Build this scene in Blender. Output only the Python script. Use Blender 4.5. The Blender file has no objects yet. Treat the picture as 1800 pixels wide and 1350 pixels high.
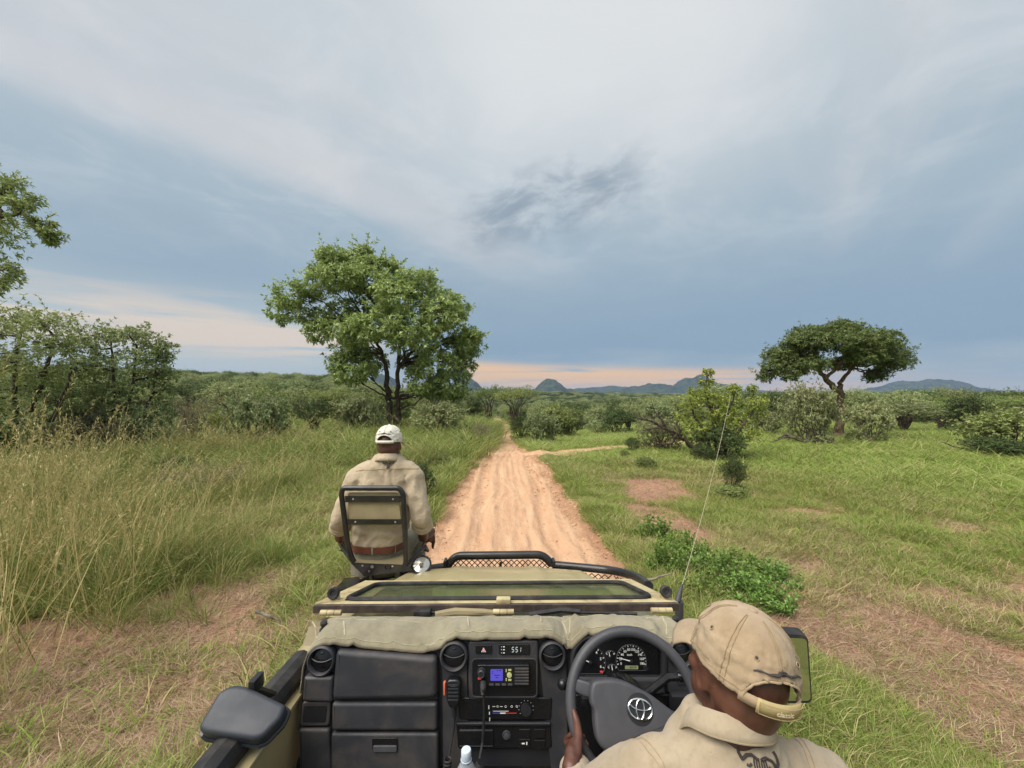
import bpy, bmesh, math, random
import numpy as np
from mathutils import Vector, Matrix, noise
R = math.radians
S = bpy.context.scene
COL = S.collection
rnd = random.Random(7)
NP = np.random.default_rng(11)

# ------------------------------------------------------------------ node helper
class G:
    def __init__(s, nt): s.nt = nt
    def n(s, t, ins=None, **kw):
        nd = s.nt.nodes.new(t)
        for k, v in kw.items(): setattr(nd, k, v)
        for k, v in (ins or {}).items():
            if isinstance(v, bpy.types.NodeSocket): s.nt.links.new(v, nd.inputs[k])
            else: nd.inputs[k].default_value = v
        return nd
    def m(s, op, a, b=0.0, c=0.0, clamp=False):
        return s.n('ShaderNodeMath', {0: a, 1: b, 2: c}, operation=op, use_clamp=clamp).outputs[0]
    def noise(s, vec, scale, detail=3.0, rough=0.55, dist=0.0, dims='3D'):
        return s.n('ShaderNodeTexNoise', {'Vector': vec, 'Scale': scale, 'Detail': detail, 'Roughness': rough, 'Distortion': dist}, noise_dimensions=dims).outputs[0]
    def mix(s, f, a, b, blend='MIX'):
        nd = s.n('ShaderNodeMix', data_type='RGBA', blend_type=blend, clamp_factor=True)
        for i, v in ((0, f), (6, a), (7, b)):
            if isinstance(v, bpy.types.NodeSocket): s.nt.links.new(v, nd.inputs[i])
            elif i == 0: nd.inputs[0].default_value = v
            else: nd.inputs[i].default_value = (*v[:3], 1)
        return nd.outputs[2]
    def mr(s, v, a, b, c=0.0, d=1.0, it='SMOOTHSTEP'):
        return s.n('ShaderNodeMapRange', {0: v, 1: a, 2: b, 3: c, 4: d}, interpolation_type=it).outputs[0]
    def band(s, v, a, b, c, d):
        return s.m('MULTIPLY', s.mr(v, a, b), s.mr(v, c, d, 1.0, 0.0))
    def ramp(s, f, stops):
        nd = s.n('ShaderNodeValToRGB', {0: f}); el = nd.color_ramp.elements
        while len(el) < len(stops): el.new(0.5)
        for e, (p, c) in zip(el, stops): e.position = p; e.color = (*c[:3], 1)
        return nd.outputs[0]
    def comb(s, x, y, z=0.0): return s.n('ShaderNodeCombineXYZ', {0: x, 1: y, 2: z}).outputs[0]
    def vm(s, op, a, b): 
        return s.n('ShaderNodeVectorMath', {0: a, 1: b}, operation=op).outputs[0]

def lin(r, g, b):
    f = lambda c: (c/255/12.92 if c/255 <= 0.04045 else ((c/255+0.055)/1.055)**2.4)
    return (f(r), f(g), f(b))

# ------------------------------------------------------------------ camera
H = 2.35                                   # eye height above the track
cam_d = bpy.data.cameras.new('camera'); cam = bpy.data.objects.new('camera', cam_d); COL.objects.link(cam)
cam.location = (0, 0, H); cam.rotation_euler = (R(90), 0, 0)
cam_d.sensor_width = 36; cam_d.lens = 13.56; cam_d.shift_y = 22/1800
cam_d.clip_start = 0.05; cam_d.clip_end = 40000
S.camera = cam

# ------------------------------------------------------------------ sky
SUN_EL, SUN_AZ = 56, 235                    # soft high light through the overcast, degrees (azimuth clockwise from +Y)
world = bpy.data.worlds.new('World'); S.world = world; world.use_nodes = True
nt = world.node_tree; nt.nodes.clear(); g = G(nt)
vec = g.n('ShaderNodeTexCoord').outputs['Generated']
sx = g.n('ShaderNodeSeparateXYZ', {0: vec})
X, Y, Z = sx.outputs
el = g.m('MULTIPLY', g.m('ARCSINE', Z), 57.2958)
az = g.m('MULTIPLY', g.m('ARCTAN2', X, Y), 57.2958)
zc = g.m('ADD', g.m('MAXIMUM', Z, 0.0), 0.10)
px = g.m('DIVIDE', X, zc); py = g.m('DIVIDE', Y, zc)
plane = g.comb(px, py, 0.0)
along = g.m('ADD', g.m('MULTIPLY', px, 0.60), g.m('MULTIPLY', py, 0.80))
across = g.m('SUBTRACT', g.m('MULTIPLY', px, 0.80), g.m('MULTIPLY', py, 0.60))
streak = g.noise(g.comb(g.m('MULTIPLY', along, 0.22), g.m('MULTIPLY', across, 0.95), 3.7), 1.0, 5.0, 0.5, 0.35)
soft = g.noise(plane, 0.55, 4.0, 0.5, 0.4)
fine = g.noise(plane, 2.6, 7.0, 0.62, 0.5)
elw = g.m('ADD', el, g.m('ADD', g.m('MULTIPLY', g.m('SUBTRACT', soft, 0.5), 9.0), g.m('MULTIPLY', g.m('SUBTRACT', fine, 0.5), 3.0)))
base = g.ramp(g.m('DIVIDE', elw, 90.0), [
    (0.0, lin(186, 191, 194)), (0.035, lin(164, 182, 193)), (0.075, lin(140, 165, 186)), (0.14, lin(149, 172, 190)),
    (0.23, lin(165, 184, 197)), (0.33, lin(182, 196, 205)), (0.45, lin(200, 209, 214)), (0.62, lin(216, 221, 223)), (1.0, (1.05, 1.06, 1.08))])
# pale and dark streaks of the high cloud sheet
hi = g.m('MULTIPLY', g.mr(streak, 0.50, 0.68), g.mr(el, 10, 24))
base = g.mix(g.m('MULTIPLY', hi, 0.62), base, lin(216, 215, 216))
lo = g.m('MULTIPLY', g.mr(streak, 0.50, 0.34), g.mr(el, 8, 18))
base = g.mix(g.m('MULTIPLY', lo, 0.16), base, lin(138, 157, 176))
base = g.mix(g.m('MULTIPLY', g.mr(fine, 0.42, 0.70), g.m('MULTIPLY', g.mr(el, 12, 30), 0.45)), base, lin(222, 225, 228))
base = g.mix(g.m('MULTIPLY', g.m('MULTIPLY', g.band(az, -24, 2, 22, 48), g.mr(el, 20, 42)), 0.7), base, lin(230, 232, 233))
# one long bright edge in the upper left
edge = g.m('ADD', across, g.m('MULTIPLY', g.m('SUBTRACT', soft, 0.5), 0.5))
ebr = g.m('MULTIPLY', g.band(edge, -1.66, -1.47, -1.45, -0.95), g.band(el, 15, 20, 34, 52))
base = g.mix(g.m('MULTIPLY', ebr, 0.35), base, lin(212, 212, 214))
# ragged dark cloud in the middle
els = g.m('SUBTRACT', el, g.m('MULTIPLY', az, 0.16))
wm = g.m('MULTIPLY', g.band(az, -18, 2, 10, 25), g.band(els, 18, 25, 26, 33))
wn = g.noise(g.comb(g.m('MULTIPLY', az, 0.13), g.m('MULTIPLY', els, 0.30), 4.6), 1.0, 9.0, 0.60, 0.35)
base = g.mix(g.m('MULTIPLY', g.mr(g.m('ADD', wn, g.m('MULTIPLY', wm, 0.16)), 0.50, 0.76), g.m('MULTIPLY', wm, 0.85)), base, lin(142, 157, 171))
# low bands: cream cloud to the left, clear strip, peach strip ahead
ln = g.noise(g.comb(g.m('MULTIPLY', az, 0.035), g.m('MULTIPLY', el, 0.42), 5.1), 1.0, 5.0, 0.55, 0.6)
lm = g.m('MULTIPLY', g.mr(az, -12, -30), g.mr(el, 15.5, 8.0))
base = g.mix(g.m('MULTIPLY', lm, 0.72), base, lin(196, 207, 208))
cream = g.m('MULTIPLY', g.m('MULTIPLY', g.mr(az, -14, -24), g.band(el, 3.6, 6.3, 8.0, 13.5)), g.mr(g.m('ADD', ln, g.m('MULTIPLY', g.band(el, 4.5, 6.3, 6.6, 9.0), 0.14)), 0.45, 0.62))
base = g.mix(g.m('MULTIPLY', cream, 0.9), base, lin(229, 213, 196))
pk = g.noise(g.comb(g.m('MULTIPLY', az, 0.05), g.m('MULTIPLY', el, 0.75), 2.2), 1.0, 4.0, 0.5, 0.5)
pm = g.m('MULTIPLY', g.band(az, -9, -5, 28, 54), g.band(g.m('ADD', el, g.m('MULTIPLY', az, 0.045)), 0.6, 2.0, 3.9, 5.6))
base = g.mix(g.m('MULTIPLY', pm, g.mr(pk, 0.28, 0.50)), base, lin(250, 204, 152))
base = g.mix(g.m('MULTIPLY', g.mr(el, 2.6, 0.4), g.m('MULTIPLY', g.band(az, -60, -30, 30, 50), 0.75)), base, lin(200, 190, 192))
clouds = g.n('ShaderNodeBackground', {'Color': base, 'Strength': 0.325})
sky = g.n('ShaderNodeTexSky', sky_type='NISHITA', sun_disc=False, sun_elevation=R(SUN_EL), sun_rotation=R(SUN_AZ), air_density=1.0, dust_density=2.0)
clear = g.n('ShaderNodeBackground', {'Color': sky.outputs[0], 'Strength': 0.05})
mixs = g.n('ShaderNodeMixShader', {0: 0.97, 1: clear.outputs[0], 2: clouds.outputs[0]})
g.n('ShaderNodeOutputWorld', {'Surface': mixs.outputs[0]})

sun_d = bpy.data.lights.new('sun', 'SUN'); sun_d.energy = 1.5; sun_d.angle = R(50); sun_d.color = (1.0, 0.95, 0.87)
sun = bpy.data.objects.new('sun', sun_d); COL.objects.link(sun)
_d = Vector((math.sin(R(SUN_AZ))*math.cos(R(SUN_EL)), math.cos(R(SUN_AZ))*math.cos(R(SUN_EL)), math.sin(R(SUN_EL))))
sun.rotation_euler = _d.to_track_quat('Z', 'Y').to_euler(); sun.location = (0, 0, 60)
S.view_settings.view_transform = 'Standard'; S.view_settings.look = 'None'
S.view_settings.exposure = 1.65; S.view_settings.gamma = 1.0; S.view_settings.use_curve_mapping = False
S.cycles.use_denoising = True
S.cycles.max_bounces = 6; S.cycles.diffuse_bounces = 3; S.cycles.glossy_bounces = 3; S.cycles.transmission_bounces = 4
S.cycles.volume_bounces = 0; S.cycles.transparent_max_bounces = 8

# ------------------------------------------------------------------ scene helpers
def tag(o, label=None, cat=None, group=None, kind=None):
    if label: o['label'] = label
    if cat: o['category'] = cat
    if group: o['group'] = group
    if kind: o['kind'] = kind
    return o
WL = {}
def empty(name, loc, label, cat, group=None):
    o = bpy.data.objects.new(name, None); COL.objects.link(o); o.location = loc
    WL[o.name] = Vector(loc)
    return tag(o, label, cat, group)
def link(name, me, parent=None):
    o = bpy.data.objects.new(name, me); COL.objects.link(o)
    if parent is not None: o.parent = parent
    return o
def np_mesh(name, V, F, mat=None, smooth=False, counts=None):
    """mesh from numpy arrays; F is (n, k)"""
    me = bpy.data.meshes.new(name); V = np.asarray(V, np.float32); F = np.asarray(F, np.int32)
    me.vertices.add(len(V)); me.vertices.foreach_set('co', V.ravel())
    n, k = F.shape
    me.loops.add(n*k); me.loops.foreach_set('vertex_index', F.ravel())
    me.polygons.add(n); me.polygons.foreach_set('loop_start', np.arange(0, n*k, k, dtype=np.int32))
    me.polygons.foreach_set('loop_total', np.full(n, k, np.int32))
    if smooth: me.polygons.foreach_set('use_smooth', np.ones(n, bool))
    me.update(calc_edges=True)
    if mat: me.materials.append(mat)
    return me
def _h(ix, iy, s):
    n = (ix*374761393 + iy*668265263 + s*974634777) & 0xffffffff
    n = ((n ^ (n >> 13))*1274126177) & 0xffffffff
    return ((n ^ (n >> 16)) & 0xffff)/65535.0
def vn(x, y, s=0):
    x = np.asarray(x, float); y = np.asarray(y, float)
    ix = np.floor(x).astype(np.int64); iy = np.floor(y).astype(np.int64); fx = x-ix; fy = y-iy
    fx = fx*fx*(3-2*fx); fy = fy*fy*(3-2*fy)
    return (_h(ix, iy, s)*(1-fx)+_h(ix+1, iy, s)*fx)*(1-fy)+(_h(ix, iy+1, s)*(1-fx)+_h(ix+1, iy+1, s)*fx)*fy
def fbm(x, y, s=0, o=4):
    t = 0; a = 0.5; w = 0
    for k in range(o): t = t+a*vn(np.asarray(x)*2**k+17*k, np.asarray(y)*2**k+5*k, s+k); w += a; a *= 0.5
    return t/w
def sst(a, b, v):
    t = np.clip((np.asarray(v, float)-a)/(b-a), 0, 1); return t*t*(3-2*t)

class MB:
    def __init__(s): s.v = []; s.f = []
    def add(s, vs, fs):
        b = len(s.v); s.v += [tuple(v) for v in vs]; s.f += [tuple(i+b for i in f) for f in fs]; return s
    def bm(s, b):
        b.verts.index_update(); return s.add([v.co.copy() for v in b.verts], [[v.index for v in f.verts] for f in b.faces])
    def box(s, c, d, bev=0.0, M=None, seg=2):
        b = bmesh.new(); bmesh.ops.create_cube(b, size=1)
        for v in b.verts: v.co = Vector((v.co.x*d[0], v.co.y*d[1], v.co.z*d[2]))
        if bev > 0: bmesh.ops.bevel(b, geom=b.edges[:], offset=bev, segments=seg, profile=0.6, affect='EDGES')
        T = Matrix.Translation(c) @ (M.to_4x4() if M else Matrix())
        for v in b.verts: v.co = T @ v.co
        s.bm(b); b.free(); return s
    def tube(s, pts, r, n=10, cap=True, up=None):
        pts = [Vector(p) for p in pts]; k = len(pts)
        rs = r if isinstance(r, (list, tuple)) else [r]*k
        t0 = (pts[1]-pts[0]).normalized(); u = t0.orthogonal().normalized() if up is None else (Vector(up)-t0*t0.dot(Vector(up))).normalized()
        vs = []
        for i, p in enumerate(pts):
            t = (pts[min(i+1, k-1)]-pts[max(i-1, 0)]).normalized()
            u = (u-t*u.dot(t)).normalized(); w = t.cross(u)
            vs += [p+(u*math.cos(2*math.pi*j/n)+w*math.sin(2*math.pi*j/n))*rs[i] for j in range(n)]
        fs = [(i*n+j, i*n+(j+1) % n, (i+1)*n+(j+1) % n, (i+1)*n+j) for i in range(k-1) for j in range(n)]
        if cap: fs += [tuple(range(n-1, -1, -1)), tuple((k-1)*n+j for j in range(n))]
        return s.add(vs, fs)
    def ring(s, c, a, b, r, n=32, m=8, t0=0, t1=2*math.pi):
        """torus (or arc) through c + a cos + b sin"""
        c = Vector(c); a = Vector(a); b = Vector(b); full = abs(t1-t0-2*math.pi) < 1e-6
        k = n if full else n+1
        nrm = a.cross(b).normalized(); vs = []
        for i in range(k):
            t = t0+(t1-t0)*i/n; p = c+a*math.cos(t)+b*math.sin(t)
            tan = (-a*math.sin(t)+b*math.cos(t)).normalized(); o = tan.cross(nrm)
            vs += [p+(o*math.cos(2*math.pi*j/m)+nrm*math.sin(2*math.pi*j/m))*r for j in range(m)]
        fs = [(i % k*m+j, i % k*m+(j+1) % m, (i+1) % k*m+(j+1) % m, (i+1) % k*m+j) for i in range(n) for j in range(m)]
        return s.add(vs, fs)
    def lathe(s, prof, c, ax, n=24, ux=None):
        """prof = [(radius, height along ax)]"""
        c = Vector(c); ax = Vector(ax).normalized(); u = ax.orthogonal().normalized() if ux is None else Vector(ux); w = ax.cross(u)
        vs = []
        for (r, h) in prof: vs += [c+ax*h+(u*math.cos(2*math.pi*j/n)+w*math.sin(2*math.pi*j/n))*max(r, 1e-5) for j in range(n)]
        k = len(prof)
        fs = [(i*n+j, i*n+(j+1) % n, (i+1)*n+(j+1) % n, (i+1)*n+j) for i in range(k-1) for j in range(n)]
        fs += [tuple(range(n-1, -1, -1)), tuple((k-1)*n+j for j in range(n))]
        return s.add(vs, fs)
    def prism(s, poly, ext, bev=0.0, seg=2):
        """poly 3D outline, extruded by vector ext; bevels the far edge"""
        e = Vector(ext)
        if bev > 0:                                        # rounded far edge: rings drawn in along the outline's own normals
            P = [Vector(p) for p in poly]; n = len(P); ax = e.normalized(); L = e.length; bz = min(bev, L*.95); cen = sum(P, Vector())/n; sg = 1 if sum((P[i]-cen).cross(P[(i+1) % n]-cen).dot(ax) for i in range(n)) > 0 else -1; inn = []
            for i in range(n):
                a = (P[i]-P[i-1]); c = (P[(i+1) % n]-P[i]); a = a.normalized() if a.length > 1e-7 else c.normalized(); c = c.normalized() if c.length > 1e-7 else a
                nn = (ax.cross(a)+ax.cross(c))*sg; nn = nn.normalized() if nn.length > 1e-6 else ax.cross(a)*sg; inn.append(nn/max(.5, nn.dot(ax.cross(a)*sg)))
            rings = [P]+[[P[i]+e*(1-bz/L+bz/L*math.sin(t))+inn[i]*bev*(1-math.cos(t)) for i in range(n)] for t in [k*math.pi/2/seg for k in range(seg+1)]]
            return s.loft(rings)
        b = bmesh.new()
        lo = [b.verts.new(Vector(p)) for p in poly]; hi = [b.verts.new(Vector(p)+e) for p in poly]; n = len(poly)
        b.faces.new(lo[::-1]); top = b.faces.new(hi)
        for i in range(n): b.faces.new((lo[i], lo[(i+1) % n], hi[(i+1) % n], hi[i]))
        s.bm(b); b.free(); return s
    def ell(s, c, r, M=None, sub=3):
        b = bmesh.new(); bmesh.ops.create_icosphere(b, subdivisions=sub, radius=1)
        T = Matrix.Translation(c) @ (M.to_4x4() if M else Matrix()) @ Matrix.Diagonal((*r, 1))
        for v in b.verts: v.co = T @ v.co
        s.bm(b); b.free(); return s
    def loft(s, rings, cap=True):
        n = len(rings[0]); vs = [p for q in rings for p in q]; k = len(rings)
        fs = [(i*n+j, i*n+(j+1) % n, (i+1)*n+(j+1) % n, (i+1)*n+j) for i in range(k-1) for j in range(n)]
        if cap: fs += [tuple(range(n-1, -1, -1)), tuple((k-1)*n+j for j in range(n))]
        return s.add(vs, fs)
    def grid(s, rows):
        n = len(rows[0]); return s.add([p for q in rows for p in q], [(i*n+j, i*n+j+1, (i+1)*n+j+1, (i+1)*n+j) for i in range(len(rows)-1) for j in range(n-1)])
    def mesh(s, name, mat, off=(0, 0, 0), smooth=True, ang=35):
        me = bpy.data.meshes.new(name); o = Vector(off)
        me.from_pydata([tuple(Vector(v)-o) for v in s.v], [], s.f)
        b = bmesh.new(); b.from_mesh(me); bmesh.ops.recalc_face_normals(b, faces=b.faces[:]); b.to_mesh(me); b.free()
        me.materials.append(mat)
        if smooth:
            me.polygons.foreach_set('use_smooth', np.array([len(p.vertices) < 7 for p in me.polygons], bool)); me.set_sharp_from_angle(angle=R(ang))
        return me
    def part(s, name, mat, parent, smooth=True, ang=35, label=None):
        w = WL[parent.name]; o = link(name, s.mesh(name, mat, w, smooth, ang), parent); WL[o.name] = w
        if label: o['label'] = label
        return o
    def thing(s, name, mat, loc, label, cat, group=None, kind=None, ang=35):
        o = link(name, s.mesh(name, mat, loc, True, ang)); o.location = loc; WL[o.name] = Vector(loc)
        return tag(o, label, cat, group, kind)

# ------------------------------------------------------------------ materials
def mat_new(name):
    m = bpy.data.materials.new(name); m.use_nodes = True; m.node_tree.nodes.clear(); return m, G(m.node_tree)
def mat(name, col, rough=0.6, metal=0.0, var=0.15, scale=30.0, bump=0.0, bscale=200.0, dirt=None, dirt_amt=0.0, dirt_scale=6.0, coat=0.0, spec=0.5, sheen=0.0, stretch=None):
    m, g = mat_new(name); co = g.n('ShaderNodeTexCoord').outputs['Object']
    if stretch: co = g.vm('MULTIPLY', co, stretch)
    f = g.noise(co, scale, 4.0, 0.6)
    c = g.mix(g.mr(f, 0.3, 0.7), tuple(x*(1-var) for x in col), tuple(min(1, x*(1+var)) for x in col))
    if dirt:
        d = g.noise(co, dirt_scale, 6.0, 0.65, 0.4)
        c = g.mix(g.m('MULTIPLY', g.mr(d, 0.42, 0.68), dirt_amt), c, dirt)
    rr = g.mr(g.noise(co, scale*0.6, 3.0), 0.3, 0.7, max(0, rough-0.08), min(1, rough+0.1))
    p = g.n('ShaderNodeBsdfPrincipled', {'Base Color': c, 'Roughness': rr, 'Metallic': metal, 'Coat Weight': coat, 'Specular IOR Level': spec, 'Sheen Weight': sheen})
    if bump > 0:
        b = g.n('ShaderNodeBump', {'Strength': bump, 'Distance': 0.002, 'Height': g.noise(co, bscale, 3.0, 0.6)})
        m.node_tree.links.new(b.outputs[0], p.inputs['Normal'])
    g.n('ShaderNodeOutputMaterial', {'Surface': p.outputs[0]}); return m
def mat_emit(name, col, s):
    m, g = mat_new(name); e = g.n('ShaderNodeEmission', {'Color': (*col, 1), 'Strength': s}); g.n('ShaderNodeOutputMaterial', {'Surface': e.outputs[0]}); return m
def mat_leaf(name, a, b, c, transl=0.3, patch=0.0):
    """leaf colours a..b picked leaf by leaf, some c; a little light comes through"""
    m, g = mat_new(name); isl = g.n('ShaderNodeNewGeometry').outputs['Random Per Island']
    ob = g.n('ShaderNodeObjectInfo').outputs['Random']
    col = g.mix(isl, a, b)
    col = g.mix(g.mr(g.m('FRACT', g.m('MULTIPLY', isl, 17.31)), 0.80, 0.95), col, c)
    hs = g.n('ShaderNodeHueSaturation', {'Color': col, 'Hue': g.m('ADD', 0.485, g.m('MULTIPLY', ob, 0.03)), 'Value': g.m('ADD', 0.82, g.m('MULTIPLY', g.m('FRACT', g.m('MULTIPLY', ob, 7.7)), 0.36)), 'Saturation': 1.0})
    p = g.n('ShaderNodeBsdfPrincipled', {'Base Color': hs.outputs[0], 'Roughness': 0.55, 'Specular IOR Level': 0.35})
    t = g.n('ShaderNodeBsdfTranslucent', {'Color': hs.outputs[0]})
    x = g.n('ShaderNodeMixShader', {0: transl, 1: p.outputs[0], 2: t.outputs[0]})
    g.n('ShaderNodeOutputMaterial', {'Surface': x.outputs[0]}); return m
# ------------------------------------------------------------------ the land
def road_c(y):
    return np.interp(y, [-30, 0, 5, 8, 13, 17, 26, 54, 90, 126, 200], [0, 0.0, 0.12, -0.08, -0.15, -0.20, -0.45, -1.15, -2.4, -4.4, -10])
def road_w(y):
    return np.interp(y, [0, 5.7, 7.3, 9.4, 13, 17, 24, 40, 130], [1.6, 1.58, 1.5, 1.42, 1.32, 1.15, 1.0, 1.3, 1.5])
def track_c(x):                                                # faint track crossing to the right, y as a function of x
    return np.interp(x, [-12, -3.2, -1.2, 0.8, 1.6, 2.4, 3.2, 4.6, 6.2, 9.5, 20], [15.2, 16.4, 16.9, 15.6, 16.6, 18.2, 19.3, 20.6, 21.7, 23.2, 27])
def ground_h(x, y):
    x = np.asarray(x, float); y = np.asarray(y, float); r = np.hypot(x, y); a = np.arctan2(x, y)
    f = np.maximum(0, r-15); wc = np.exp(-((a-0.10)/0.30)**2)
    down = -14*(1-np.exp(-f*0.075/14))*wc - 3.5*(1-np.exp(-f*0.03/3.5))*(1-wc)*(a > 0) - 1.0*(1-np.exp(-f*0.02))*(1-wc)*(a <= 0)
    wl = sst(-0.22, -0.42, a)*(1-0.45*sst(-0.95, -1.4, a)); rise = wl*13.5*sst(55, 330, r)
    far = (5+17*np.exp(-((a-0.06)/0.27)**2))*sst(250, 1100, r)
    big = (fbm(x/38, y/38, 3)-0.5)*1.2*sst(25, 90, r)+(fbm(x/260, y/260, 9)-0.5)*9*sst(200, 700, r)
    sm = (fbm(x/2.6, y/2.6, 21)-0.5)*0.16*sst(1.6, 3.2, np.abs(x-road_c(y))) + (fbm(x/0.5, y/0.5, 31)-0.5)*0.05
    d = np.abs(x-road_c(y))-road_w(y)
    bank = 0.10*np.exp(-((d-0.35)/0.45)**2)
    return down+rise+far+big+sm*(r < 120)+bank*(r < 130)
def on_road(x, y):
    return np.abs(x-road_c(y))-road_w(y)-(fbm(x*1.3, y*1.3, 44)-0.5)*0.55
def on_track(x, y):
    return np.where((x > -3.4) & (x < 12), np.abs(y-track_c(x))-0.95-(fbm(x*1.1, y*1.1, 45)-0.5)*0.9, 9.0)
def bare(x, y):
    """0 grassy .. 1 open soil"""
    n = fbm(x*0.75, y*0.75, 55, 5); b = np.zeros_like(np.asarray(x, float))
    spots = [(-2.75, 3.9, 0.9, 0.8, 1.0), (-2.9, 2.9, 1.3, 0.8, 1.0), (-3.3, 6.2, 1.0, 0.9, .55), (3.7, 8.8, 0.9, 1.5, 0.52), (2.85, 3.7, 0.75, 1.0, 1.0), (3.4, 2.7, 1.3, 0.7, 1.0),
             (2.3, 5.0, 0.5, 0.7, 0.8), (4.9, 4.2, 1.6, 1.0, 0.6), (3.2, 6.6, 0.6, 1.0, 0.5), (6.2, 6.2, 2.0, 1.2, 0.35), (-1.9, 6.2, .5, .9, .8), (4.6, 11, 1.5, 1.2, .25), (-4.4, 3.3, 1.2, 0.6, .8), (-2.0, 4.6, .5, 1.2, .8), (-3.6, 4.9, 1.0, .8, .75), (-3.0, 7.6, .9, .7, .5), (5.2, 3.2, 1.8, .7, .8), (4.2, 5.6, 1.2, .8, .6), (7.5, 4.6, 1.8, 1.0, .75), (4.0, 3.4, 1.2, .8, .9), (3.0, 7.6, .6, 1.0, .7), (5.4, 7.4, 1.4, .8, .5), (9, 7, 2, 1, .2), (2.2, 2.5, .6, .5, .7), (-2.1, 2.4, .8, .4, .9), (6.5, 9, 2, 1, .15)]
    for (cx, cy, rx, ry, k) in spots: b = np.maximum(b, k*np.exp(-(((x-cx)/rx)**2+((y-cy)/ry)**2)*0.8))
    return np.clip(b*1.1+(n-0.52)*2.3*np.clip(b*2+0.25, 0, 1), 0, 1)

def build_ground():
    A = np.concatenate([np.linspace(-66, 66, 330, endpoint=False), np.linspace(66, 294, 76, endpoint=False)]); A = np.radians(A)
    Rr = np.concatenate([[0.0], np.geomspace(0.5, 60, 250), np.geomspace(61, 6500, 110)[0:]])
    a, r = np.meshgrid(A, Rr); x = (r*np.sin(a)).ravel(); y = (r*np.cos(a)).ravel()
    z = ground_h(x, y)
    z = z-0.24*sst(0.08, -0.25, on_road(x, y))*(np.hypot(x, y) < 140)-0.05*sst(0.05, -0.15, on_track(x, y))
    n = len(A); k = len(Rr); i = np.arange(k-1)[:, None]; j = np.arange(n)[None]; j2 = (j+1) % n
    F = np.stack(np.broadcast_arrays(i*n+j, (i+1)*n+j, (i+1)*n+j2, i*n+j2), -1).reshape(-1, 4)
    m, g = mat_new('bush_soil')
    at = g.n('ShaderNodeAttribute', attribute_name='bare').outputs['Fac']
    pos = g.n('ShaderNodeNewGeometry').outputs['Position']; dist = g.vm('MULTIPLY', pos, (1, 1, 0.2))
    n1 = g.noise(pos, 1.1, 6, 0.62); n2 = g.noise(pos, 14, 5, 0.65); n3 = g.noise(pos, 70, 3, 0.6); n0 = g.noise(pos, 0.045, 6, 0.6)
    soil = g.mix(g.mr(n2, 0.35, 0.68), lin(144, 106, 86), lin(178, 138, 114))
    soil = g.mix(g.mr(n3, 0.58, 0.72), soil, lin(196, 180, 150))
    soil = g.mix(g.mr(n3, 0.40, 0.30), soil, lin(96, 72, 56))
    turf = g.mix(g.mr(n2, 0.32, 0.66), lin(78, 84, 40), lin(128, 124, 74))
    turf = g.mix(g.mr(n3, 0.56, 0.70), turf, lin(176, 160, 116))
    near = g.mix(g.mr(g.m('ADD', at, g.m('MULTIPLY', g.m('SUBTRACT', n2, 0.5), 0.9)), 0.25, 0.62), turf, soil)
    bushc = g.mix(g.mr(n0, 0.38, 0.64), lin(58, 70, 40), lin(96, 104, 62))
    ln = g.n('ShaderNodeVectorMath', {0: pos}, operation='LENGTH').outputs['Value']
    col = g.mix(g.mr(ln, 90, 260), near, bushc)
    b = g.n('ShaderNodeBump', {'Strength': 0.6, 'Distance': 0.03, 'Height': g.m('ADD', n2, g.m('MULTIPLY', n3, 0.5))})
    p = g.n('ShaderNodeBsdfPrincipled', {'Base Color': col, 'Roughness': 0.9, 'Specular IOR Level': 0.15, 'Normal': b.outputs[0]})
    g.n('ShaderNodeOutputMaterial', {'Surface': p.outputs[0]})
    me = np_mesh('ground', np.stack([x, y, z], 1), F, m, True)
    at = me.attributes.new('bare', 'FLOAT', 'POINT'); at.data.foreach_set('value', bare(x, y).astype(np.float32))
    tag(link('ground', me), 'grassy bushveld ground with patches of open pinkish soil', 'ground', kind='structure')
build_ground()

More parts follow.
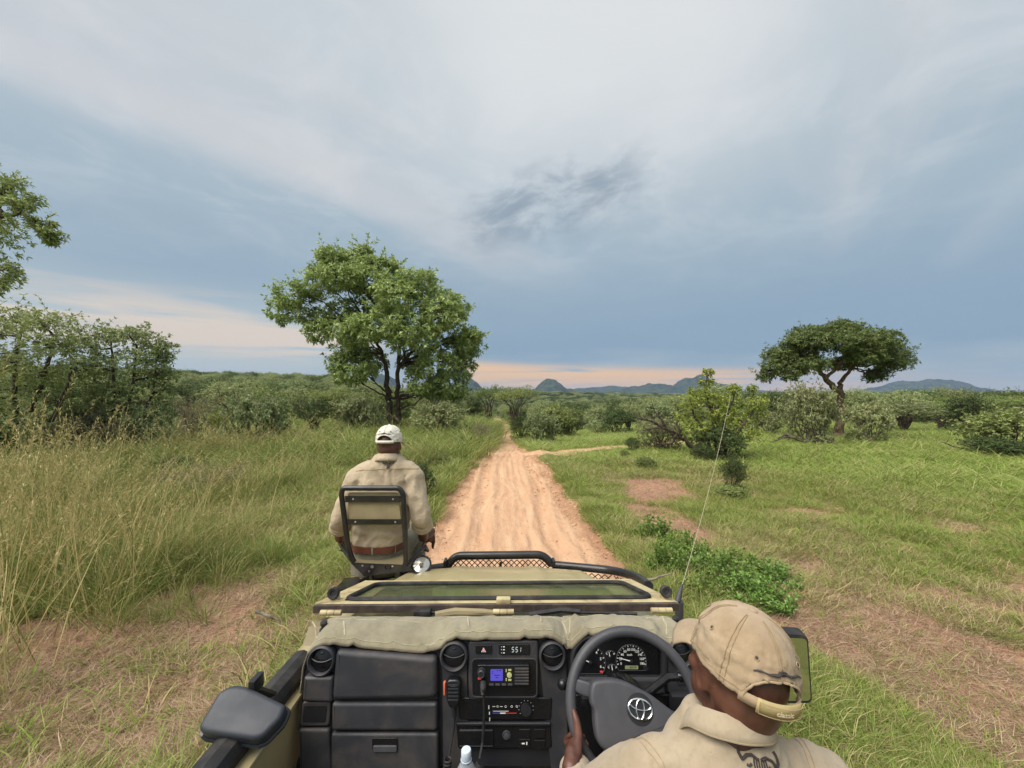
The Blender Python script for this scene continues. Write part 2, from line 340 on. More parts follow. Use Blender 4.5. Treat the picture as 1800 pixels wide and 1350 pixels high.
def sand_mat():
    m, g = mat_new('orange_sand'); pos = g.n('ShaderNodeNewGeometry').outputs['Position']
    st = g.vm('MULTIPLY', pos, (1.0, 0.10, 1.0))
    wav = g.noise(g.vm('MULTIPLY', pos, (0.10, 0.11, 0)), 1.0, 3.0)
    sv = g.vm('ADD', st, g.comb(g.m('MULTIPLY', wav, 3.2), 0.0, 0.0))
    n1 = g.noise(sv, 5.5, 5, 0.6); n2 = g.noise(pos, 26, 5, 0.65); n3 = g.noise(pos, 1.4, 4, 0.6); n4 = g.noise(sv, 22, 3, 0.6)
    c = g.mix(g.mr(n1, 0.22, 0.78), lin(184, 145, 115), lin(208, 173, 140))
    c = g.mix(g.m('MULTIPLY', g.mr(n3, 0.40, 0.70), 0.5), c, lin(200, 156, 122))
    c = g.mix(g.m('MULTIPLY', g.mr(n4, 0.64, 0.76), 0.4), c, lin(140, 96, 66))
    c = g.mix(g.m('MULTIPLY', g.mr(n2, 0.62, 0.74), 0.5), c, lin(140, 98, 70))
    ed = g.n('ShaderNodeAttribute', attribute_name='edge').outputs['Fac']
    c = g.mix(g.m('MULTIPLY', g.mr(g.m('ADD', ed, g.m('MULTIPLY', g.m('SUBTRACT', n2, 0.5), 1.0)), 0.35, 0.9), 0.75), c, lin(150, 112, 86))
    n5 = g.noise(pos, 60, 3, 0.7); c = g.mix(g.m('MULTIPLY', g.mr(n5, 0.60, 0.72), 0.45), c, lin(132, 96, 70)); c = g.mix(g.m('MULTIPLY', g.mr(n5, 0.40, 0.30), 0.4), c, lin(224, 190, 150))
    h = g.m('ADD', g.m('MULTIPLY', n1, 0.6), g.m('ADD', g.m('MULTIPLY', n2, 0.8), g.m('ADD', g.m('MULTIPLY', n4, 0.4), g.m('MULTIPLY', n5, 0.35))))
    b = g.n('ShaderNodeBump', {'Strength': 0.75, 'Distance': 0.035, 'Height': h})
    p = g.n('ShaderNodeBsdfPrincipled', {'Base Color': c, 'Roughness': 0.92, 'Specular IOR Level': 0.12, 'Normal': b.outputs[0]})
    g.n('ShaderNodeOutputMaterial', {'Surface': p.outputs[0]}); return m
SAND = sand_mat()
def strip(name, P, half, nx, label, rut):
    """P(t) centre points (n,2), widths; the sheet dips under the turf at its edges"""
    t = np.gradient(P, axis=0); t /= np.linalg.norm(t, axis=1)[:, None]; nrm = np.stack([t[:, 1], -t[:, 0]], 1)
    s = np.linspace(-1.25, 1.25, nx); n = len(P)
    XY = P[:, None, :]+nrm[:, None, :]*(s[None, :, None]*half[:, None, None]); x = XY[..., 0]; y = XY[..., 1]
    z = ground_h(x, y); L = np.arange(n)[:, None]*0+np.cumsum(np.r_[0, np.linalg.norm(np.diff(P, axis=0), axis=1)])[:, None]
    u = s[None]*half[:, None]
    if rut:
        w1 = (vn(L/4.5, L*0, 61)-0.5)*0.5; w2 = (vn(L/3.2, L*0+7, 62)-0.5)*0.5
        dz = np.zeros_like(x)
        for c, w, dep in ((-0.72, w1, .045), (0.72, w2, .045), (-0.35, w2*1.7, .016), (0.25, w1*1.5-0.1, .022), (-1.05, w2, .012), (1.0, w1, .014), (.48, w2*1.9, .014), (-.1, w1*2.2+w2, .016)):
            q = (u-c-w)/(0.13 if dep > .04 else .065); dz += -dep*np.exp(-q*q)+dep*0.6*np.exp(-((np.abs(q)-1.7)/0.6)**2)
        dz += 0.010*np.sin(L*36+u*8)*np.exp(-((u+0.72-w1)/0.11)**2)+0.010*np.sin(L*36-u*8)*np.exp(-((u-0.72-w2)/0.11)**2)
        dz += (fbm(x*5, y*5, 63)-0.5)*0.045+(fbm(x*16, y*16, 64)-0.5)*0.034*(0.4+1.6*sst(0.35, 1, np.abs(s)[None]))
        z = z+dz-0.05
    else: z = z+(fbm(x*4, y*4, 66)-0.5)*0.08
    if not rut: z = z-0.16*sst(0.55, 0.0, L)*(P[0, 0] > 0)-0.16*sst(0.55, 0.0, L[-1, 0]-L)*(P[0, 0] < 0)
    e = np.abs(s)[None]+(fbm(x*1.3, y*1.3, 44)-0.5)*-0.4
    z = z+0.02-0.20*sst(0.93, 1.2, e)
    i = np.arange(n-1)[:, None]; j = np.arange(nx-1)[None]
    F = np.stack(np.broadcast_arrays(i*nx+j, i*nx+j+1, (i+1)*nx+j+1, (i+1)*nx+j), -1).reshape(-1, 4)
    me = np_mesh(name, np.stack([x, y, z], -1).reshape(-1, 3), F, SAND, True)
    at = me.attributes.new('edge', 'FLOAT', 'POINT'); at.data.foreach_set('value', (sst(0.45, 1.05, e)*(1.0 if rut else .5)).ravel().astype(np.float32))
    return tag(link(name, me), label, 'road', kind='structure')
yy = np.concatenate([np.arange(-6, 24, 0.05), np.geomspace(24.1, 150, 160)])
strip('road', np.stack([road_c(yy), yy], 1), road_w(yy), 130, 'orange sand track running ahead with curving tyre marks', True)
xx = np.arange(0.75, 11.5, 0.08)
strip('track', np.stack([xx, track_c(xx)], 1), np.interp(xx, [1.1, 2, 6, 11.5], [1.0, 1.0, .95, .8]), 24, 'faint sandy side track branching off to the right', False)
xx = np.arange(-4.2, -1.1, 0.08)
strip('track', np.stack([xx, track_c(xx)], 1), np.interp(xx, [-4.2, -2, -.6], [0.25, .6, .8]), 20, 'short sandy patch on the left road edge', False)

# ------------------------------------------------------------------ far hills
def hill(label, D, lumps, seed):
    V = []; px = lambda q: (q-900)/678*D
    cx = sum(px(l[0]) for l in lumps)/len(lumps)
    w = max(abs(px(l[0])-cx)+l[2]/678*D*2.4 for l in lumps); nx, ny = 150, 60
    x = np.linspace(cx-w, cx+w, nx)[None].repeat(ny, 0); t = np.linspace(-1, 1, ny)[:, None].repeat(nx, 1); dep = 0.16*D
    z = np.zeros_like(x)
    for (p, top, hw) in lumps:
        hgt = (700-top)/678*D; s = hw/678*D
        q = np.sqrt(((x-px(p))/s)**2+(t*2.1)**2*1.0)
        z = np.maximum(z, hgt*np.exp(-q**2.6*0.5))+np.minimum(z, hgt*np.exp(-q**2.6*0.5))*0.12
    mx = z.max(); z = z*(0.80+0.40*fbm(x/190+seed, t*5+seed, seed, 5))+(fbm(x/45, t*14, seed+3, 5)-0.5)*34*np.minimum(1, 2.2*z/mx)
    y = D+t*dep; z = z-22+H
    i = np.arange(ny-1)[:, None]; j = np.arange(nx-1)[None]
    F = np.stack(np.broadcast_arrays(i*nx+j, i*nx+j+1, (i+1)*nx+j+1, (i+1)*nx+j), -1).reshape(-1, 4)
    tag(link('hill', np_mesh('hill', np.stack([x, y, z], -1).reshape(-1, 3), F, HILLM, True)), label, 'hill', kind='structure')
m_, g_ = mat_new('hill_woodland'); p_ = g_.n('ShaderNodeNewGeometry').outputs['Position']
c_ = g_.mix(g_.mr(g_.noise(p_, 0.012, 8, 0.7), 0.36, 0.62), lin(34, 46, 30), lin(66, 76, 52))
c_ = g_.mix(g_.mr(g_.noise(p_, 0.02, 4, 0.6), 0.68, 0.76), c_, lin(120, 108, 94))
b_ = g_.n('ShaderNodeBump', {'Strength': 1.0, 'Distance': 14.0, 'Height': g_.noise(p_, 0.03, 5, 0.65)})
q_ = g_.n('ShaderNodeBsdfPrincipled', {'Base Color': c_, 'Roughness': 1.0, 'Specular IOR Level': 0.0, 'Normal': b_.outputs[0]})
g_.n('ShaderNodeOutputMaterial', {'Surface': q_.outputs[0]}); HILLM = m_
hill('small round wooded hill on the horizon above the road end', 3900, [(966, 671, 23), (946, 684, 28), (990, 683, 26)], 3)
hill('long double-topped blue hill behind the yellow-green tree', 4400, [(1118, 682, 26), (1155, 675, 32), (1222, 663, 30), (1262, 676, 24), (1080, 688, 40)], 5)
hill('broad blue hill ridge beyond the umbrella tree', 4600, [(1556, 680, 26), (1600, 670, 30), (1646, 670, 28), (1692, 682, 28), (1722, 693, 22)], 8)
hill('low wooded hill partly hidden by the large tree', 3600, [(822, 667, 20), (800, 674, 26), (850, 684, 26), (668, 662, 14), (680, 664, 20)], 12)
hill('faint low blue ridge between the hills', 5600, [(1030, 684, 50), (1080, 682, 50), (1320, 688, 60), (1420, 691, 60), (900, 685, 50), (1800, 697, 80)], 15)

# ------------------------------------------------------------------ air
def build_haze():
    b = MB(); b.box((0, 2900, 130), (12400, 7400, 324))
    m, g = mat_new('haze_air'); v = g.n('ShaderNodeVolumePrincipled', {'Color': (*lin(176, 200, 236), 1), 'Density': 0.00009, 'Anisotropy': 0.0})
    g.n('ShaderNodeOutputMaterial', {'Volume': v.outputs[0]}); m.volume_intersection_method if False else None
    o = link('haze', b.mesh('haze', m, smooth=False)); tag(o, 'thin evening haze lying over the far hills', 'haze', kind='stuff')
build_haze()
# ------------------------------------------------------------------ plants
def unit(v): return v/np.maximum(np.linalg.norm(v, axis=-1, keepdims=True), 1e-9)
def rosettes(C, A, per, L, W, spread, rng, fold=0.12, droop=0.15):
    n = len(C); C = np.repeat(C, per, 0); A = np.repeat(A, per, 0); N = n*per
    q = unit(rng.normal(size=(N, 3))); q = unit(q-A*np.sum(q*A, 1)[:, None])
    th = rng.uniform(spread[0], spread[1], N)[:, None]
    D = unit(A*np.cos(th)+q*np.sin(th)); Sd = unit(np.cross(D, A)+rng.normal(size=(N, 3))*0.25)
    l = (L*rng.uniform(0.65, 1.25, N))[:, None]; w = (W*rng.uniform(0.7, 1.25, N))[:, None]
    up = np.cross(Sd, D); B = C+q*L*0.04
    mid = B+D*l*0.55+up*l*fold; tip = B+D*l; tip[:, 2] -= droop*l[:, 0]
    V = np.stack([B, mid-Sd*w*0.5, tip, mid+Sd*w*0.5], 1).reshape(-1, 3)
    F = np.arange(N*4).reshape(-1, 4)
    return V, F
def clump_pts(c, r, n, rng, lo=0.5, up=0.35, gap=1.4, gthr=-0.15, flat=None):
    u = unit(rng.normal(size=(n, 3))); rr = rng.uniform(lo**2, 1, n)**0.5
    bump = 1+0.22*np.array([noise.noise(Vector(q)*2.1+Vector(c)) for q in u])
    P = np.asarray(c)+u*(rr*bump)[:, None]*np.asarray(r)
    if flat is not None: P[:, 2] = np.where(u[:, 2] < 0, np.asarray(c)[2]+(P[:, 2]-np.asarray(c)[2])*flat, P[:, 2])
    A = unit(u/np.asarray(r)*min(r)*0.8+np.array([0, 0, up])+rng.normal(size=(n, 3))*0.35)
    k = np.array([noise.noise(Vector(p)*gap/max(min(r), 0.3)*0.9) for p in P]) > gthr
    return P[k], A[k]
def limb(p0, p1, r0, r1, rng, wob=0.12, n=6, sag=0.0):
    p0 = np.asarray(p0, float); p1 = np.asarray(p1, float); L = np.linalg.norm(p1-p0); t = np.linspace(0, 1, n)
    off = rng.normal(size=(n, 3))*wob*L*0.35; off[0] = 0; off[-1] = 0
    P = p0+(p1-p0)*t[:, None]+off*np.sin(t*math.pi)[:, None]; P[:, 2] += sag*L*np.sin(t*math.pi)
    return P, list(r0+(r1-r0)*t)
class Plant:
    def __init__(s, seed): s.rng = np.random.default_rng(seed); s.t = MB(); s.V = []; s.F = []; s.k = 0
    def limb(s, p0, p1, r0, r1, wob=0.12, n=6, sag=0.0, sides=6):
        P, r = limb(p0, p1, r0, r1, s.rng, wob, n, sag); s.t.tube([Vector(p) for p in P], r, sides); return P
    def path(s, pts, rs, sides=8):
        P = []; rr = []
        for i in range(len(pts)-1):
            for q in range(4):
                t = q/4; a = np.asarray(pts[i], float); b = np.asarray(pts[i+1], float)
                P.append(a+(b-a)*t+s.rng.normal(size=3)*0.25*rs[i]*(0 if (i == 0 and q == 0) else 1)); rr.append(rs[i]+(rs[i+1]-rs[i])*t)
        P.append(np.asarray(pts[-1], float)); rr.append(rs[-1]); s.t.tube([Vector(p) for p in P], rr, sides); return np.array(P)
    def leaves(s, P, A, per, L, W, spread=(0.5, 1.5), **k):
        V, F = rosettes(P, A, per, L, W, spread, s.rng, **k); s.V.append(V); s.F.append(F+s.k); s.k += len(V)
    def clump(s, c, r, n, per, L, W, src=None, twigs=6, tr=0.012, **k):
        kw = {q: k.pop(q) for q in ('lo', 'up', 'gap', 'gthr', 'flat') if q in k}
        P, A = clump_pts(c, r, n, s.rng, **kw); s.leaves(P, A, per, L, W, **k)
        if src is not None:
            for q in P[s.rng.integers(0, len(P), twigs)]: s.limb(src, q, tr, tr*0.3, 0.25, 5, 0.06, 4)
        return P
    def sprigs(s, c, r, n, ln, L, W, per=5, up=0.3):
        """leafy shoots that stick out of a clump and break its outline"""
        for k in range(n):
            u = s.rng.normal(size=3); u[2] = abs(u[2])*.8+up*.3; u /= np.linalg.norm(u); a = np.asarray(c); e = a+u*np.asarray(r)*.8+(u+s.rng.normal(size=3)*.35+np.array([0, 0, up]))*ln*s.rng.uniform(.5, 1.2)
            P = s.limb(a, e, .006+ln*.008, .003, .08, 6, 0, 3); s.leaves(P[3:], unit(np.tile(e-a, (3, 1))+s.rng.normal(size=(3, 3))*.1), per, L, W, spread=(.35, 1.2))
    def meshes(s, name, bark, leaf):
        tm = s.t.mesh('trunk', bark, ang=60); cm = np_mesh('crown', np.concatenate(s.V), np.concatenate(s.F), leaf)
        return tm, cm
PL_N = {}
def place(meshes, name, loc, label, cat, scale=(1, 1, 1), rz=0.0, group=None, parts=('trunk', 'crown')):
    root = empty(name, loc, label, cat, group); root.rotation_euler = (0, 0, rz)
    root.scale = scale if isinstance(scale, tuple) else (scale,)*3
    for pn, me in zip(parts, meshes): link(pn, me, root)
    return root
def bark(name, a, b):
    m, g = mat_new(name); co = g.n('ShaderNodeTexCoord').outputs['Object']; f = g.noise(g.vm('MULTIPLY', co, (14, 14, 3)), 1.0, 6, 0.7)
    bp = g.n('ShaderNodeBump', {'Strength': 0.8, 'Distance': 0.02, 'Height': f})
    p = g.n('ShaderNodeBsdfPrincipled', {'Base Color': g.mix(g.mr(f, 0.35, 0.65), a, b), 'Roughness': 0.9, 'Specular IOR Level': 0.1, 'Normal': bp.outputs[0]})
    g.n('ShaderNodeOutputMaterial', {'Surface': p.outputs[0]}); return m
BARK = bark('dark_bark', lin(58, 48, 42), lin(108, 96, 86)); BARKG = bark('grey_twig', lin(92, 82, 72), lin(150, 138, 124)); BARKP = bark('brown_bark', lin(84, 68, 54), lin(132, 114, 96))
L_MID = mat_leaf('leaf_mid_green', lin(116, 132, 70), lin(150, 162, 96), lin(178, 186, 126))
L_GREY = mat_leaf('leaf_grey_green', lin(134, 146, 92), lin(172, 180, 126), lin(200, 204, 160))
L_DARK = mat_leaf('leaf_dark_green', lin(78, 94, 54), lin(106, 122, 72), lin(134, 148, 94))
L_YEL = mat_leaf('leaf_yellow_green', lin(116, 130, 56), lin(156, 164, 80), lin(180, 182, 104))
L_BIG = mat_leaf('leaf_fresh_green', lin(128, 144, 78), lin(166, 179, 110), lin(198, 205, 150))
L_UMB = mat_leaf('leaf_umbrella_tree', lin(86, 106, 56), lin(122, 142, 80), lin(152, 168, 106)); L_LEFT = mat_leaf('leaf_soft_green', lin(126, 142, 84), lin(168, 180, 120), lin(200, 206, 158)); L_WEED = mat_leaf('leaf_weed', lin(98, 124, 54), lin(130, 156, 76), lin(154, 176, 104))
L_DRY = mat_leaf('leaf_dry', lin(128, 120, 90), lin(156, 146, 112), lin(140, 140, 98))

at = lambda px, d: (px-900)/678*d            # ground survey: bearing read off the photograph, distance in metres
def gz(x, y): return float(ground_h(x, y))

# ---- shrub library: one model of each kind, then copied
def shrub(kind, seed):
    p = Plant(seed); r = p.rng
    if kind in ('pale', 'mid', 'dark', 'yellow'):
        n = {'pale': 15, 'mid': 15, 'dark': 14, 'yellow': 12}[kind]
        for i in range(n):
            a = i*2.39996; q = math.sqrt((i+0.5)/n); c = np.array([math.cos(a)*q*1.15, math.sin(a)*q*1.15, 0.65+1.25*math.sqrt(max(0, 1-q*q*0.9))*r.uniform(0.75, 1.1)])
            s = r.uniform(0.36, 0.58)
            stem = np.array([c[0]*0.12, c[1]*0.12, 0]); mid = c*np.array([0.6, 0.6, 0.55])
            p.limb(stem, mid, 0.035, 0.022, 0.2); p.limb(mid, c, 0.022, 0.012, 0.2)
            cnt = {'pale': 210, 'mid': 230, 'dark': 260, 'yellow': 190}[kind]
            L, W, per = {'pale': (0.125, 0.05, 7), 'mid': (0.11, 0.05, 7), 'dark': (0.09, 0.045, 7), 'yellow': (0.085, 0.04, 8)}[kind]
            p.clump(c, (s*1.15, s*1.15, s*0.85), int(cnt*.8), per, L, W, src=mid, twigs=6, gthr=-0.04); p.sprigs(c, (s*1.15, s*1.15, s*.85), 6, .34, L*1.05, W)
        if kind in ('pale', 'dark'):
            for i in range(5):
                a = r.uniform(0, 6.28); c = np.array([math.cos(a)*0.9, math.sin(a)*0.9, 0.35]); p.clump(c, (0.42, 0.42, 0.35), 110, 7, 0.11, 0.045, gthr=-0.1)
    elif kind == 'thorn':
        for i in range(26):
            a = r.uniform(0, 6.28); q = r.uniform(0.3, 1.2); c = np.array([math.cos(a)*q, math.sin(a)*q, r.uniform(0.7, 2.0)])
            b = c*np.array([.45, .45, .5]); p.limb((c[0]*.1, c[1]*.1, 0), b, 0.03, 0.018, 0.25); p.limb(b, c, 0.018, 0.007, 0.3)
            for k in range(9):
                e = c+r.normal(size=3)*0.42; p.limb(b+(c-b)*r.uniform(0.3, 1), e, 0.008, 0.003, 0.3, 4, 0, 3)
            p.clump(c, (0.5, 0.5, 0.35), 60, 5, 0.055, 0.025, lo=0.1, gthr=-0.05)
    elif kind == 'flat':                                     # small flat-topped acacia
        for i in range(13):
            a = i*2.39996; q = math.sqrt((i+0.5)/13)*1.9; c = np.array([math.cos(a)*q, math.sin(a)*q, 3.0+r.uniform(-0.25, 0.25)-0.12*q])
            b = np.array([c[0]*0.35, c[1]*0.35, 1.9]); p.limb((c[0]*.03, c[1]*.03, 0), b, 0.07, 0.04, 0.15); p.limb(b, c, 0.04, 0.012, 0.2)
            p.clump(c, (0.75, 0.75, 0.32), 210, 7, 0.09, 0.035, src=b+(c-b)*0.6, twigs=5, gthr=-0.1)
    elif kind == 'round':                                    # round-headed bushveld tree on a short trunk
        for i in range(16):
            a = i*2.39996; zz = 1-(i+0.5)/16*1.35; q = math.sqrt(max(0.05, 1-zz*zz))
            c = np.array([math.cos(a)*q*1.35, math.sin(a)*q*1.35, 2.75+zz*0.95]); b = np.array([c[0]*0.3, c[1]*0.3, 1.7+0.3*(c[2]-2)])
            p.limb((c[0]*.04, c[1]*.04, 0), b, 0.06, 0.04, 0.12); p.limb(b, c, 0.035, 0.012, 0.2)
            p.clump(c, (0.62, 0.62, 0.46), 165, 7, 0.11, 0.05, src=b+(c-b)*.6, twigs=5, gthr=-0.05); p.sprigs(c, (.62, .62, .46), 5, .34, .11, .045)
    elif kind == 'weed':                                     # knee-high broad-leaved plant
        for i in range(60):
            a = r.uniform(0, 6.28); q = math.sqrt(r.uniform(0, 1))*0.58; top = np.array([math.cos(a)*q, math.sin(a)*q, r.uniform(0.28, 0.62)*(1.15-q)])
            P = p.limb((top[0]*.5, top[1]*.5, 0), top, 0.006, 0.003, 0.15, 6, 0, 4)
            p.leaves(P[1:], unit(np.tile([0, 0, 1.0], (5, 1))+r.normal(size=(5, 3))*.2), 7, 0.088, 0.036, spread=(0.4, 1.4))
    return p
KINDS = {}
for kind, bk, lf, seeds in (('pale', BARKG, L_GREY, (1, 2)), ('mid', BARK, L_MID, (3, 4)), ('dark', BARK, L_DARK, (5, 6)), ('yellow', BARK, L_YEL, (7,)), ('thorn', BARKG, L_DRY, (8, 9)),
                            ('flat', BARK, L_MID, (10, 11)), ('round', BARK, L_DARK, (12, 13)), ('weed', L_WEED, L_WEED, (14, 15))):
    KINDS[kind] = [shrub(kind, s).meshes(kind, bk, lf) for s in seeds]
KINDS['greyround'] = []
for m0 in KINDS['round']:
    c2 = m0[1].copy(); c2.materials[0] = L_GREY; KINDS['greyround'].append((m0[0], c2))
SIZE = {'pale': (3.3, 2.4), 'mid': (3.3, 2.4), 'dark': (3.2, 2.35), 'yellow': (3.2, 2.3), 'thorn': (3.0, 2.4), 'flat': (5.2, 3.45), 'round': (3.9, 4.05), 'greyround': (3.9, 4.05), 'weed': (1.2, 0.62)}
def bush(kind, px, d, wpx, hpx, label, cat='bush', group=None, name=None, var=None, sink=0.05):
    """bearing px, distance d, width and height as angles in the photograph's pixels"""
    x = at(px, d); w = wpx/678*d; h = hpx/678*d; ms = KINDS[kind]; k = rnd.randrange(len(ms)) if var is None else var
    place(ms[k], name or ('tree' if kind in ('flat', 'round', 'greyround') else 'bush' if kind != 'weed' else 'leafy_weed'), (x, d, gz(x, d)-sink), label, cat,
          (w/SIZE[kind][0],)*2+(h/SIZE[kind][1],), rnd.uniform(0, 6.28), group, ('trunk', 'crown') if kind in ('flat', 'round', 'greyround') else ('stem', 'crown'))

# ---- the large tree ahead on the left
def big_tree():
    D = 25.0; s = D/678; bx = at(690, D); bz = gz(bx, D); p = Plant(101); r = p.rng
    W = lambda px, py, dy=0.0: np.array([(px-690)*s, dy, H-(py-697)*s-bz])
    for pts, rs in (([(700, 764, 0), (688, 735, 0), (682, 700, .1), (678, 655, .2), (668, 620, .3), (655, 590, .2)], [.30, .22, .19, .15, .11, .07]),
                    ([(702, 764, .1), (700, 725, .1), (698, 690, .0), (703, 645, -.2), (705, 600, -.3), (700, 560, -.4)], [.24, .18, .15, .13, .10, .06])):
        p.path([W(*q) if q[1] < 760 else np.array([(q[0]-690)*s, q[2], -0.2]) for q in pts], rs)
    nodes = {'l': W(668, 620, .3), 'r': W(703, 645, -.2), 'c': W(705, 600, -.3), 'a': W(655, 590, .2), 'low': W(690, 700, 0)}
    cl = [ # px, py, dy, rx, ry, rz (px), node
        (490, 545, .5, 27, 27, 24, 'a'), (520, 525, -.6, 32, 30, 24, 'a'), (545, 560, .6, 32, 30, 22, 'a'), (560, 500, 0, 38, 40, 26, 'a'), (565, 585, -.4, 24, 24, 22, 'a'), (600, 545, 1.2, 40, 40, 26, 'a'),
        (575, 470, .6, 26, 26, 18, 'a'), (590, 455, -.3, 30, 30, 16, 'c'), (625, 455, .4, 34, 34, 15, 'c'), (665, 470, -.4, 32, 32, 14, 'c'), (575, 447, .2, 22, 22, 10, 'c'), (640, 440, .1, 14, 14, 8, 'c'), (690, 468, .3, 14, 14, 8, 'c'),
        (610, 500, -1.4, 46, 46, 22, 'a'), (650, 520, 1.6, 46, 46, 28, 'c'), (655, 500, -1.2, 44, 44, 22, 'c'), (700, 505, .3, 42, 42, 22, 'c'), (740, 500, -.8, 42, 40, 19, 'c'), (715, 540, -2.2, 50, 48, 30, 'c'),
        (770, 530, .6, 40, 40, 28, 'r'), (800, 545, -.5, 30, 30, 22, 'r'), (780, 565, -1.6, 44, 40, 30, 'r'), (820, 605, .2, 32, 32, 26, 'r'), (830, 595, -.6, 22, 22, 14, 'r'), (790, 610, 1.2, 38, 38, 28, 'r'),
        (640, 590, -1.6, 40, 40, 26, 'l'), (610, 610, .6, 30, 30, 28, 'l'), (600, 640, -.2, 24, 24, 20, 'l'), (640, 630, 1.3, 32, 32, 24, 'l'), (695, 585, -2.6, 46, 44, 28, 'c'), (740, 600, -2.4, 48, 44, 30, 'r'),
        (720, 635, 1.6, 34, 34, 22, 'r'), (775, 645, -1.2, 40, 38, 28, 'r'), (815, 650, .4, 24, 24, 22, 'r'), (790, 680, -.5, 34, 34, 24, 'low'), (745, 675, -1.3, 28, 28, 18, 'low'), (620, 665, -.6, 30, 30, 13, 'low'),
        (650, 655, -1.2, 24, 24, 12, 'low'), (800, 695, .4, 22, 22, 12, 'low'), (765, 695, -.7, 18, 18, 10, 'low')]
    for (x, y, dy, rx, ry, rz, nd) in cl:
        c = W(x, y, dy*0.9); b = nodes[nd]; m = b+(c-b)*0.62+np.array([0, 0, 0.12*np.linalg.norm(c-b)*(1 if nd != 'low' else 0)])
        dist = np.linalg.norm(c-b); p.limb(b, m, 0.035+0.011*dist, 0.035, 0.14, 7); p.limb(m, c, 0.035, 0.015, 0.2, 5)
        vol = (rx*ry*rz)**(1/3)*s
        p.clump(c, (rx*s, ry*s*1.1, rz*s), int(240*vol**2/0.8)+50, 8, 0.25, 0.085, src=m, twigs=8, tr=0.018, spread=(0.6, 1.5), gap=1.5, gthr=-0.09, lo=0.42, up=0.5); p.sprigs(c, (rx*s, ry*s*1.1, rz*s), 7, .5, .26, .075, 7)
    for (a, b) in (((698, 690, 0), (760, 683, -.4)), ((702, 720, .1), (765, 694, -.6)), ((690, 690, 0), (650, 672, .3))): p.limb(W(*a), W(*b), 0.06, 0.02, .08)
    place(p.meshes('big', BARK, L_BIG), 'broadleaf_tree', (bx, D, bz), 'tall spreading tree with forked dark trunk rising behind the seated man in front', 'tree')
big_tree()

# ---- the umbrella-shaped tree on the right
def umbrella_tree():
    D = 27.0; s = D/678; bx = at(1475, D); bz = gz(bx, D); p = Plant(102)
    W = lambda px, py, dy=0.0: np.array([(px-1475)*s, dy, H-(py-697)*s-bz])
    p.path([np.array([-0.06, 0, -0.2]), W(1474, 750), W(1478, 715), W(1481, 690, .1)], [.36, .28, .23, .21])
    p.path([W(1481, 690, .1), W(1465, 678, 0), W(1450, 665, -.1), W(1432, 650, -.2), W(1415, 640, 0)], [.20, .19, .16, .12, .07])
    p.path([W(1480, 692, .1), W(1484, 672, .3), W(1495, 655, .2), W(1505, 640, .1)], [.18, .14, .11, .07])
    p.path([W(1450, 665, -.1), W(1470, 640, -.4), W(1480, 620, -.5)], [.12, .10, .06])
    n1 = W(1420, 643, 0); n2 = W(1500, 645, .2); n3 = W(1475, 630, -.5)
    cl = [(1360, 640, 0, 24, 16), (1352, 655, .6, 16, 12), (1375, 655, -.6, 20, 14), (1385, 620, .7, 34, 18), (1400, 645, -1.1, 30, 16), (1385, 605, -.5, 24, 14), (1410, 605, -.8, 34, 18), (1430, 590, .5, 34, 16), (1445, 615, -1.6, 38, 20), (1470, 590, -.2, 40, 16), (1430, 625, 1.2, 34, 18),
          (1500, 590, .8, 36, 17), (1525, 600, -.7, 30, 16), (1500, 615, -1.6, 40, 20), (1540, 618, .4, 32, 18), (1565, 620, -.4, 28, 15), (1580, 632, .3, 18, 11), (1545, 640, -1.0, 32, 15), (1515, 640, 1.3, 34, 15), (1555, 655, .5, 22, 10), (1535, 665, -.2, 16, 10), (1480, 640, -1.8, 30, 14), (1450, 645, 1.5, 26, 12), (1395, 600, 0, 14, 9), (1368, 625, -.3, 20, 12), (1480, 578, 0, 14, 8)]
    for (x, y, dy, rx, rz) in cl:
        x = 1470+(x-1470)*.96; y -= 9*math.exp(-((x-1470)/70)**2)-6*(abs(x-1470)/120)**2; c = W(x, y, dy*1.0); b = n1 if x < 1435 else n3 if x < 1490 else n2; m = b+(c-b)*0.6
        p.limb(b, m, 0.03+0.014*np.linalg.norm(c-b), 0.035, .2); p.limb(m, c, .035, .014, .2)
        p.clump(c, (rx*s*.96, rx*s*1.1, rz*s*.92), int(6.2*rx*rz*0.27), 7, 0.19, 0.06, src=m, twigs=8, tr=.016, gthr=-0.02, gap=2.4, up=0.5, lo=.3, spread=(0.6, 1.5))
    for (x, y, dy, rx, rz) in cl: p.sprigs(W(1470+(x-1470)*.96, y, dy), (rx*s*.95, rx*s, rz*s), 6, .45, .19, .055, 6, .4)
    place(p.meshes('umb', BARKP, L_UMB), 'umbrella_tree', (bx, D, bz), 'dark umbrella-crowned tree with bent bare trunk standing alone in the green field', 'tree')
umbrella_tree()

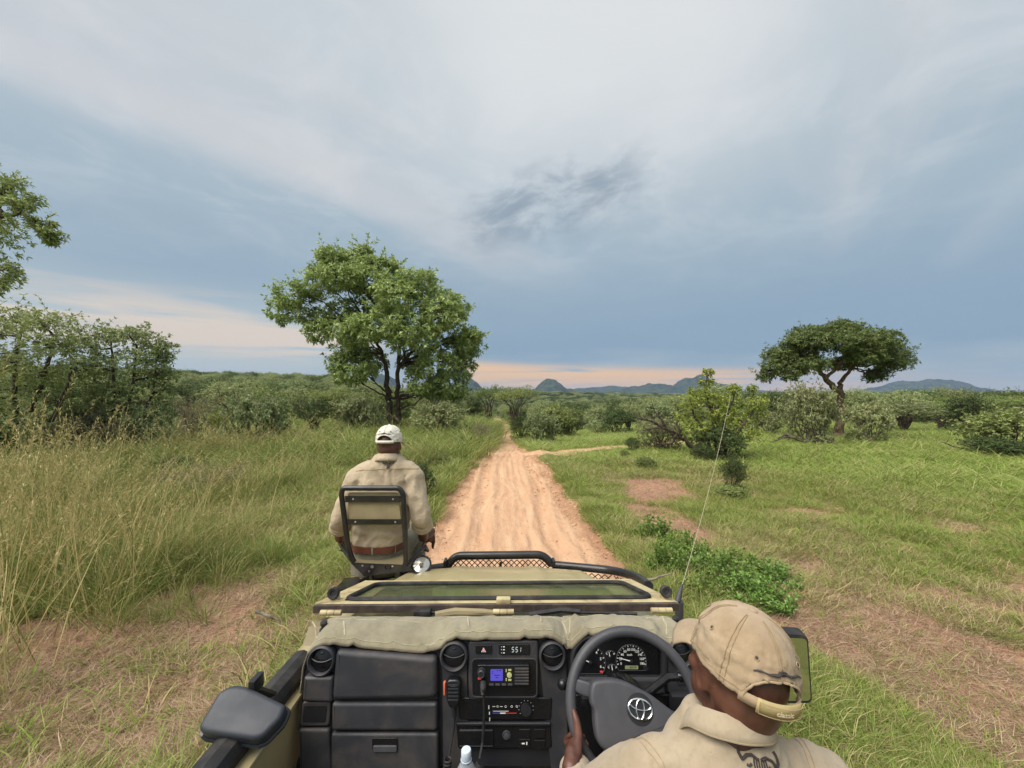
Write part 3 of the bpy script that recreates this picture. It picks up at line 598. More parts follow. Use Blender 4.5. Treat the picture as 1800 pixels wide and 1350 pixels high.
# ---- trees crowding in at the left edge
def left_tree(name, label, D, base_px, clumps, stems, leaf, bk, seed, L=0.13, W_=0.05, dens=1.0, th=1.0, per=7):
    s = D/678; bx = at(base_px, D); bz = gz(bx, D); p = Plant(seed)
    W = lambda px, py, dy=0.0: np.array([(px-base_px)*s, dy, H-(py-697)*s-bz])
    ends = []
    for pts, r0, r1 in stems:
        n = len(pts); P = p.path([np.array([(pts[0][0]-base_px)*s, pts[0][2] if len(pts[0]) > 2 else 0, -0.15])]+[W(*q) for q in pts[1:]], list(np.linspace(r0, r1, n)*th), 7); ends += list(P[len(P)//3:])
    ends = np.array(ends)
    for (x, y, dy, rx, rz) in clumps:
        c = W(x, y, dy); b = ends[np.argmin(np.linalg.norm(ends-c, axis=1)+0.6*np.maximum(0, ends[:, 2]-c[2]))]; m = b+(c-b)*0.6
        p.limb(b, m, 0.045*th, 0.022, .2); p.limb(m, c, .022, .01, .25)
        p.clump(c, (rx*s*1.05, rx*s*1.1, rz*s), int(dens*rx*rz*s*s*620)+60, per, L, W_, src=m, twigs=9, tr=.012, gthr=-0.12, up=0.4, spread=(0.5, 1.5), lo=0.35); p.sprigs(c, (rx*s, rx*s, rz*s), 5, .34 if D > 11 else .16, L, W_*.9, 6)
    place(p.meshes(name, bk, leaf), name, (bx, D, bz), label, 'tree')
left_tree('broadleaf_tree', 'leafy tree at the far left edge whose boughs reach in high against the sky', 10.0, -180,
          [(5, 322, 0, 26, 16), (22, 345, .3, 24, 13), (45, 368, -.2, 20, 10), (62, 390, .1, 16, 9), (20, 392, -.4, 30, 8), (76, 408, .1, 11, 8), (80, 420, .1, 7, 7), (-35, 325, 0, 40, 28), (-60, 400, .4, 50, 40), (0, 475, .2, 20, 16), (5, 505, -.2, 18, 16), (-40, 480, 0, 44, 36), (-120, 300, .3, 70, 50), (-200, 260, 0, 80, 50), (-100, 420, -.6, 60, 40), (-260, 330, .5, 80, 50)],
          [([(-180, 900), (-180, 700), (-170, 560), (-140, 460)], .22, .12), ([(-180, 900, .1), (-150, 560), (-90, 450), (-30, 390), (40, 375)], .12, .03), ([(-182, 900, -.1), (-190, 600), (-210, 420), (-200, 300)], .14, .05)], L_BIG, BARK, 111, L=0.13, W_=0.04, dens=0.55)
left_tree('spreading_tree', 'tall grey-green tree on the left edge with many slanting dark stems', 13.5, 40,
          [(20, 560, 0, 40, 20), (60, 555, .5, 34, 18), (-30, 560, 0, 50, 30), (95, 575, -.3, 34, 16), (30, 590, -.8, 46, 18), (80, 600, .7, 44, 18), (0, 620, .4, 50, 20), (110, 610, -.5, 34, 20), (50, 635, -1.0, 48, 18), (-40, 640, 0, 60, 30), (20, 665, .8, 50, 20), (80, 660, -.4, 44, 20), (30, 700, -.9, 50, 22), (90, 705, .3, 36, 22), (-30, 710, .3, 50, 26), (125, 650, .3, 30, 20), (60, 740, -.7, 46, 18)],
          [([(20, 790), (0, 740), (-20, 680), (-30, 600)], .10, .04), ([(40, 790, .1), (50, 730), (75, 670), (90, 620), (95, 590)], .10, .03), ([(45, 790, -.2), (90, 740), (120, 680), (125, 640)], .08, .03), ([(30, 790, .2), (25, 700), (30, 620), (40, 570)], .09, .03)], L_LEFT, BARK, 112, L=0.13, W_=0.045, dens=0.62)
left_tree('spreading_tree', 'rounded grey-green tree, its crown layered, right of the left-edge tree', 15.5, 205,
          [(165, 590, 0, 32, 16), (200, 585, .4, 36, 14), (240, 590, -.3, 34, 14), (270, 605, .2, 26, 16), (285, 620, 0, 16, 16), (180, 615, -.7, 40, 18), (225, 620, .7, 42, 18), (265, 635, -.4, 32, 18), (160, 640, .3, 30, 18), (205, 650, -1.0, 42, 18), (250, 660, .5, 36, 18), (285, 655, 0, 16, 12), (180, 680, .2, 40, 20), (230, 690, -.8, 40, 20), (270, 690, .2, 26, 20), (150, 700, 0, 32, 22), (200, 725, -.3, 46, 20), (255, 725, .4, 34, 18)],
          [([(205, 780), (190, 740), (170, 690), (160, 630)], .09, .03), ([(210, 780, .2), (220, 730), (235, 670), (240, 610)], .09, .03), ([(208, 780, -.1), (245, 740), (270, 690), (275, 630)], .07, .025), ([(206, 780), (205, 720), (200, 650), (195, 600)], .09, .03)], L_LEFT, BARK, 113, L=0.14, W_=0.05, dens=0.62)

# ---- fallen and leaning dead wood
def dead_wood(name, label, D, runs, seed, r0=0.05, cat='dead branch', mt=None, twigs=3, lift=0.0):
    s = D/678; bx = at(runs[0][0][0], D); bz = gz(bx, D); p = Plant(seed); W = lambda px, py, dy=0.0: Vector(((px-runs[0][0][0])*s, dy, H-(py-697)*s-bz))
    for i, run in enumerate(runs):
        k = len(run); P = p.path([np.array(W(*q)) for q in run], list(np.linspace(r0*(1 if i == 0 else .7), r0*0.25, k)), 7)
        for q in range(twigs):
            a = P[p.rng.integers(1, len(P))]; p.limb(a, a+p.rng.normal(size=3)*np.array([.35, .3, .3]), r0*.22, r0*.06, .3, 5, 0, 4)
    o = link(name, p.t.mesh(name, mt or BARK, ang=60)); o.location = (bx, D, bz+lift); tag(o, label, cat)
dead_wood('fallen_branch', 'dark fallen branch lying below the pale bush by the umbrella tree', 20.5, [[(1500, 786), (1480, 785), (1460, 777), (1440, 773), (1415, 778), (1395, 770), (1378, 768), (1358, 778)], [(1440, 773), (1425, 755), (1405, 745)], [(1460, 777), (1450, 760, .3)], [(1395, 770), (1385, 764, .2), (1375, 772, .3)]], 121, .10, mt=BARK)
dead_wood('fallen_branch', 'bare black branch sticking out of the dark bush at the right edge', 18.5, [[(1740, 795), (1710, 790), (1680, 786), (1655, 777)], [(1710, 790), (1690, 795, .2)]], 122, .06)
dead_wood('leaning_dead_tree', 'half-dead tree arching over with black bare boughs left of the yellow-green tree', 17.0, [[(1222, 792), (1205, 775), (1190, 762), (1172, 754), (1150, 752), (1130, 757)], [(1190, 762), (1182, 778), (1165, 782), (1150, 778)], [(1172, 754), (1160, 735), (1150, 722)], [(1200, 770), (1190, 745), (1195, 725)], [(1172, 754), (1145, 740), (1120, 735)], [(1190, 762), (1215, 752, .5), (1235, 755, .6)]], 123, .10, 'dead tree', twigs=9)
dead_wood('fallen_stick', 'pale broken stick lying in the grass left of the dashboard', 3.95, [[(450, 1078), (478, 1088), (505, 1099), (538, 1112)]], 124, .018, 'stick', BARKG, 0, .02)
dead_wood('fallen_stick', 'pale grey stick poking out of the weeds beside the black front bar', 3.3, [[(1136, 1022), (1158, 1016), (1182, 1009)]], 125, .014, 'stick', BARKG, 0, .01)

# ---- bushes one can tell apart
bush('thorn', 335, 19, 110, 105, 'sparse grey-brown thorn bush between the layered tree and the pale round bush')
bush('pale', 455, 17.5, 118, 112, 'pale rounded bush with dead grey twigs beneath, left of the seated man')
bush('thorn', 462, 16.6, 80, 42, 'tangle of dead grey twigs at the foot of the pale round bush', 'dead shrub', name='dead_shrub')
for px_, d_, w_, h_, kind_, lab_ in ((30, 13.0, 120, 110, 'pale', 'grey-green thicket under the tall left-edge tree'), (100, 13.4, 110, 96, 'thorn', 'grey twiggy thicket between the two left trees'), (150, 14.6, 90, 110, 'pale', 'pale thicket at the left foot of the layered tree'), (205, 14.8, 120, 104, 'thorn', 'twiggy grey thicket under the layered tree'), (258, 15.3, 90, 96, 'pale', 'pale thicket at the right foot of the layered tree'), (-20, 12.6, 120, 120, 'mid', 'green thicket cut by the left picture edge')):
    bush(kind_, px_, d_, w_, h_, lab_, 'thicket', name='thicket')
bush('yellow', 383, 21, 46, 60, 'small yellow-green bush behind the tall straw grass')
bush('dark', 325, 15.2, 50, 30, 'low dark shrub half buried in the tall straw grass', 'shrub')
bush('round', 552, 21, 78, 76, 'small olive tree with a short trunk left of the forked tall tree', 'tree')
bush('pale', 632, 23, 100, 84, 'pale green bush just left of the forked trunk')
bush('pale', 775, 23, 112, 74, 'pale green bush right of the forked trunk')
bush('mid', 470, 27, 90, 90, 'mid-green bush rising behind the pale round bush')
bush('greyround', 410, 34, 110, 80, 'grey-green tree behind the sparse thorn bush', 'tree')
bush('dark', 738, 8.6, 62, 66, 'dark leafy shrub just right of the seated man', 'shrub')
bush('dark', 812, 18.2, 44, 26, 'low dark shrub at the left verge before the road dips', 'shrub')
bush('thorn', 846, 20.5, 62, 44, 'dry straw-brown shrub on the left verge where the road dips', 'shrub')
bush('mid', 770, 12.5, 44, 30, 'small green shrub on the left verge near the road', 'shrub')
bush('flat', 905, 44, 96, 86, 'dark flat-crowned tree with two stems above the road end', 'tree')
bush('flat', 858, 52, 74, 78, 'dark tree left of the road end with light showing under its crown', 'tree')
bush('pale', 950, 26, 72, 62, 'pale green bush with dark stem on the right side of the road dip')
bush('dark', 915, 29, 46, 44, 'dark bush against the pale one beside the road dip')
bush('dark', 1004, 37, 50, 44, 'dark rounded bush behind the side track, nearest the pale bush')
bush('pale', 1052, 40, 44, 30, 'small pale bush on the valley floor behind the side track')
bush('dark', 1085, 38, 70, 52, 'broad dark bush in the valley left of the half-dead tree')
bush('pale', 1160, 18.2, 96, 66, 'thin grey-green bush tangled with the half-dead tree')
bush('dark', 1112, 17.5, 36, 28, 'small dark shrub at the foot of the half-dead tree', 'shrub')
bush('dark', 1290, 9.3, 50, 74, 'small dark upright shrub alone on the near right grass', 'shrub')
bush('mid', 1286, 9.1, 66, 26, 'low leafy tuft round the foot of the upright dark shrub', 'shrub')
bush('mid', 1136, 12.4, 44, 26, 'small tuft of green shrub on the field right of the road', 'shrub')
bush('mid', 1098, 14.8, 22, 18, 'tiny green shrub on the field near the side track', 'shrub')
bush('pale', 1420, 21.5, 104, 118, 'pale grey-green bush left of the umbrella tree trunk')
bush('pale', 1525, 22.5, 84, 84, 'grey-green bush right of the umbrella tree trunk')
bush('pale', 1350, 28, 60, 52, 'grey-green bush behind the yellow-green tree')
bush('mid', 1775, 17.6, 150, 92, 'bushy dark-green tree at the right edge with drooping boughs')
bush('dark', 1755, 16.8, 110, 40, 'dark low bush hugging the ground at the right edge')
bush('greyround', 1590, 34, 100, 56, 'grey-green tree right behind the umbrella tree', 'tree')
bush('flat', 1655, 38, 84, 56, 'flat-crowned grey tree in the belt right of the umbrella tree', 'tree')
bush('weed', 1262, 4.75, 118, 66, 'leafy bright weed clump in the verge beside the vehicle front', 'weed')
bush('weed', 1325, 4.35, 130, 66, 'broad-leaved weed clump nearest the driver on the right verge', 'weed')
bush('weed', 1200, 5.6, 90, 54, 'smaller weed clump farthest forward on the right verge', 'weed')
bush('weed', 1290, 5.2, 104, 46, 'weed clump behind the two big ones on the right verge', 'weed')

bush('weed', 1175, 5.0, 90, 60, 'leafy weed clump touching the front bar end on the right', 'weed')
bush('weed', 1355, 4.9, 100, 44, 'weed clump farthest right on the near verge', 'weed')
bush('weed', 1150, 6.3, 80, 46, 'low weed clump at the road edge ahead of the others', 'weed')
bush('weed', 1245, 4.35, 96, 52, 'weed clump directly behind the aerial foot', 'weed')
bush('thorn', 350, 9.2, 150, 66, 'brown-green low scrub standing in the tall straw grass', 'shrub')
bush('dark', 300, 11.5, 80, 40, 'dim green shrub deep in the tall straw grass', 'shrub')
# ---- yellow-green tree with dark skirts
def yellow_tree():
    D = 15.2; s = D/678; b0 = 1262; bx = at(b0, D); bz = gz(bx, D); p = Plant(131); W = lambda px, py, dy=0.0: np.array([(px-b0)*s, dy, H-(py-697)*s-bz])
    P = []
    for pts in ([(1262, 800), (1258, 760), (1250, 720), (1242, 690), (1238, 662)], [(1266, 800), (1272, 750), (1285, 715), (1292, 690)], [(1258, 800), (1240, 760), (1225, 730), (1212, 705)], [(1265, 800), (1290, 760), (1315, 725), (1330, 705)]):
        P += list(p.path([np.array([(pts[0][0]-b0)*s, 0, -.1])]+[W(*q, p.rng.uniform(-.3, .3)) for q in pts[1:]], list(np.linspace(.07, .018, len(pts))), 6)[6:])
    P = np.array(P)
    cl = [(1240, 672, 0, 13, 13), (1246, 655, .05, 9, 9), (1232, 690, .2, 20, 12), (1210, 705, -.2, 22, 13), (1250, 700, -.4, 24, 14), (1290, 705, .2, 26, 14), (1292, 685, 0, 12, 10), (1320, 710, -.2, 22, 13), (1335, 725, .1, 16, 14), (1220, 730, .3, 30, 16), (1262, 730, -.5, 34, 18), (1305, 735, .4, 32, 17), (1215, 755, -.3, 24, 14), (1262, 760, .3, 34, 16), (1305, 760, -.3, 26, 13), (1322, 682, 0, 8, 7), (1345, 700, .1, 9, 7)]
    for (x, y, dy, rx, rz) in cl:
        c = W(x, y, dy); b = P[np.argmin(np.linalg.norm(P-c, axis=1))]; p.limb(b, c, .02, .008, .2)
        p.clump(c, (rx*s, rx*s, rz*s), int(rx*rz*s*s*900)+40, 6, .10, .045, src=b, twigs=4, tr=.008, gthr=-.1, lo=.3)
    place(p.meshes('yel', BARK, L_YEL), 'young_tree', (bx, D, bz), 'ragged yellow-green young tree behind the whip aerial', 'tree')
    bush('dark', 1262, 14.7, 104, 66, 'dark dense bush under the ragged yellow-green tree')
    bush('dark', 1238, 14.2, 50, 34, 'small black-green shrub below the half-dead tree boughs', 'shrub')
yellow_tree()

# ---- belt of bushes across the middle distance
def belt():
    r = random.Random(21); out = []; tries = 0
    while len(out) < 125 and tries < 4000:
        tries += 1
        d = 30+70*r.random()**1.3; px = r.uniform(-40, 1840); x = at(px, d)
        if abs(x-float(road_c(d))) < 4 or any((x-a[0])**2+(d-a[1])**2 < 9 for a in out): continue
        if 1030 < px and d < 34: continue
        out.append((x, d, px, r.choices(['pale', 'mid', 'dark', 'greyround', 'round', 'flat', 'thorn'], [4, 3, 4, 3, 3, 3, 1])[0]))
    where = [(150, 'behind the two left trees'), (330, 'behind the thorn bush on the left'), (520, 'behind the pale round bush on the left'), (640, 'left of the forked tall tree'), (790, 'right of the forked tall tree'), (880, 'left of the road end'),
             (990, 'just right of the road end'), (1110, 'beyond the side track'), (1230, 'behind the half-dead tree'), (1360, 'behind the yellow-green tree'), (1480, 'left of the umbrella tree trunk'), (1600, 'right of the umbrella tree trunk'), (1720, 'in the gap towards the right edge'), (9999, 'behind the bush at the right edge')]
    what = {'pale': 'pale grey-green bush', 'mid': 'mid-green bush', 'dark': 'dark green bush', 'thorn': 'sparse dry thorn bush', 'greyround': 'round grey-green tree', 'round': 'round dark tree', 'flat': 'flat-topped tree'}
    nth = ['nearest', 'second-nearest', 'third-nearest', 'fourth-nearest', 'fifth-nearest', 'sixth-nearest', 'seventh-nearest', 'eighth-nearest', 'ninth-nearest', 'tenth-nearest']; seen = {}
    tot = {}
    for q in out: k = (q[3], next(w for e, w in where if q[2] < e)); tot[k] = tot.get(k, 0)+1
    for x, d, px, k in sorted(out, key=lambda q: q[1]):
        ms = KINDS[k]; sc = r.uniform(0.75, 1.25)*(1.0 if k in ('flat', 'round', 'greyround') else 1.25); w = next(w for e, w in where if px < e); i = seen.get((k, w), 0); seen[(k, w)] = i+1
        lab = (nth[min(i, 9)]+' ' if tot[(k, w)] > 1 else 'single ')+what[k]+' far off '+w; tree = k in ('flat', 'round', 'greyround')
        place(ms[r.randrange(len(ms))], 'belt_tree' if tree else 'belt_bush', (x, d, gz(x, d)-0.05), lab, 'tree' if tree else 'bush', (sc, sc, sc*r.uniform(.85, 1.1)), r.uniform(0, 6.28), 'bushes and trees of the distant belt', ('trunk', 'crown') if tree else ('stem', 'crown'))
belt()

# ------------------------------------------------------------------ scatter (stuff nobody could count)
def src_obj(name, me): return bpy.data.objects.new(name, me)
def scatter(name, P, rot, scl, idx, srcs, label, cat):
    me = bpy.data.meshes.new(name); me.vertices.add(len(P)); me.vertices.foreach_set('co', np.asarray(P, np.float32).ravel())
    for nm, ty, dat, key in (('rot', 'FLOAT_VECTOR', rot, 'vector'), ('scl', 'FLOAT_VECTOR', scl, 'vector'), ('idx', 'INT', idx, 'value')):
        a = me.attributes.new(nm, ty, 'POINT'); a.data.foreach_set(key, np.asarray(dat, np.int32 if ty == 'INT' else np.float32).ravel())
    o = link(name, me); tag(o, label, cat, kind='stuff')
    ng = bpy.data.node_groups.new(name, 'GeometryNodeTree')
    ng.interface.new_socket('Geometry', in_out='INPUT', socket_type='NodeSocketGeometry'); ng.interface.new_socket('Geometry', in_out='OUTPUT', socket_type='NodeSocketGeometry')
    N = ng.nodes; Lk = ng.links; gi = N.new('NodeGroupInput'); go = N.new('NodeGroupOutput'); jn = N.new('GeometryNodeJoinGeometry')
    def attr(nm, ty):
        q = N.new('GeometryNodeInputNamedAttribute'); q.data_type = ty; q.inputs['Name'].default_value = nm
        return next(s for s in q.outputs if s.enabled and s.name == 'Attribute')
    ra, sa, ia = attr('rot', 'FLOAT_VECTOR'), attr('scl', 'FLOAT_VECTOR'), attr('idx', 'INT')
    for k, so in enumerate(srcs):
        oi = N.new('GeometryNodeObjectInfo'); oi.inputs['Object'].default_value = so
        cp = N.new('FunctionNodeCompare'); cp.data_type = 'INT'; cp.operation = 'EQUAL'
        ii = [s for s in cp.inputs if s.enabled]; Lk.new(ia, ii[0]); ii[1].default_value = k
        ip = N.new('GeometryNodeInstanceOnPoints'); Lk.new(gi.outputs[0], ip.inputs['Points']); Lk.new(cp.outputs[0], ip.inputs['Selection'])
        Lk.new(oi.outputs['Geometry'], ip.inputs['Instance']); Lk.new(ra, ip.inputs['Rotation']); Lk.new(sa, ip.inputs['Scale']); Lk.new(ip.outputs[0], jn.inputs[0])
    Lk.new(jn.outputs[0], go.inputs[0])
    md = o.modifiers.new('scatter', 'NODES'); md.node_group = ng
    return o
def tuft(n, h, spread, width, lean, curl, seed, mt, heads=0, hl=0.12, flat=0.0):
    """a tuft of n bent blades, each three segments, optional seed heads"""
    r = np.random.default_rng(seed); a = r.uniform(0, 6.283, n); q = np.sqrt(r.uniform(0, 1, n))*spread
    b = np.stack([np.cos(a)*q, np.sin(a)*q, np.zeros(n)], 1); a2 = a+r.normal(size=n)*0.9
    d = np.stack([np.cos(a2), np.sin(a2), np.zeros(n)], 1); ln = r.uniform(lean[0], lean[1], n)[:, None]; hh = (h*r.uniform(0.55, 1.1, n))[:, None]; cu = (curl*r.uniform(0.3, 1.3, n))[:, None]
    a3 = r.uniform(0, 6.283, n); s = np.stack([np.cos(a3), np.sin(a3), np.zeros(n)], 1)*(width*r.uniform(.7, 1.3, n))[:, None]
    up = np.array([0, 0, 1.0]); pts = []
    for t in (0, .35, .7, 1.0): pts.append(b+d*hh*(ln*t+cu*t*t*t)+up*hh*(t*(1-0.35*ln*flat)-cu*0.55*t*t*t*(1 if flat == 0 else 1.2)))
    w = (1.0, .85, .55)
    V = []
    for k in range(3): V += [pts[k]-s*w[k]*.5, pts[k]+s*w[k]*.5]
    V += [pts[3]-s*.06, pts[3]+s*.06]
    V = np.stack(V, 1).reshape(-1, 3); base = np.arange(n)[:, None]*8
    F = np.concatenate([base+np.array([[2*k, 2*k+1, 2*k+3, 2*k+2]]) for k in range(3)])
    if heads:
        m = min(heads, n); i = np.arange(m); e = pts[3][i]; dirv = unit(pts[3][i]-pts[2][i]); C = np.concatenate([e-dirv*hl*f for f in (0, .2, .4, .6, .8, 1.0)]); A = np.concatenate([dirv]*6)
        v2, f2 = rosettes(C, A, 3, hl*0.26, 0.008, (0.2, 0.6), r); F = np.concatenate([F, f2+len(V)]); V = np.concatenate([V, v2])
    return np_mesh('tuft', V, F, mt)
def mat_grass(name, a, b, c, fa, tr=0.25):
    m, g = mat_new(name); isl = g.n('ShaderNodeNewGeometry').outputs['Random Per Island']; ob = g.n('ShaderNodeObjectInfo').outputs['Random']
    pos = g.n('ShaderNodeNewGeometry').outputs['Position']; n1 = g.noise(pos, 0.55, 4, 0.6)
    col = g.mix(g.mr(g.m('ADD', g.m('MULTIPLY', isl, 0.55), g.m('ADD', g.m('MULTIPLY', ob, 0.25), g.m('MULTIPLY', n1, 0.4))), 0.25, 0.95, it='LINEAR'), a, b)
    col = g.mix(g.mr(g.m('FRACT', g.m('MULTIPLY', isl, 13.7)), 1-fa-0.05, 1-fa+0.05), col, c)
    p = g.n('ShaderNodeBsdfPrincipled', {'Base Color': col, 'Roughness': 0.6, 'Specular IOR Level': 0.25}); t = g.n('ShaderNodeBsdfTranslucent', {'Color': col})
    x = g.n('ShaderNodeMixShader', {0: tr, 1: p.outputs[0], 2: t.outputs[0]}); g.n('ShaderNodeOutputMaterial', {'Surface': x.outputs[0]}); return m
G_GREEN = mat_grass('grass_green', lin(108, 122, 54), lin(146, 156, 80), lin(176, 158, 112), .26)
G_BRIGHT = mat_grass('grass_bright', lin(110, 134, 54), lin(146, 166, 76), lin(172, 176, 100), .14)
G_OLIVE = mat_grass('grass_olive', lin(102, 120, 54), lin(140, 154, 80), lin(188, 178, 122), .16)
G_STRAW = mat_grass('grass_straw', lin(168, 152, 100), lin(206, 190, 136), lin(132, 132, 76), .2)
G_LITTER = mat_grass('grass_litter', lin(150, 122, 98), lin(192, 168, 138), lin(124, 98, 78), .25, 0.1)
tufts = [tuft(34, .085, .15, .0055, (.3, 1.3), .5, 1, G_GREEN), tuft(34, .10, .14, .0068, (.2, 1.2), .5, 2, G_BRIGHT), tuft(22, .24, .11, .0055, (.1, .8), .5, 3, G_OLIVE), tuft(34, .42, .15, .0065, (.1, .7), .45, 4, G_OLIVE),
         tuft(10, .92, .11, .005, (.05, .4), .22, 5, G_STRAW, 6, .16), tuft(26, .62, .16, .007, (.1, .6), .5, 6, G_OLIVE), tuft(26, .13, .14, .005, (.6, 1.4), .3, 7, G_LITTER, flat=1.0), tuft(5, 1.6, .12, .007, (.04, .4), .18, 8, G_STRAW, 4, .26),
         tuft(22, .13, .14, .0055, (.3, 1.1), .5, 9, G_STRAW)]
TS = [src_obj('grass_tuft', t) for t in tufts]
def field(n, rmin, rmax, seed, az=(-58, 58), power=1.0):
    r = np.random.default_rng(seed); a = np.radians(r.uniform(az[0], az[1], n)); u = r.uniform(0, 1, n)
    q = np.exp(np.log(rmin)+(np.log(rmax)-np.log(rmin))*u**power); return q*np.sin(a), q*np.cos(a), q, r
def in_car(x, y): return (np.abs(x+0.08) < 0.95) & (y > -3) & (y < 3.15)
def grass(name, label, n, rmin, rmax, seed, choose, size, az=(-58, 58), power=1.0, cat='grass', keep_road=0.06, zs=1.0):
    x, y, q, r = field(n, rmin, rmax, seed, az, power)
    prob, idx, sc = choose(x, y, q, r)
    ok = (r.uniform(0, 1, len(x)) < prob) & (on_road(x, y) > keep_road) & (on_track(x, y) > 0.0) & ~((x > .8) & (x < 11) & (y < track_c(x)) & (y > track_c(x)-3.6) & (r.uniform(0, 1, len(x)) < .9)) & ~in_car(x, y)
    x, y, q, idx, sc = x[ok], y[ok], q[ok], idx[ok], sc[ok]; z = ground_h(x, y)-0.01
    m = len(x); rot = np.stack([r.normal(size=m)*.12, r.normal(size=m)*.12, r.uniform(0, 6.283, m)], 1)
    s = sc*size(q)*r.uniform(.7, 1.3, m); scl = np.stack([s*np.clip(q/9, 1, 3.2)**.55, s*np.clip(q/9, 1, 3.2)**.55, s*zs], 1)
    scatter(name, np.stack([x, y, z], 1), rot, scl, idx, TS, label, cat)
def ch_short(x, y, q, r):
    b = bare(x, y); n = fbm(x*.35, y*.35, 71, 4); pick = r.uniform(0, 1, len(x)); left = x < road_c(y)
    edge = np.exp(-(np.maximum(on_road(x, y), 0)/0.7)**2); zone = np.where(left, (x < -2.6)*1.0, 0)
    dry = np.clip((n-0.45)*5+0.40*np.exp(-((x-5)/2.2)**2-((y-5)/2.8)**2)+zone*.45, 0, 1)*(1-edge*.7)*np.clip(1.3-q/16, 0.12, 1)
    idx = np.where(pick < dry*.62, 6, np.where(pick < dry*.82, 8, np.where(pick < .58, 0, np.where(pick < .86, 1, 2))))
    sc = np.where(edge > .4, 1.0, np.where(idx == 2, .8, 1.0))*np.where(left, 1.2, 0.9); prob = np.clip(1-b*1.7, .025, 1)*np.clip(.2+2.2*(fbm(x*1.3+3, y*1.3, 77, 4)-.3), .12, 1)*np.where(left, .85, 1.0)
    return prob, idx, sc
def ch_tall(x, y, q, r):
    n = fbm(x*.4, y*.4, 81, 4); n2 = fbm(x*.9+9, y*.9, 82, 3); b = bare(x, y); pick = r.uniform(0, 1, len(x))
    w = sst(-2.9, -4.6, x)*sst(2.6, 4.8, y-0.25*(x+6))+0.75*sst(-1.9, -3.4, x)*sst(8.5, 11, y)
    w = np.clip(w, 0, 1)*np.clip((n-.40)*4.5, .10, 1)*(1-b)*np.clip(1-(q-17)/14, 0, 1)
    idx = np.where(pick < .55, 3, np.where(pick < .90, 5, np.where(pick < .965, 4, 7))); idx = np.where((n2 > .58) & (pick > .80), 4, idx); idx = np.where((x < -4.6) & (y < 7.5) & (pick > .86), 7, idx)
    return w, idx, np.ones(len(x))*np.clip(.25+1.35*n, .45, 1.3)*np.where(x < -4.4, 1.08, .72)
def ch_mid(x, y, q, r):
    n = fbm(x*.12, y*.12, 91, 4); pick = r.uniform(0, 1, len(x)); left = x < road_c(y)
    return np.clip(1.4-np.abs(n-.5), 0, 1)*1.0, np.where(pick < .62-.25*left, 1, np.where(pick < .88, 0, np.where(left, 3, 2))), np.where(left, 1.7, 1.15)*(.8+.6*n)
one = lambda q: np.ones_like(q)
grass('grass', 'short green and straw-coloured grass covering the ground beside the track', 175000, 1.9, 15, 201, ch_short, lambda q: np.clip(.75+q/22, .8, 1.3))
grass('tall_grass', 'tall olive and straw grass with seed heads left of the track', 30000, 3.0, 30, 202, ch_tall, one, az=(-58, 0))
grass('field_grass', 'green grass of the clearing farther off', 60000, 13, 75, 203, ch_mid, lambda q: np.clip(.95+q/40, 1, 2.2), power=.75, zs=.72)
def ch_stalk(x, y, q, r):
    n = fbm(x*.7, y*.7, 85, 3); w = sst(-3.6, -5.2, x)*sst(2.2, 3.2, y)*np.clip((n-.42)*6, 0, 1); return w, np.full(len(x), 7), np.ones(len(x))
grass('grass_stalks', 'tall pale straw stalks leaning above the grass at the near left edge', 400, 4.2, 9, 205, ch_stalk, one, az=(-60, -30), cat='dry grass')
def litter():
    x, y, q, r = field(60000, 1.9, 12, 204); b = bare(x, y); ok = (r.uniform(0, 1, len(x)) < np.clip(.10+b*.75, 0, .75)*np.clip(.3+1.6*(fbm(x*1.9, y*1.9, 78, 3)-.2), .15, 1)*np.where((x > 2.2) | (x < -1.8), 1, .3)) & (on_road(x, y) > 0.1) & ~in_car(x, y)
    x, y = x[ok], y[ok]; m = len(x)
    scatter('straw_litter', np.stack([x, y, ground_h(x, y)], 1), np.stack([r.normal(size=m)*.1, r.normal(size=m)*.1, r.uniform(0, 6.28, m)], 1), np.repeat(r.uniform(.35, .95, m)[:, None], 3, 1)*np.array([1, 1, .55]), np.zeros(m), [TS[6]], 'dry straw litter strewn over the open soil patches', 'straw')
litter()
def clods():
    ms = []
    for s in range(3):
        b = MB(); b.ell((0, 0, .2), (1, .8, .6), sub=2); r = np.random.default_rng(s); b.v = [tuple(np.array(v)*(1+.35*noise.noise(Vector(v)*1.7+Vector((s*5, 0, 0))))) for v in b.v]; ms.append(src_obj('clod', b.mesh('clod', SAND, ang=20)))
    r = np.random.default_rng(210); n = 9000; y = np.exp(r.uniform(np.log(3), np.log(24), n)); sd = np.where(r.uniform(size=n) < .5, -1, 1); off = np.abs(r.normal(size=n))*.34
    x = road_c(y)+sd*(road_w(y)*.97-off+.12); k = r.uniform(size=n) < .18; x = np.where(k, road_c(y)+r.uniform(-1, 1, n)*road_w(y), x)
    s = (.006+.016*r.uniform(size=n)**3)*np.clip(y/7, .8, 1.8)*np.where(k, .6, 1)
    scatter('clods', np.stack([x, y, ground_h(x, y)-.035], 1), r.uniform(0, 6.28, (n, 3))*np.array([.1, .1, 1]), np.repeat(s[:, None], 3, 1), r.integers(0, 3, n), ms, 'small sandy clods along the track edges', 'soil clods')
clods()
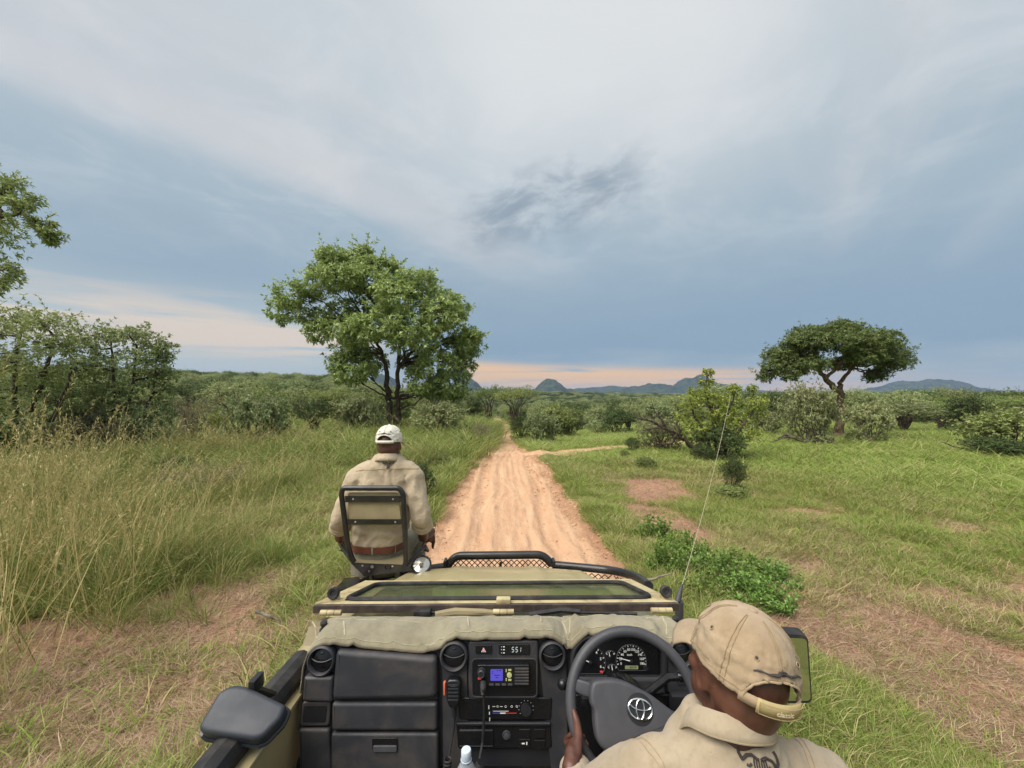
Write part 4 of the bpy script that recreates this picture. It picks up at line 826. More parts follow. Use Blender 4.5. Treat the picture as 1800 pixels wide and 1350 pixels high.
def woodland():
    srcs = [src_obj('wood', m) for k in ('pale', 'mid', 'dark', 'greyround', 'round', 'flat') for m in [KINDS[k][0][1]]]
    r = np.random.default_rng(220); n = 26000; a = np.radians(r.uniform(-62, 62, n)); q = np.exp(r.uniform(np.log(95), np.log(2600), n)); x, y = q*np.sin(a), q*np.cos(a)
    den = fbm(x/60, y/60, 95, 4); ok = (den+r.uniform(-.25, .25, n) > .36) & (np.abs(x-road_c(y)) > 4); x, y, q = x[ok], y[ok], q[ok]; m = len(x)
    s = r.uniform(.85, 1.6, m); gx = np.clip(q/240, 1, 8); scl = np.stack([s*1.25*gx**.85, s*1.25*gx**.85, s*gx**.38], 1)
    scatter('woodland', np.stack([x, y, ground_h(x, y)-.3*s], 1), np.stack([x*0, x*0, r.uniform(0, 6.28, m)], 1), scl, r.choice(6, m, p=[.2, .2, .2, .15, .15, .1]), srcs, 'dense far bushveld woodland filling the valley up to the hills', 'woodland')
woodland()
# ------------------------------------------------------------------ the open safari vehicle
from mathutils.bvhtree import BVHTree
if 'at' not in globals(): at = lambda px, d: (px-900)/678*d
zt = lambda py, d: H-(py-697)/678*d                       # height of a point sighted at photo row py, d metres ahead
pt = lambda px, py, d: Vector((at(px, d), d, zt(py, d)))
KHAKI = mat('khaki_paint', lin(168, 155, 116), 0.42, 0, .06, 3, .12, 60, lin(150, 132, 100), .45, 5, coat=.25)
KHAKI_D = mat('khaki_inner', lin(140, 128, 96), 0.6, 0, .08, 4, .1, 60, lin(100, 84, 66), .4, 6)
FRAMEK = mat('frame_paint', lin(190, 176, 134), 0.45, 0, .08, 8, .1, 80, lin(120, 92, 66), .55, 12)
BLACKP = mat('black_steel', lin(27, 27, 30), 0.36, 0, .15, 10, .15, 150, lin(84, 74, 64), .22, 9, coat=.2)
RUBBER = mat('black_rubber', lin(32, 32, 34), 0.7, 0, .15, 20, .3, 200, lin(84, 78, 72), .4, 14)
DASH = mat('dash_plastic', lin(46, 47, 52), 0.52, 0, .05, 12, .35, 900, lin(104, 94, 84), .34, 5)
DASH2 = mat('dash_trim', lin(36, 37, 41), 0.45, 0, .05, 12, .25, 900)
DASHK = mat('dash_black', lin(22, 22, 25), 0.28, 0, .05, 12, .1, 500)
GREYP = mat('wheel_grey', lin(64, 64, 69), 0.5, 0, .05, 10, .3, 900, lin(104, 100, 98), .2, 7)
CHROME = mat('chrome', (0.86, 0.86, 0.86), 0.12, 1.0, .02)
STEEL = mat('bolt_steel', lin(190, 188, 184), 0.35, 0.9, .05)
WHITE = mat('print_white', lin(232, 232, 228), 0.5, 0, .02)
REDP = mat('print_red', lin(205, 60, 48), 0.5, 0, .02)
BLUEP = mat('print_blue', lin(70, 90, 190), 0.5, 0, .02)
CANVAS = None
def canvas_mat(name, col, col2, seam=0.0):
    m, g = mat_new(name); co = g.n('ShaderNodeTexCoord').outputs['Object']
    weave = g.n('ShaderNodeTexWave', {'Vector': co, 'Scale': 620.0, 'Distortion': 2.0}, wave_type='BANDS', bands_direction='DIAGONAL').outputs[0]
    n = g.noise(co, 9, 5, .65); n2 = g.noise(co, 60, 4, .6)
    c = g.mix(g.mr(n, .35, .7), col, col2); c = g.mix(g.m('MULTIPLY', g.mr(n2, .5, .75), .35), c, tuple(x*.78 for x in col2))
    h = g.m('ADD', g.m('MULTIPLY', weave, .25), g.m('ADD', g.m('MULTIPLY', g.noise(co, 26, 5, .6), 3.0), n2))
    b = g.n('ShaderNodeBump', {'Strength': .55, 'Distance': .004, 'Height': h})
    p = g.n('ShaderNodeBsdfPrincipled', {'Base Color': c, 'Roughness': .88, 'Specular IOR Level': .15, 'Sheen Weight': .15, 'Normal': b.outputs[0]}); g.n('ShaderNodeOutputMaterial', {'Surface': p.outputs[0]}); return m
CANVAS = canvas_mat('canvas_dust', lin(154, 146, 122), lin(134, 126, 104))
def glass_mat():
    m, g = mat_new('windscreen_glass'); lw = g.n('ShaderNodeLayerWeight', {'Blend': .25}).outputs['Facing']
    t = g.n('ShaderNodeBsdfTransparent', {'Color': (.80, .86, .80, 1)}); s = g.n('ShaderNodeBsdfGlossy', {'Color': (.9, .95, .9, 1), 'Roughness': .06})
    d = g.n('ShaderNodeBsdfDiffuse', {'Color': (*lin(120, 124, 100), 1)}); co = g.n('ShaderNodeTexCoord').outputs['Object']
    x = g.n('ShaderNodeMixShader', {0: g.m('ADD', .06, g.m('MULTIPLY', lw, .35)), 1: t.outputs[0], 2: s.outputs[0]})
    x2 = g.n('ShaderNodeMixShader', {0: g.mr(g.noise(co, 7, 5, .6), .4, .8, .08, .28), 1: x.outputs[0], 2: d.outputs[0]})
    g.n('ShaderNodeOutputMaterial', {'Surface': x2.outputs[0]}); return m
GLASS = glass_mat()
def vx(lx, d): return -0.035-0.027*d+lx                    # the vehicle points a hair left of the camera
def V3(lx, d, z): return Vector((vx(lx, d), d, z))
CAR = empty('safari_vehicle', (-0.09, 1.6, 0.0), 'open khaki safari vehicle with folded windscreen and right-hand steering wheel', 'vehicle')

def rounded(poly, r, n=4):
    """round the corners of a 3D outline"""
    out = []; k = len(poly)
    for i in range(k):
        p = Vector(poly[i]); a = Vector(poly[i-1])-p; b = Vector(poly[(i+1) % k])-p; q = min(r, a.length*.45, b.length*.45)
        s = p+a.normalized()*q; e = p+b.normalized()*q
        for j in range(n+1):
            t = j/n; out.append(s*(1-t)**2+p*2*t*(1-t)+e*t*t)
    return out

# ---- bonnet, wings, cowl
def bonnet():
    b = MB(); rows = []
    prof = [(1.60, 1.435, .675), (1.75, 1.405, .67), (2.0, 1.358, .66), (2.3, 1.292, .645), (2.55, 1.222, .62), (2.72, 1.150, .57), (2.82, 1.100, .49), (2.87, 1.05, .45), (2.88, .98, .44)]
    for d, z, w in prof:
        row = []
        for i in range(41):
            s = -1+i/20; x = s*w; q = abs(s)
            dz = -0.028*q**2.2-0.05*max(0, q-.93)/.07+0.012*math.exp(-((q-.42)/.05)**2)*(1 if d < 2.75 else 0)-0.010*math.exp(-((q-.80)/.012)**2)
            row.append(V3(x, d, z+dz))
        rows.append(row)
    b.grid(rows); b.part('bonnet', KHAKI, CAR, ang=50)
    for sd in (-1, 1):                                     # wings beside the bonnet and the body side below
        w = MB(); rows = []
        for d, zo, wi, wo in [(1.42, 1.33, .62, .80), (1.60, 1.33, .62, .82), (2.0, 1.27, .62, .84), (2.35, 1.21, .60, .84), (2.55, 1.13, .57, .83), (2.72, 1.06, .50, .80), (2.82, 1.00, .42, .76), (2.87, .93, .40, .74)]:
            rows.append([V3(sd*wi, d, zo+.01), V3(sd*(wi+.03), d, zo+.012), V3(sd*(wo-.05), d, zo), V3(sd*(wo-.01), d, zo-.03), V3(sd*wo, d, zo-.09), V3(sd*wo, d, .72)])
        w.grid(rows); w.part('wing', KHAKI, CAR, ang=50)
    g = MB(); g.box(V3(0, 2.86, .84), (.98, .05, .26), .02); g.part('grille', BLACKP, CAR)
    c = MB()                                               # scuttle between bonnet and cover
    c.grid([[V3(-.74+i*.074, d, z) for i in range(21)] for d, z in ((1.66, 1.40), (1.60, 1.418), (1.55, 1.425), (1.50, 1.38))]); c.part('scuttle', KHAKI_D, CAR)
    w = MB()                                               # wiper gear and folded cloth lying in the scuttle
    w.box(pt(748, 1077, 1.60), (.05, .05, .035), .01); w.box(pt(735, 1077, 1.60), (.035, .03, .025), .006)
    w.tube([pt(748, 1076, 1.60), pt(800, 1078, 1.59), pt(880, 1079, 1.59)], .006, 6); w.tube([pt(930, 1080, 1.60), pt(985, 1072, 1.60), pt(1020, 1075, 1.60)], .012, 6); w.tube([pt(1010, 1076, 1.60), pt(1120, 1079, 1.58)], .006, 6)
    w.part('wiper', RUBBER, CAR)
    hose = MB(); hose.tube([pt(765, 1081, 1.585), pt(800, 1076, 1.60), pt(850, 1077, 1.60), pt(900, 1080, 1.59)], [.014, .018, .016, .008], 8); hose.part('rolled_strap', KHAKI_D, CAR)
bonnet()

# ---- folded windscreen lying on the bonnet
def windscreen():
    fr = MB()
    o = [pt(553, 1063, 1.62), pt(1192, 1059, 1.62), pt(1110, 1019, 2.08), pt(643, 1022, 2.08)]
    i = [pt(606, 1056, 1.66), pt(1147, 1052, 1.66), pt(1092, 1025, 2.02), pt(662, 1028, 2.02)]
    n = (o[1]-o[0]).cross(o[3]-o[0]).normalized(); n = n if n.z > 0 else -n
    k = 0.018
    def bar(a, b, ia, ib, t=k):
        fr.prism([a, b, ib, ia], n*-t, 0.004)
    for a in range(4): bar(o[a]+n*.002*a, o[(a+1) % 4]+n*.002*a, i[a]+n*.002*a, i[(a+1) % 4]+n*.002*a)
    f = fr.part('windscreen_frame', FRAMEK, CAR)
    f['label'] = 'folded-down khaki windscreen frame'
    d = MB(); d.prism([o[0]+Vector((0, -.012, .0)), o[1]+Vector((0, -.012, 0)), o[1]+Vector((0, -.012, -.030)), o[0]+Vector((0, -.012, -.030))], (0, .02, 0), .004); d.part('windscreen_rail', mat('rail_brown', lin(66, 56, 54), .6, 0, .15, 20, .2, 120, lin(120, 104, 86), .4, 18), f)
    s = MB(); pts = rounded([Vector(p)+n*.006 for p in i], .05); s.tube(pts+[pts[0]], .010, 8); s.part('rubber_seal', RUBBER, f)
    gl = MB(); gl.prism([Vector(p)+n*-.008 for p in i], n*.004); gl.part('glass', GLASS, f)
    l = MB(); l.box(pt(885, 1055, 1.63), (.060, .03, .022), .006); l.part('latch', FRAMEK, f)
    for u, v in ((582, 1077), (885, 1075.5), (1163, 1073)):
        h = MB(); c = pt(u, v, 1.585)
        for e in (-1, 0, 1): h.tube([c+Vector((e*.029-.0135, 0, 0)), c+Vector((e*.029+.0135, 0, 0))], .011, 12)
        h.part('hinge', FRAMEK, CAR)
    for u, v in ((587, 1045), (1170, 1042)):
        h = MB(); c = pt(u, v, 1.66); h.lathe([(.014, 0), (.018, .006), (.024, .02), (.025, .035), (.021, .04), (.012, .038), (.010, .034)], c+Vector((0, .025, 0)), (0, -1, .25), 20); h.part('rubber_stop', RUBBER, CAR)
        q = MB(); q.box(c+Vector((0, .012, -.026)), (.03, .04, .02), .004); q.part('stop_bracket', FRAMEK, CAR)
windscreen()

# ---- black front bar with mesh, side rails
def bull_bar():
    b = MB()
    b.tube(rounded([pt(783, 1000, 2.95), pt(800, 977, 2.97), pt(955, 975, 2.97), pt(975, 998, 2.95)], .12, 6)[3:-3], .030, 12)
    b.part('bull_bar_loop', BLACKP, CAR)
    for side in ((pt(975, 993, 2.93), pt(1030, 998, 2.88), pt(1080, 1003, 2.78), pt(1118, 1013, 2.55), pt(1140, 1030, 2.3)), (pt(783, 996, 2.93), pt(735, 1003, 2.88), pt(690, 1009, 2.80), pt(645, 1020, 2.55), pt(622, 1034, 2.35))):
        t = MB(); P = [side[0]]+rounded([side[0]]+list(side[1:]), .15, 4)[5:-5]+[side[-1]]
        t.tube(P, .029, 12); t.part('bull_bar_rail', BLACKP, CAR)
    for u in (783, 973):
        p = MB(); c = pt(u, 990, 2.94); p.box(c+Vector((0, 0, -.02)), (.022, .075, .10), .008); p.box(c+Vector((0, 0, -.30)), (.03, .05, .5), .008); p.part('bull_bar_post', BLACKP, CAR)
    g = MB(); s = .042                                     # expanded-metal infill
    def net(p0, p1, dz):
        L = (p1-p0).length; n = int(L/s)
        for k in range(n):
            for (a0, z0, a1, z1) in ((k, 0, k+1, -1), (k, -1, k+1, 0)):
                for r in range(int(dz/s)):
                    A = p0.lerp(p1, a0/n)+Vector((0, 0, (z0-r)*s)); B = p0.lerp(p1, a1/n)+Vector((0, 0, (z1-r)*s)); g.tube([A, B], .0035, 4, cap=False)
    net(pt(790, 984, 2.955), pt(968, 984, 2.955), .30); net(pt(985, 1003, 2.90), pt(1075, 1011, 2.77), .26); net(pt(1080, 1012, 2.76), pt(1124, 1028, 2.45), .2); net(pt(775, 1005, 2.90), pt(640, 1030, 2.57), .26)
    o = g.part('bull_bar_mesh', BLACKP, CAR); o['kind'] = 'stuff'
    a = MB(); a.tube([pt(880, 988, 2.95), pt(880, 1010, 2.95)], .010, 8); a.part('bull_bar_stay', BLACKP, CAR)
    w = MB()                                               # whip aerial
    b0 = pt(1194, 1046, 1.95); tip = pt(1284, 697, 2.30); P = [b0.lerp(tip, t/12)+Vector((.014*math.sin(t/12*math.pi), 0, 0)) for t in range(13)]
    w.tube(P, [.0017-.0008*t/12 for t in range(13)], 6)
    an = w.part('whip_aerial', mat('aerial_white', lin(176, 168, 144), .5, 0, .05), CAR); q = MB(); q.lathe([(.014, -.03), (.013, 0), (.008, .03), (.005, .055)], b0, tip-b0, 12); q.lathe([(.02, -.22), (.02, -.03)], b0, (0, 0, 1), 10); q.part('aerial_base', GREYP, an)
bull_bar()

# ---- front seat frame for the tracker, on the left wing
def tracker_seat():
    d = 2.42; st = MB()
    loop = rounded([pt(622, 992, d+.03), pt(612, 962, d+.01), pt(600, 868, d), pt(603, 858, d), pt(702, 858, d), pt(709, 868, d), pt(713, 962, d+.01), pt(714, 998, d+.03)], .05, 5)
    st.tube(loop[3:-3], .0165, 12)
    seat = st.part('tracker_seat', BLACKP, CAR); seat['label'] = 'black tube-framed outrigger seat on the front left wing'
    pad = MB(); pad.prism(rounded([pt(611, 866, d+.012), pt(699, 866, d+.012), pt(706, 924, d+.012), pt(614, 924, d+.012)], .02), (0, .045, 0), .012); pad.part('back_pad', mat('pad_khaki', lin(150, 136, 104), .8, 0, .1, 12, .3, 300), seat)
    for v0, v1, ua, ub in ((872, 883, 606, 704), (913, 922, 610, 708)):
        s = MB(); s.prism([pt(ua, v0, d-.004), pt(ub, v0, d-.004), pt(ub+1, v1, d-.004), pt(ua+1, v1, d-.004)], (0, .008, 0), .002); sp = s.part('back_strap', BLACKP, seat)
        for u in (ua+15, ub-13):
            q = MB(); q.lathe([(.0062, 0), (.0055, .004), (.001, .006)], pt(u, (v0+v1)/2, d-.005), (0, -1, 0), 10); q.part('bolt', STEEL, seat)
    base = MB(); base.prism(rounded([pt(615, 962, d+.22), pt(712, 962, d+.22), pt(713, 994, d+.04), pt(622, 992, d+.04)], .02), (0, 0, -.03), .006); base.part('seat_pan', mat('seat_khaki', lin(128, 116, 86), .8, 0, .1, 12, .3, 300), seat)
    pl = MB(); pl.prism([pt(617, 990, d+.01), pt(714, 994, d+.01), pt(725, 1003, d+.01), pt(640, 1013, d+.01)], (0, .012, 0), .002); pl.part('bracket_plate', BLACKP, seat)
    for u, v, r in ((637.5, 994, .006), (654.5, 996, .010), (649, 1004, .007), (690, 995, .006)):
        q = MB(); q.lathe([(r, 0), (r, .004)], pt(u, v, d+.009), (0, -1, 0), 12); q.part('bolt', STEEL, seat)
    ho = MB(); ho.ring(pt(681, 997, d+.005), (.018, 0, 0), (0, 0, .018), .004, 20, 6); ho.part('bracket_ring', BLACKP, seat)
    for sd, pts in ((0, [pt(714, 992, d+.03), pt(722, 985, d+.12), pt(738, 968, d+.27), pt(748, 961, d+.33), pt(752, 968, d+.40)]), (1, [pt(618, 985, d+.05), pt(608, 972, d+.14), pt(602, 960, d+.24), pt(598, 957, d+.32), pt(604, 968, d+.42)])):
        a = MB(); a.tube(pts, .0125, 10); a.part('arm_rail', BLACKP, seat)
    bx = MB(); bx.prism(rounded([pt(588, 1036, 2.12), pt(632, 1034, 2.12), pt(632, 1014, 2.42), pt(606, 1016, 2.42)], .01), (0, 0, -.06), .006); bx.part('mounting_box', BLACKP, seat)
    leg = MB(); leg.tube([pt(650, 1008, d+.05), pt(660, 1060, d+.05)], .022, 8); leg.tube([pt(700, 1003, d+.05), pt(700, 1060, d+.05)], .022, 8); leg.part('seat_post', BLACKP, seat)
    ft = MB(); ft.box((-.90, 3.12, .62), (.5, .22, .02), .004); ft.tube([(-1.1, 3.12, .62), (-1.05, 2.75, 1.1)], .014, 8); ft.tube([(-.7, 3.12, .62), (-.72, 2.75, 1.1)], .014, 8); ft.part('footrest', BLACKP, seat)
    lp = MB(); c = pt(741, 993, 2.50); ax = Vector((.1, -.62, .78)); lp.lathe([(.010, -.11), (.035, -.10), (.058, -.05), (.064, -.006), (.064, .006), (.056, .010), (.054, .004)], c, ax, 28); sp = lp.part('spot_lamp', BLACKP, CAR)
    le = MB(); le.lathe([(.055, .003), (.03, .010), (.001, .012)], c, ax, 28); le.part('lamp_lens', mat('lens', lin(176, 176, 168), .18, .6, .05), sp)
    br = MB(); br.prism([c+ax.normalized()*.014+Vector((x, y, 0)) for x, y in ((-.012, -.03), (.012, -.03), (.012, .03), (-.012, .03))], ax.normalized()*.003); br.part('lamp_badge', mat('lens_badge', lin(124, 118, 104), .4), sp)
tracker_seat()

# ---- dashboard: DP(u, v, lift) is a point of the sloping dash face, u v read off the survey photograph
DN = Vector((0, -.981, .195))
def DP(u, v, lift=0.0):
    d = 1/(.72202+.0001879*(v-1130)); p = pt(u, v, d); return p+DN*lift
def dpanel(name, poly, base, th, m, parent, bev=.006, r=.012, rn=3, label=None, seg=3):
    b = MB(); P = [DP(u, v, base) for u, v in poly]; P = rounded(P, r, rn) if r > 0 else P
    b.prism(P, DN*th, bev, seg); o = b.part(name, m, parent, label=label, ang=60); w = o.modifiers.new('wn', 'WEIGHTED_NORMAL'); w.keep_sharp = True; w.weight = 80; return o
def rect(u0, v0, u1, v1): return [(u0, v0), (u1, v0), (u1, v1), (u0, v1)]
HEM = [(533, 1192), (536, 1168), (543, 1147), (555, 1135), (572, 1129), (600, 1130), (640, 1135), (690, 1139), (735, 1143), (760, 1143), (776, 1135), (786, 1124), (800, 1119), (815, 1120), (830, 1121), (870, 1121), (910, 1120), (950, 1118), (972, 1119), (986, 1127), (996, 1139), (1004, 1139), (1014, 1127), (1026, 1116), (1050, 1111), (1090, 1109), (1120, 1110), (1148, 1117), (1164, 1126), (1176, 1130), (1192, 1126), (1206, 1122), (1214, 1140), (1218, 1166)]
def dashboard():
    top = [(u, v-5) for u, v in HEM]
    D = dpanel('dashboard', [(528, 1400)]+[(534, 1250)]+top+[(1232, 1250), (1240, 1400)], -.06, .06, DASH2, CAR, 0, 0)
    low = MB(); low.box((vx(.02, 1.30), 1.36, .93), (1.38, .10, .36), .02); low.part('lower_dash', DASHK, CAR)
    # passenger side
    dpanel('glovebox_pad', [(598, 1134), (640, 1138), (700, 1142), (750, 1147), (771, 1147), (772, 1218), (591, 1222), (594, 1180)], 0, .040, DASH, D, .018, .02)
    dpanel('glovebox_ledge', rect(590, 1212, 772, 1226), 0, .022, DASH2, D, .006, .004)
    dpanel('glovebox_strip', rect(590, 1226, 772, 1275), 0, .034, DASH, D, .012, .012)
    lid = dpanel('glovebox_lid', rect(588, 1279, 773, 1372), 0, .030, DASH, D, .010, .012)
    hz = dpanel('glovebox_handle', rect(660, 1286, 704, 1309), .0305, .003, DASHK, lid, .001, .008)
    dpanel('handle_tab', rect(662, 1298, 703, 1309), .033, .005, GREYP, lid, .002, .006)
    dpanel('side_panel', [(541, 1182), (592, 1182), (590, 1228), (538, 1226)], 0, .030, DASH, D, .012, .010)
    fr = dpanel('pocket_frame', [(535, 1229), (585, 1229), (582, 1272), (531, 1272)], 0, .016, DASH, D, .006, .012)
    dpanel('pocket', [(539, 1236), (579, 1236), (576, 1264), (536, 1264)], .0162, .0015, mat('pocket_dark', lin(12, 11, 16), .9), D, 0, .006)  # no real recess: near-black slab on the frame, the pocket's shade as colour
    dpanel('side_trim', [(530, 1275), (583, 1275), (589, 1380), (532, 1380)], 0, .022, DASH, D, .010, .010)
    # centre stack
    dpanel('stack_column', [(777, 1150), (822, 1150), (826, 1400), (780, 1400)], 0, .012, DASH, D, .006, .01)
    dpanel('stack_column', [(946, 1150), (996, 1150), (1000, 1400), (974, 1400)], 0, .012, DASH, D, .006, .01)
    dpanel('stack_panel', [(824, 1123), (946, 1121), (946, 1226), (824, 1226)], 0, .020, DASH, D, .008, .012)
    def vent(u, v, r):
        c = DP(u, v, .018); b = MB(); s = r/678*1.385
        b.lathe([(s*1.0, -.03), (s*1.02, .004), (s*.98, .012), (s*.88, .015), (s*.80, .010), (s*.78, -.004), (s*.76, -.012)], c, DN, 32, ux=(1, 0, 0)); o = b.part('air_vent', DASH, D, ang=60)
        f = MB(); f.lathe([(s*.78, -.006), (s*.74, .000), (s*.40, .007), (.001, .009)], c, DN, 28, ux=(1, 0, 0)); f.part('vent_flap', DASHK, o)
        k = MB(); up = DN.cross(Vector((1, 0, 0))).normalized()
        k.tube([c+Vector((1, 0, 0))*s*.74*math.sin(a)+up*(-s*.06+s*.20*(math.sin(a)**2))+DN*(.009-.006*math.sin(a)**2) for a in np.linspace(-1.35, 1.35, 13)], .0022, 6); k.ell(c+up*s*.5+DN*.006, (.008, .003, .004), sub=2); k.part('vent_slat', DASH2, o)
    for u, v, r in ((570.5, 1156, 24), (799.5, 1148.5, 24), (970, 1147.5, 23), (1192, 1143, 22)): vent(u, v, r)
    hz = dpanel('hazard_button', rect(837, 1129, 865, 1144), .0202, .004, DASHK, D, .0015, .004)
    b = MB(); c = DP(851, 1137.2, .0247); ux = Vector((1, 0, 0)); uy = DN.cross(ux).normalized(); uy = uy if uy.z > 0 else -uy
    tri = [c+uy*.0082, c-uy*.006+ux*.0085, c-uy*.006-ux*.0085]
    b.prism(tri, DN*.0006); b.part('hazard_symbol', WHITE, D)
    b = MB(); b.prism([c+DN*.0004+(p-c)*.72 for p in tri], DN*.0006); b.part('hazard_symbol', REDP, D)
    b = MB(); b.prism([c+DN*.0008+(p-c)*.30 for p in tri], DN*.0006); b.part('hazard_symbol', WHITE, D)
    ck = dpanel('clock', rect(877.5, 1127, 930.5, 1145), .0202, .006, DASHK, D, .002, .004)
    # radio in its recess
    dpanel('radio_bezel', rect(831, 1152, 943, 1218), .0202, .005, DASHK, D, .003, .016, 4)
    rim = MB(); rp = rounded([DP(u, v, .0255) for u, v in rect(831, 1152, 943, 1218)], .016, 5); rim.tube(rp+[rp[0]], .0026, 6); rim.part('radio_rim', DASH, D)
    rd = dpanel('two_way_radio', rect(841, 1157.5, 930, 1192.5), .0254, .022, DASHK, D, .003, .006)
    dpanel('radio_screen', rect(863.5, 1164.5, 884.5, 1184), .0476, .0012, mat_emit('radio_screen', lin(92, 84, 196), .34), rd, 0, .003)
    tx = MB()
    for u0, v0, u1 in ((866, 1168, 868), (866, 1171, 868), (870, 1174, 879), (872, 1178, 877), (874, 1166, 876), (878, 1166, 881)): tx.prism([DP(u, v, .049) for u, v in rect(u0, v0, u1, v0+1.1)], DN*.0004)
    tx.part('screen_text', DASHK, rd)
    k = MB(); c = DP(848.5, 1169.5, .047); k.lathe([(.0155, 0), (.0155, .004), (.0125, .005), (.0125, .016), (.0105, .018), (.001, .018)], c, DN, 24); k.part('volume_knob', DASH2, rd)
    k = MB(); k.ring(c+DN*.0185, (.0095, 0, 0), uy*.0095, .0009, 24, 5); k.part('knob_ring', GREYP, rd)
    dpanel('red_key', rect(842, 1178.5, 848, 1182), .0476, .002, REDP, rd, .0005, .002)
    yel = mat('key_yellow', lin(176, 178, 120), .5)
    k = MB(); k.lathe([(.0085, 0), (.0085, .0025), (.006, .003)], DP(895.5, 1174.3, .0475), DN, 20); k.part('round_key', yel, rd)
    for q in (rect(889.3, 1164.3, 891.2, 1169.5), rect(893.5, 1164.3, 899, 1167.5), rect(889.3, 1179.5, 891.2, 1184.5), rect(893.5, 1181, 899, 1184.3)): dpanel('key', q, .0476, .0015, yel, rd, .0005, .001)
    for u in (865, 875.6, 886.2, 896.8): dpanel('soft_key', rect(u-4, 1188.8, u+4, 1192), .0476, .002, GREYP, rd, .0006, .002)
    for i in range(6): dpanel('speaker_slat', rect(904.5, 1162+i*5.1, 928.5, 1165.2+i*5.1), .0476, .003, DASH, rd, .001, .002)
    # heater panel and switches
    hp = dpanel('heater_panel', [(806, 1222), (970, 1222), (968, 1261), (808, 1261)], .004, .012, DASHK, D, .004, .008)
    k = MB(); k.lathe([(.019, 0), (.018, .012), (.001, .013)], DP(924.5, 1241, .016), DN, 24); k.part('fan_knob', DASH2, hp)
    mk = MB()
    for u0, v0, u1, v1 in ((859, 1235, 860.6, 1241.5), (860, 1246, 861.6, 1251), (860.5, 1256, 862, 1262)): mk.prism([DP(u, v, .0165) for u, v in rect(u0, v0, u1, v1)], DN*.0008)
    for u in (868, 881): mk.prism([DP(q, w, .0165) for q, w in rect(u-2, 1236.5, u+3, 1237.4)], DN*.0006)
    for u in (875, 889, 899.5, 908.5): mk.ring(DP(u, 1237, .0168), (.0034, 0, 0), uy*.0026, .0006, 10, 4)
    mk.prism([DP(u, v, .0165) for u, v in rect(867, 1244.6, 894, 1245.4)], DN*.0005)
    for i in range(9):
        a = math.radians(215-i*28); c2 = DP(924.5, 1241, .0165); mk.ell(c2+ux*math.cos(a)*.025+uy*math.sin(a)*.025, (.0012, .0006, .0012), sub=1)
    mk.prism([DP(u, v, .0165) for u, v in rect(879, 1247.5, 889, 1249.3)], DN*.0006); mk.part('heater_marks', WHITE, hp)
    mk = MB(); mk.prism([DP(u, v, .0165) for u, v in rect(890, 1247.8, 908, 1249.0)], DN*.0006); mk.part('heater_marks', REDP, hp)
    mk = MB(); mk.prism([DP(u, v, .0165) for u, v in rect(866, 1247.8, 878, 1249.0)], DN*.0006); mk.part('heater_marks', BLUEP, hp)
    sp = dpanel('switch_panel', [(803, 1264), (967, 1264), (970, 1310), (806, 1312)], .004, .012, DASHK, D, .005, .01)
    dpanel('ledge', [(803, 1263), (967, 1263), (967, 1269), (803, 1269)], .012, .012, DASH2, D, .004, .004)
    dpanel('ashtray', rect(809, 1276, 868, 1304), .0162, .004, DASHK, sp, .002, .006)
    for v in (1277, 1303.5): dpanel('ashtray_edge', rect(809, v, 867, v+1.4), .0202, .0018, DASH, sp, .0006, .001)
    k = MB(); k.ring(DP(890.5, 1286, .018), (.012, 0, 0), uy*.012, .0022, 24, 6); k.lathe([(.009, 0), (.009, .006), (.001, .007)], DP(890.5, 1286, .016), DN, 20); k.part('lighter', GREYP, sp)
    for u, v in ((922, 1283), (948, 1283), (922, 1300), (948, 1302)):
        dpanel('switch', rect(u-9.5, v-8, u+9.5, v+8), .0162, .004, DASHK, sp, .002, .004); dpanel('switch_edge', rect(u-9, v-8, u+9, v-7), .020, .0012, DASH, sp, .0003, .0005)
    mk = MB(); mk.prism([DP(u, v, .0205) for u, v in rect(917, 1298.5, 922, 1301)], DN*.0005); mk.prism([DP(u, v, .0205) for u, v in rect(924.5, 1297, 926.5, 1302)], DN*.0005); mk.part('switch_marks', WHITE, sp)
    return D
DASHB = dashboard()

def text_mesh(items, size_key=None):
    """items: (string, origin, ux, uy, size) -> one MB of flat letters with a little depth"""
    out = MB()
    for s, o, ux, uy, size in items:
        cu = bpy.data.curves.new('letters', 'FONT'); cu.body = s; cu.size = size; cu.align_x = 'CENTER'; cu.align_y = 'CENTER'; cu.extrude = size*.02; cu.resolution_u = 2; cu.offset = size*.018
        ob = bpy.data.objects.new('letters', cu); COL.objects.link(ob); dg = bpy.context.evaluated_depsgraph_get(); me = bpy.data.meshes.new_from_object(ob.evaluated_get(dg))
        nn = Vector(ux).cross(Vector(uy)); out.add([Vector(o)+Vector(ux)*v.co.x+Vector(uy)*v.co.y+nn*v.co.z for v in me.vertices], [tuple(p.vertices) for p in me.polygons])
        bpy.data.objects.remove(ob); bpy.data.curves.remove(cu); bpy.data.meshes.remove(me)
    return out
UX = Vector((1, 0, 0)); UY = (-DN).cross(UX).normalized(); UY = UY if UY.z > 0 else -UY
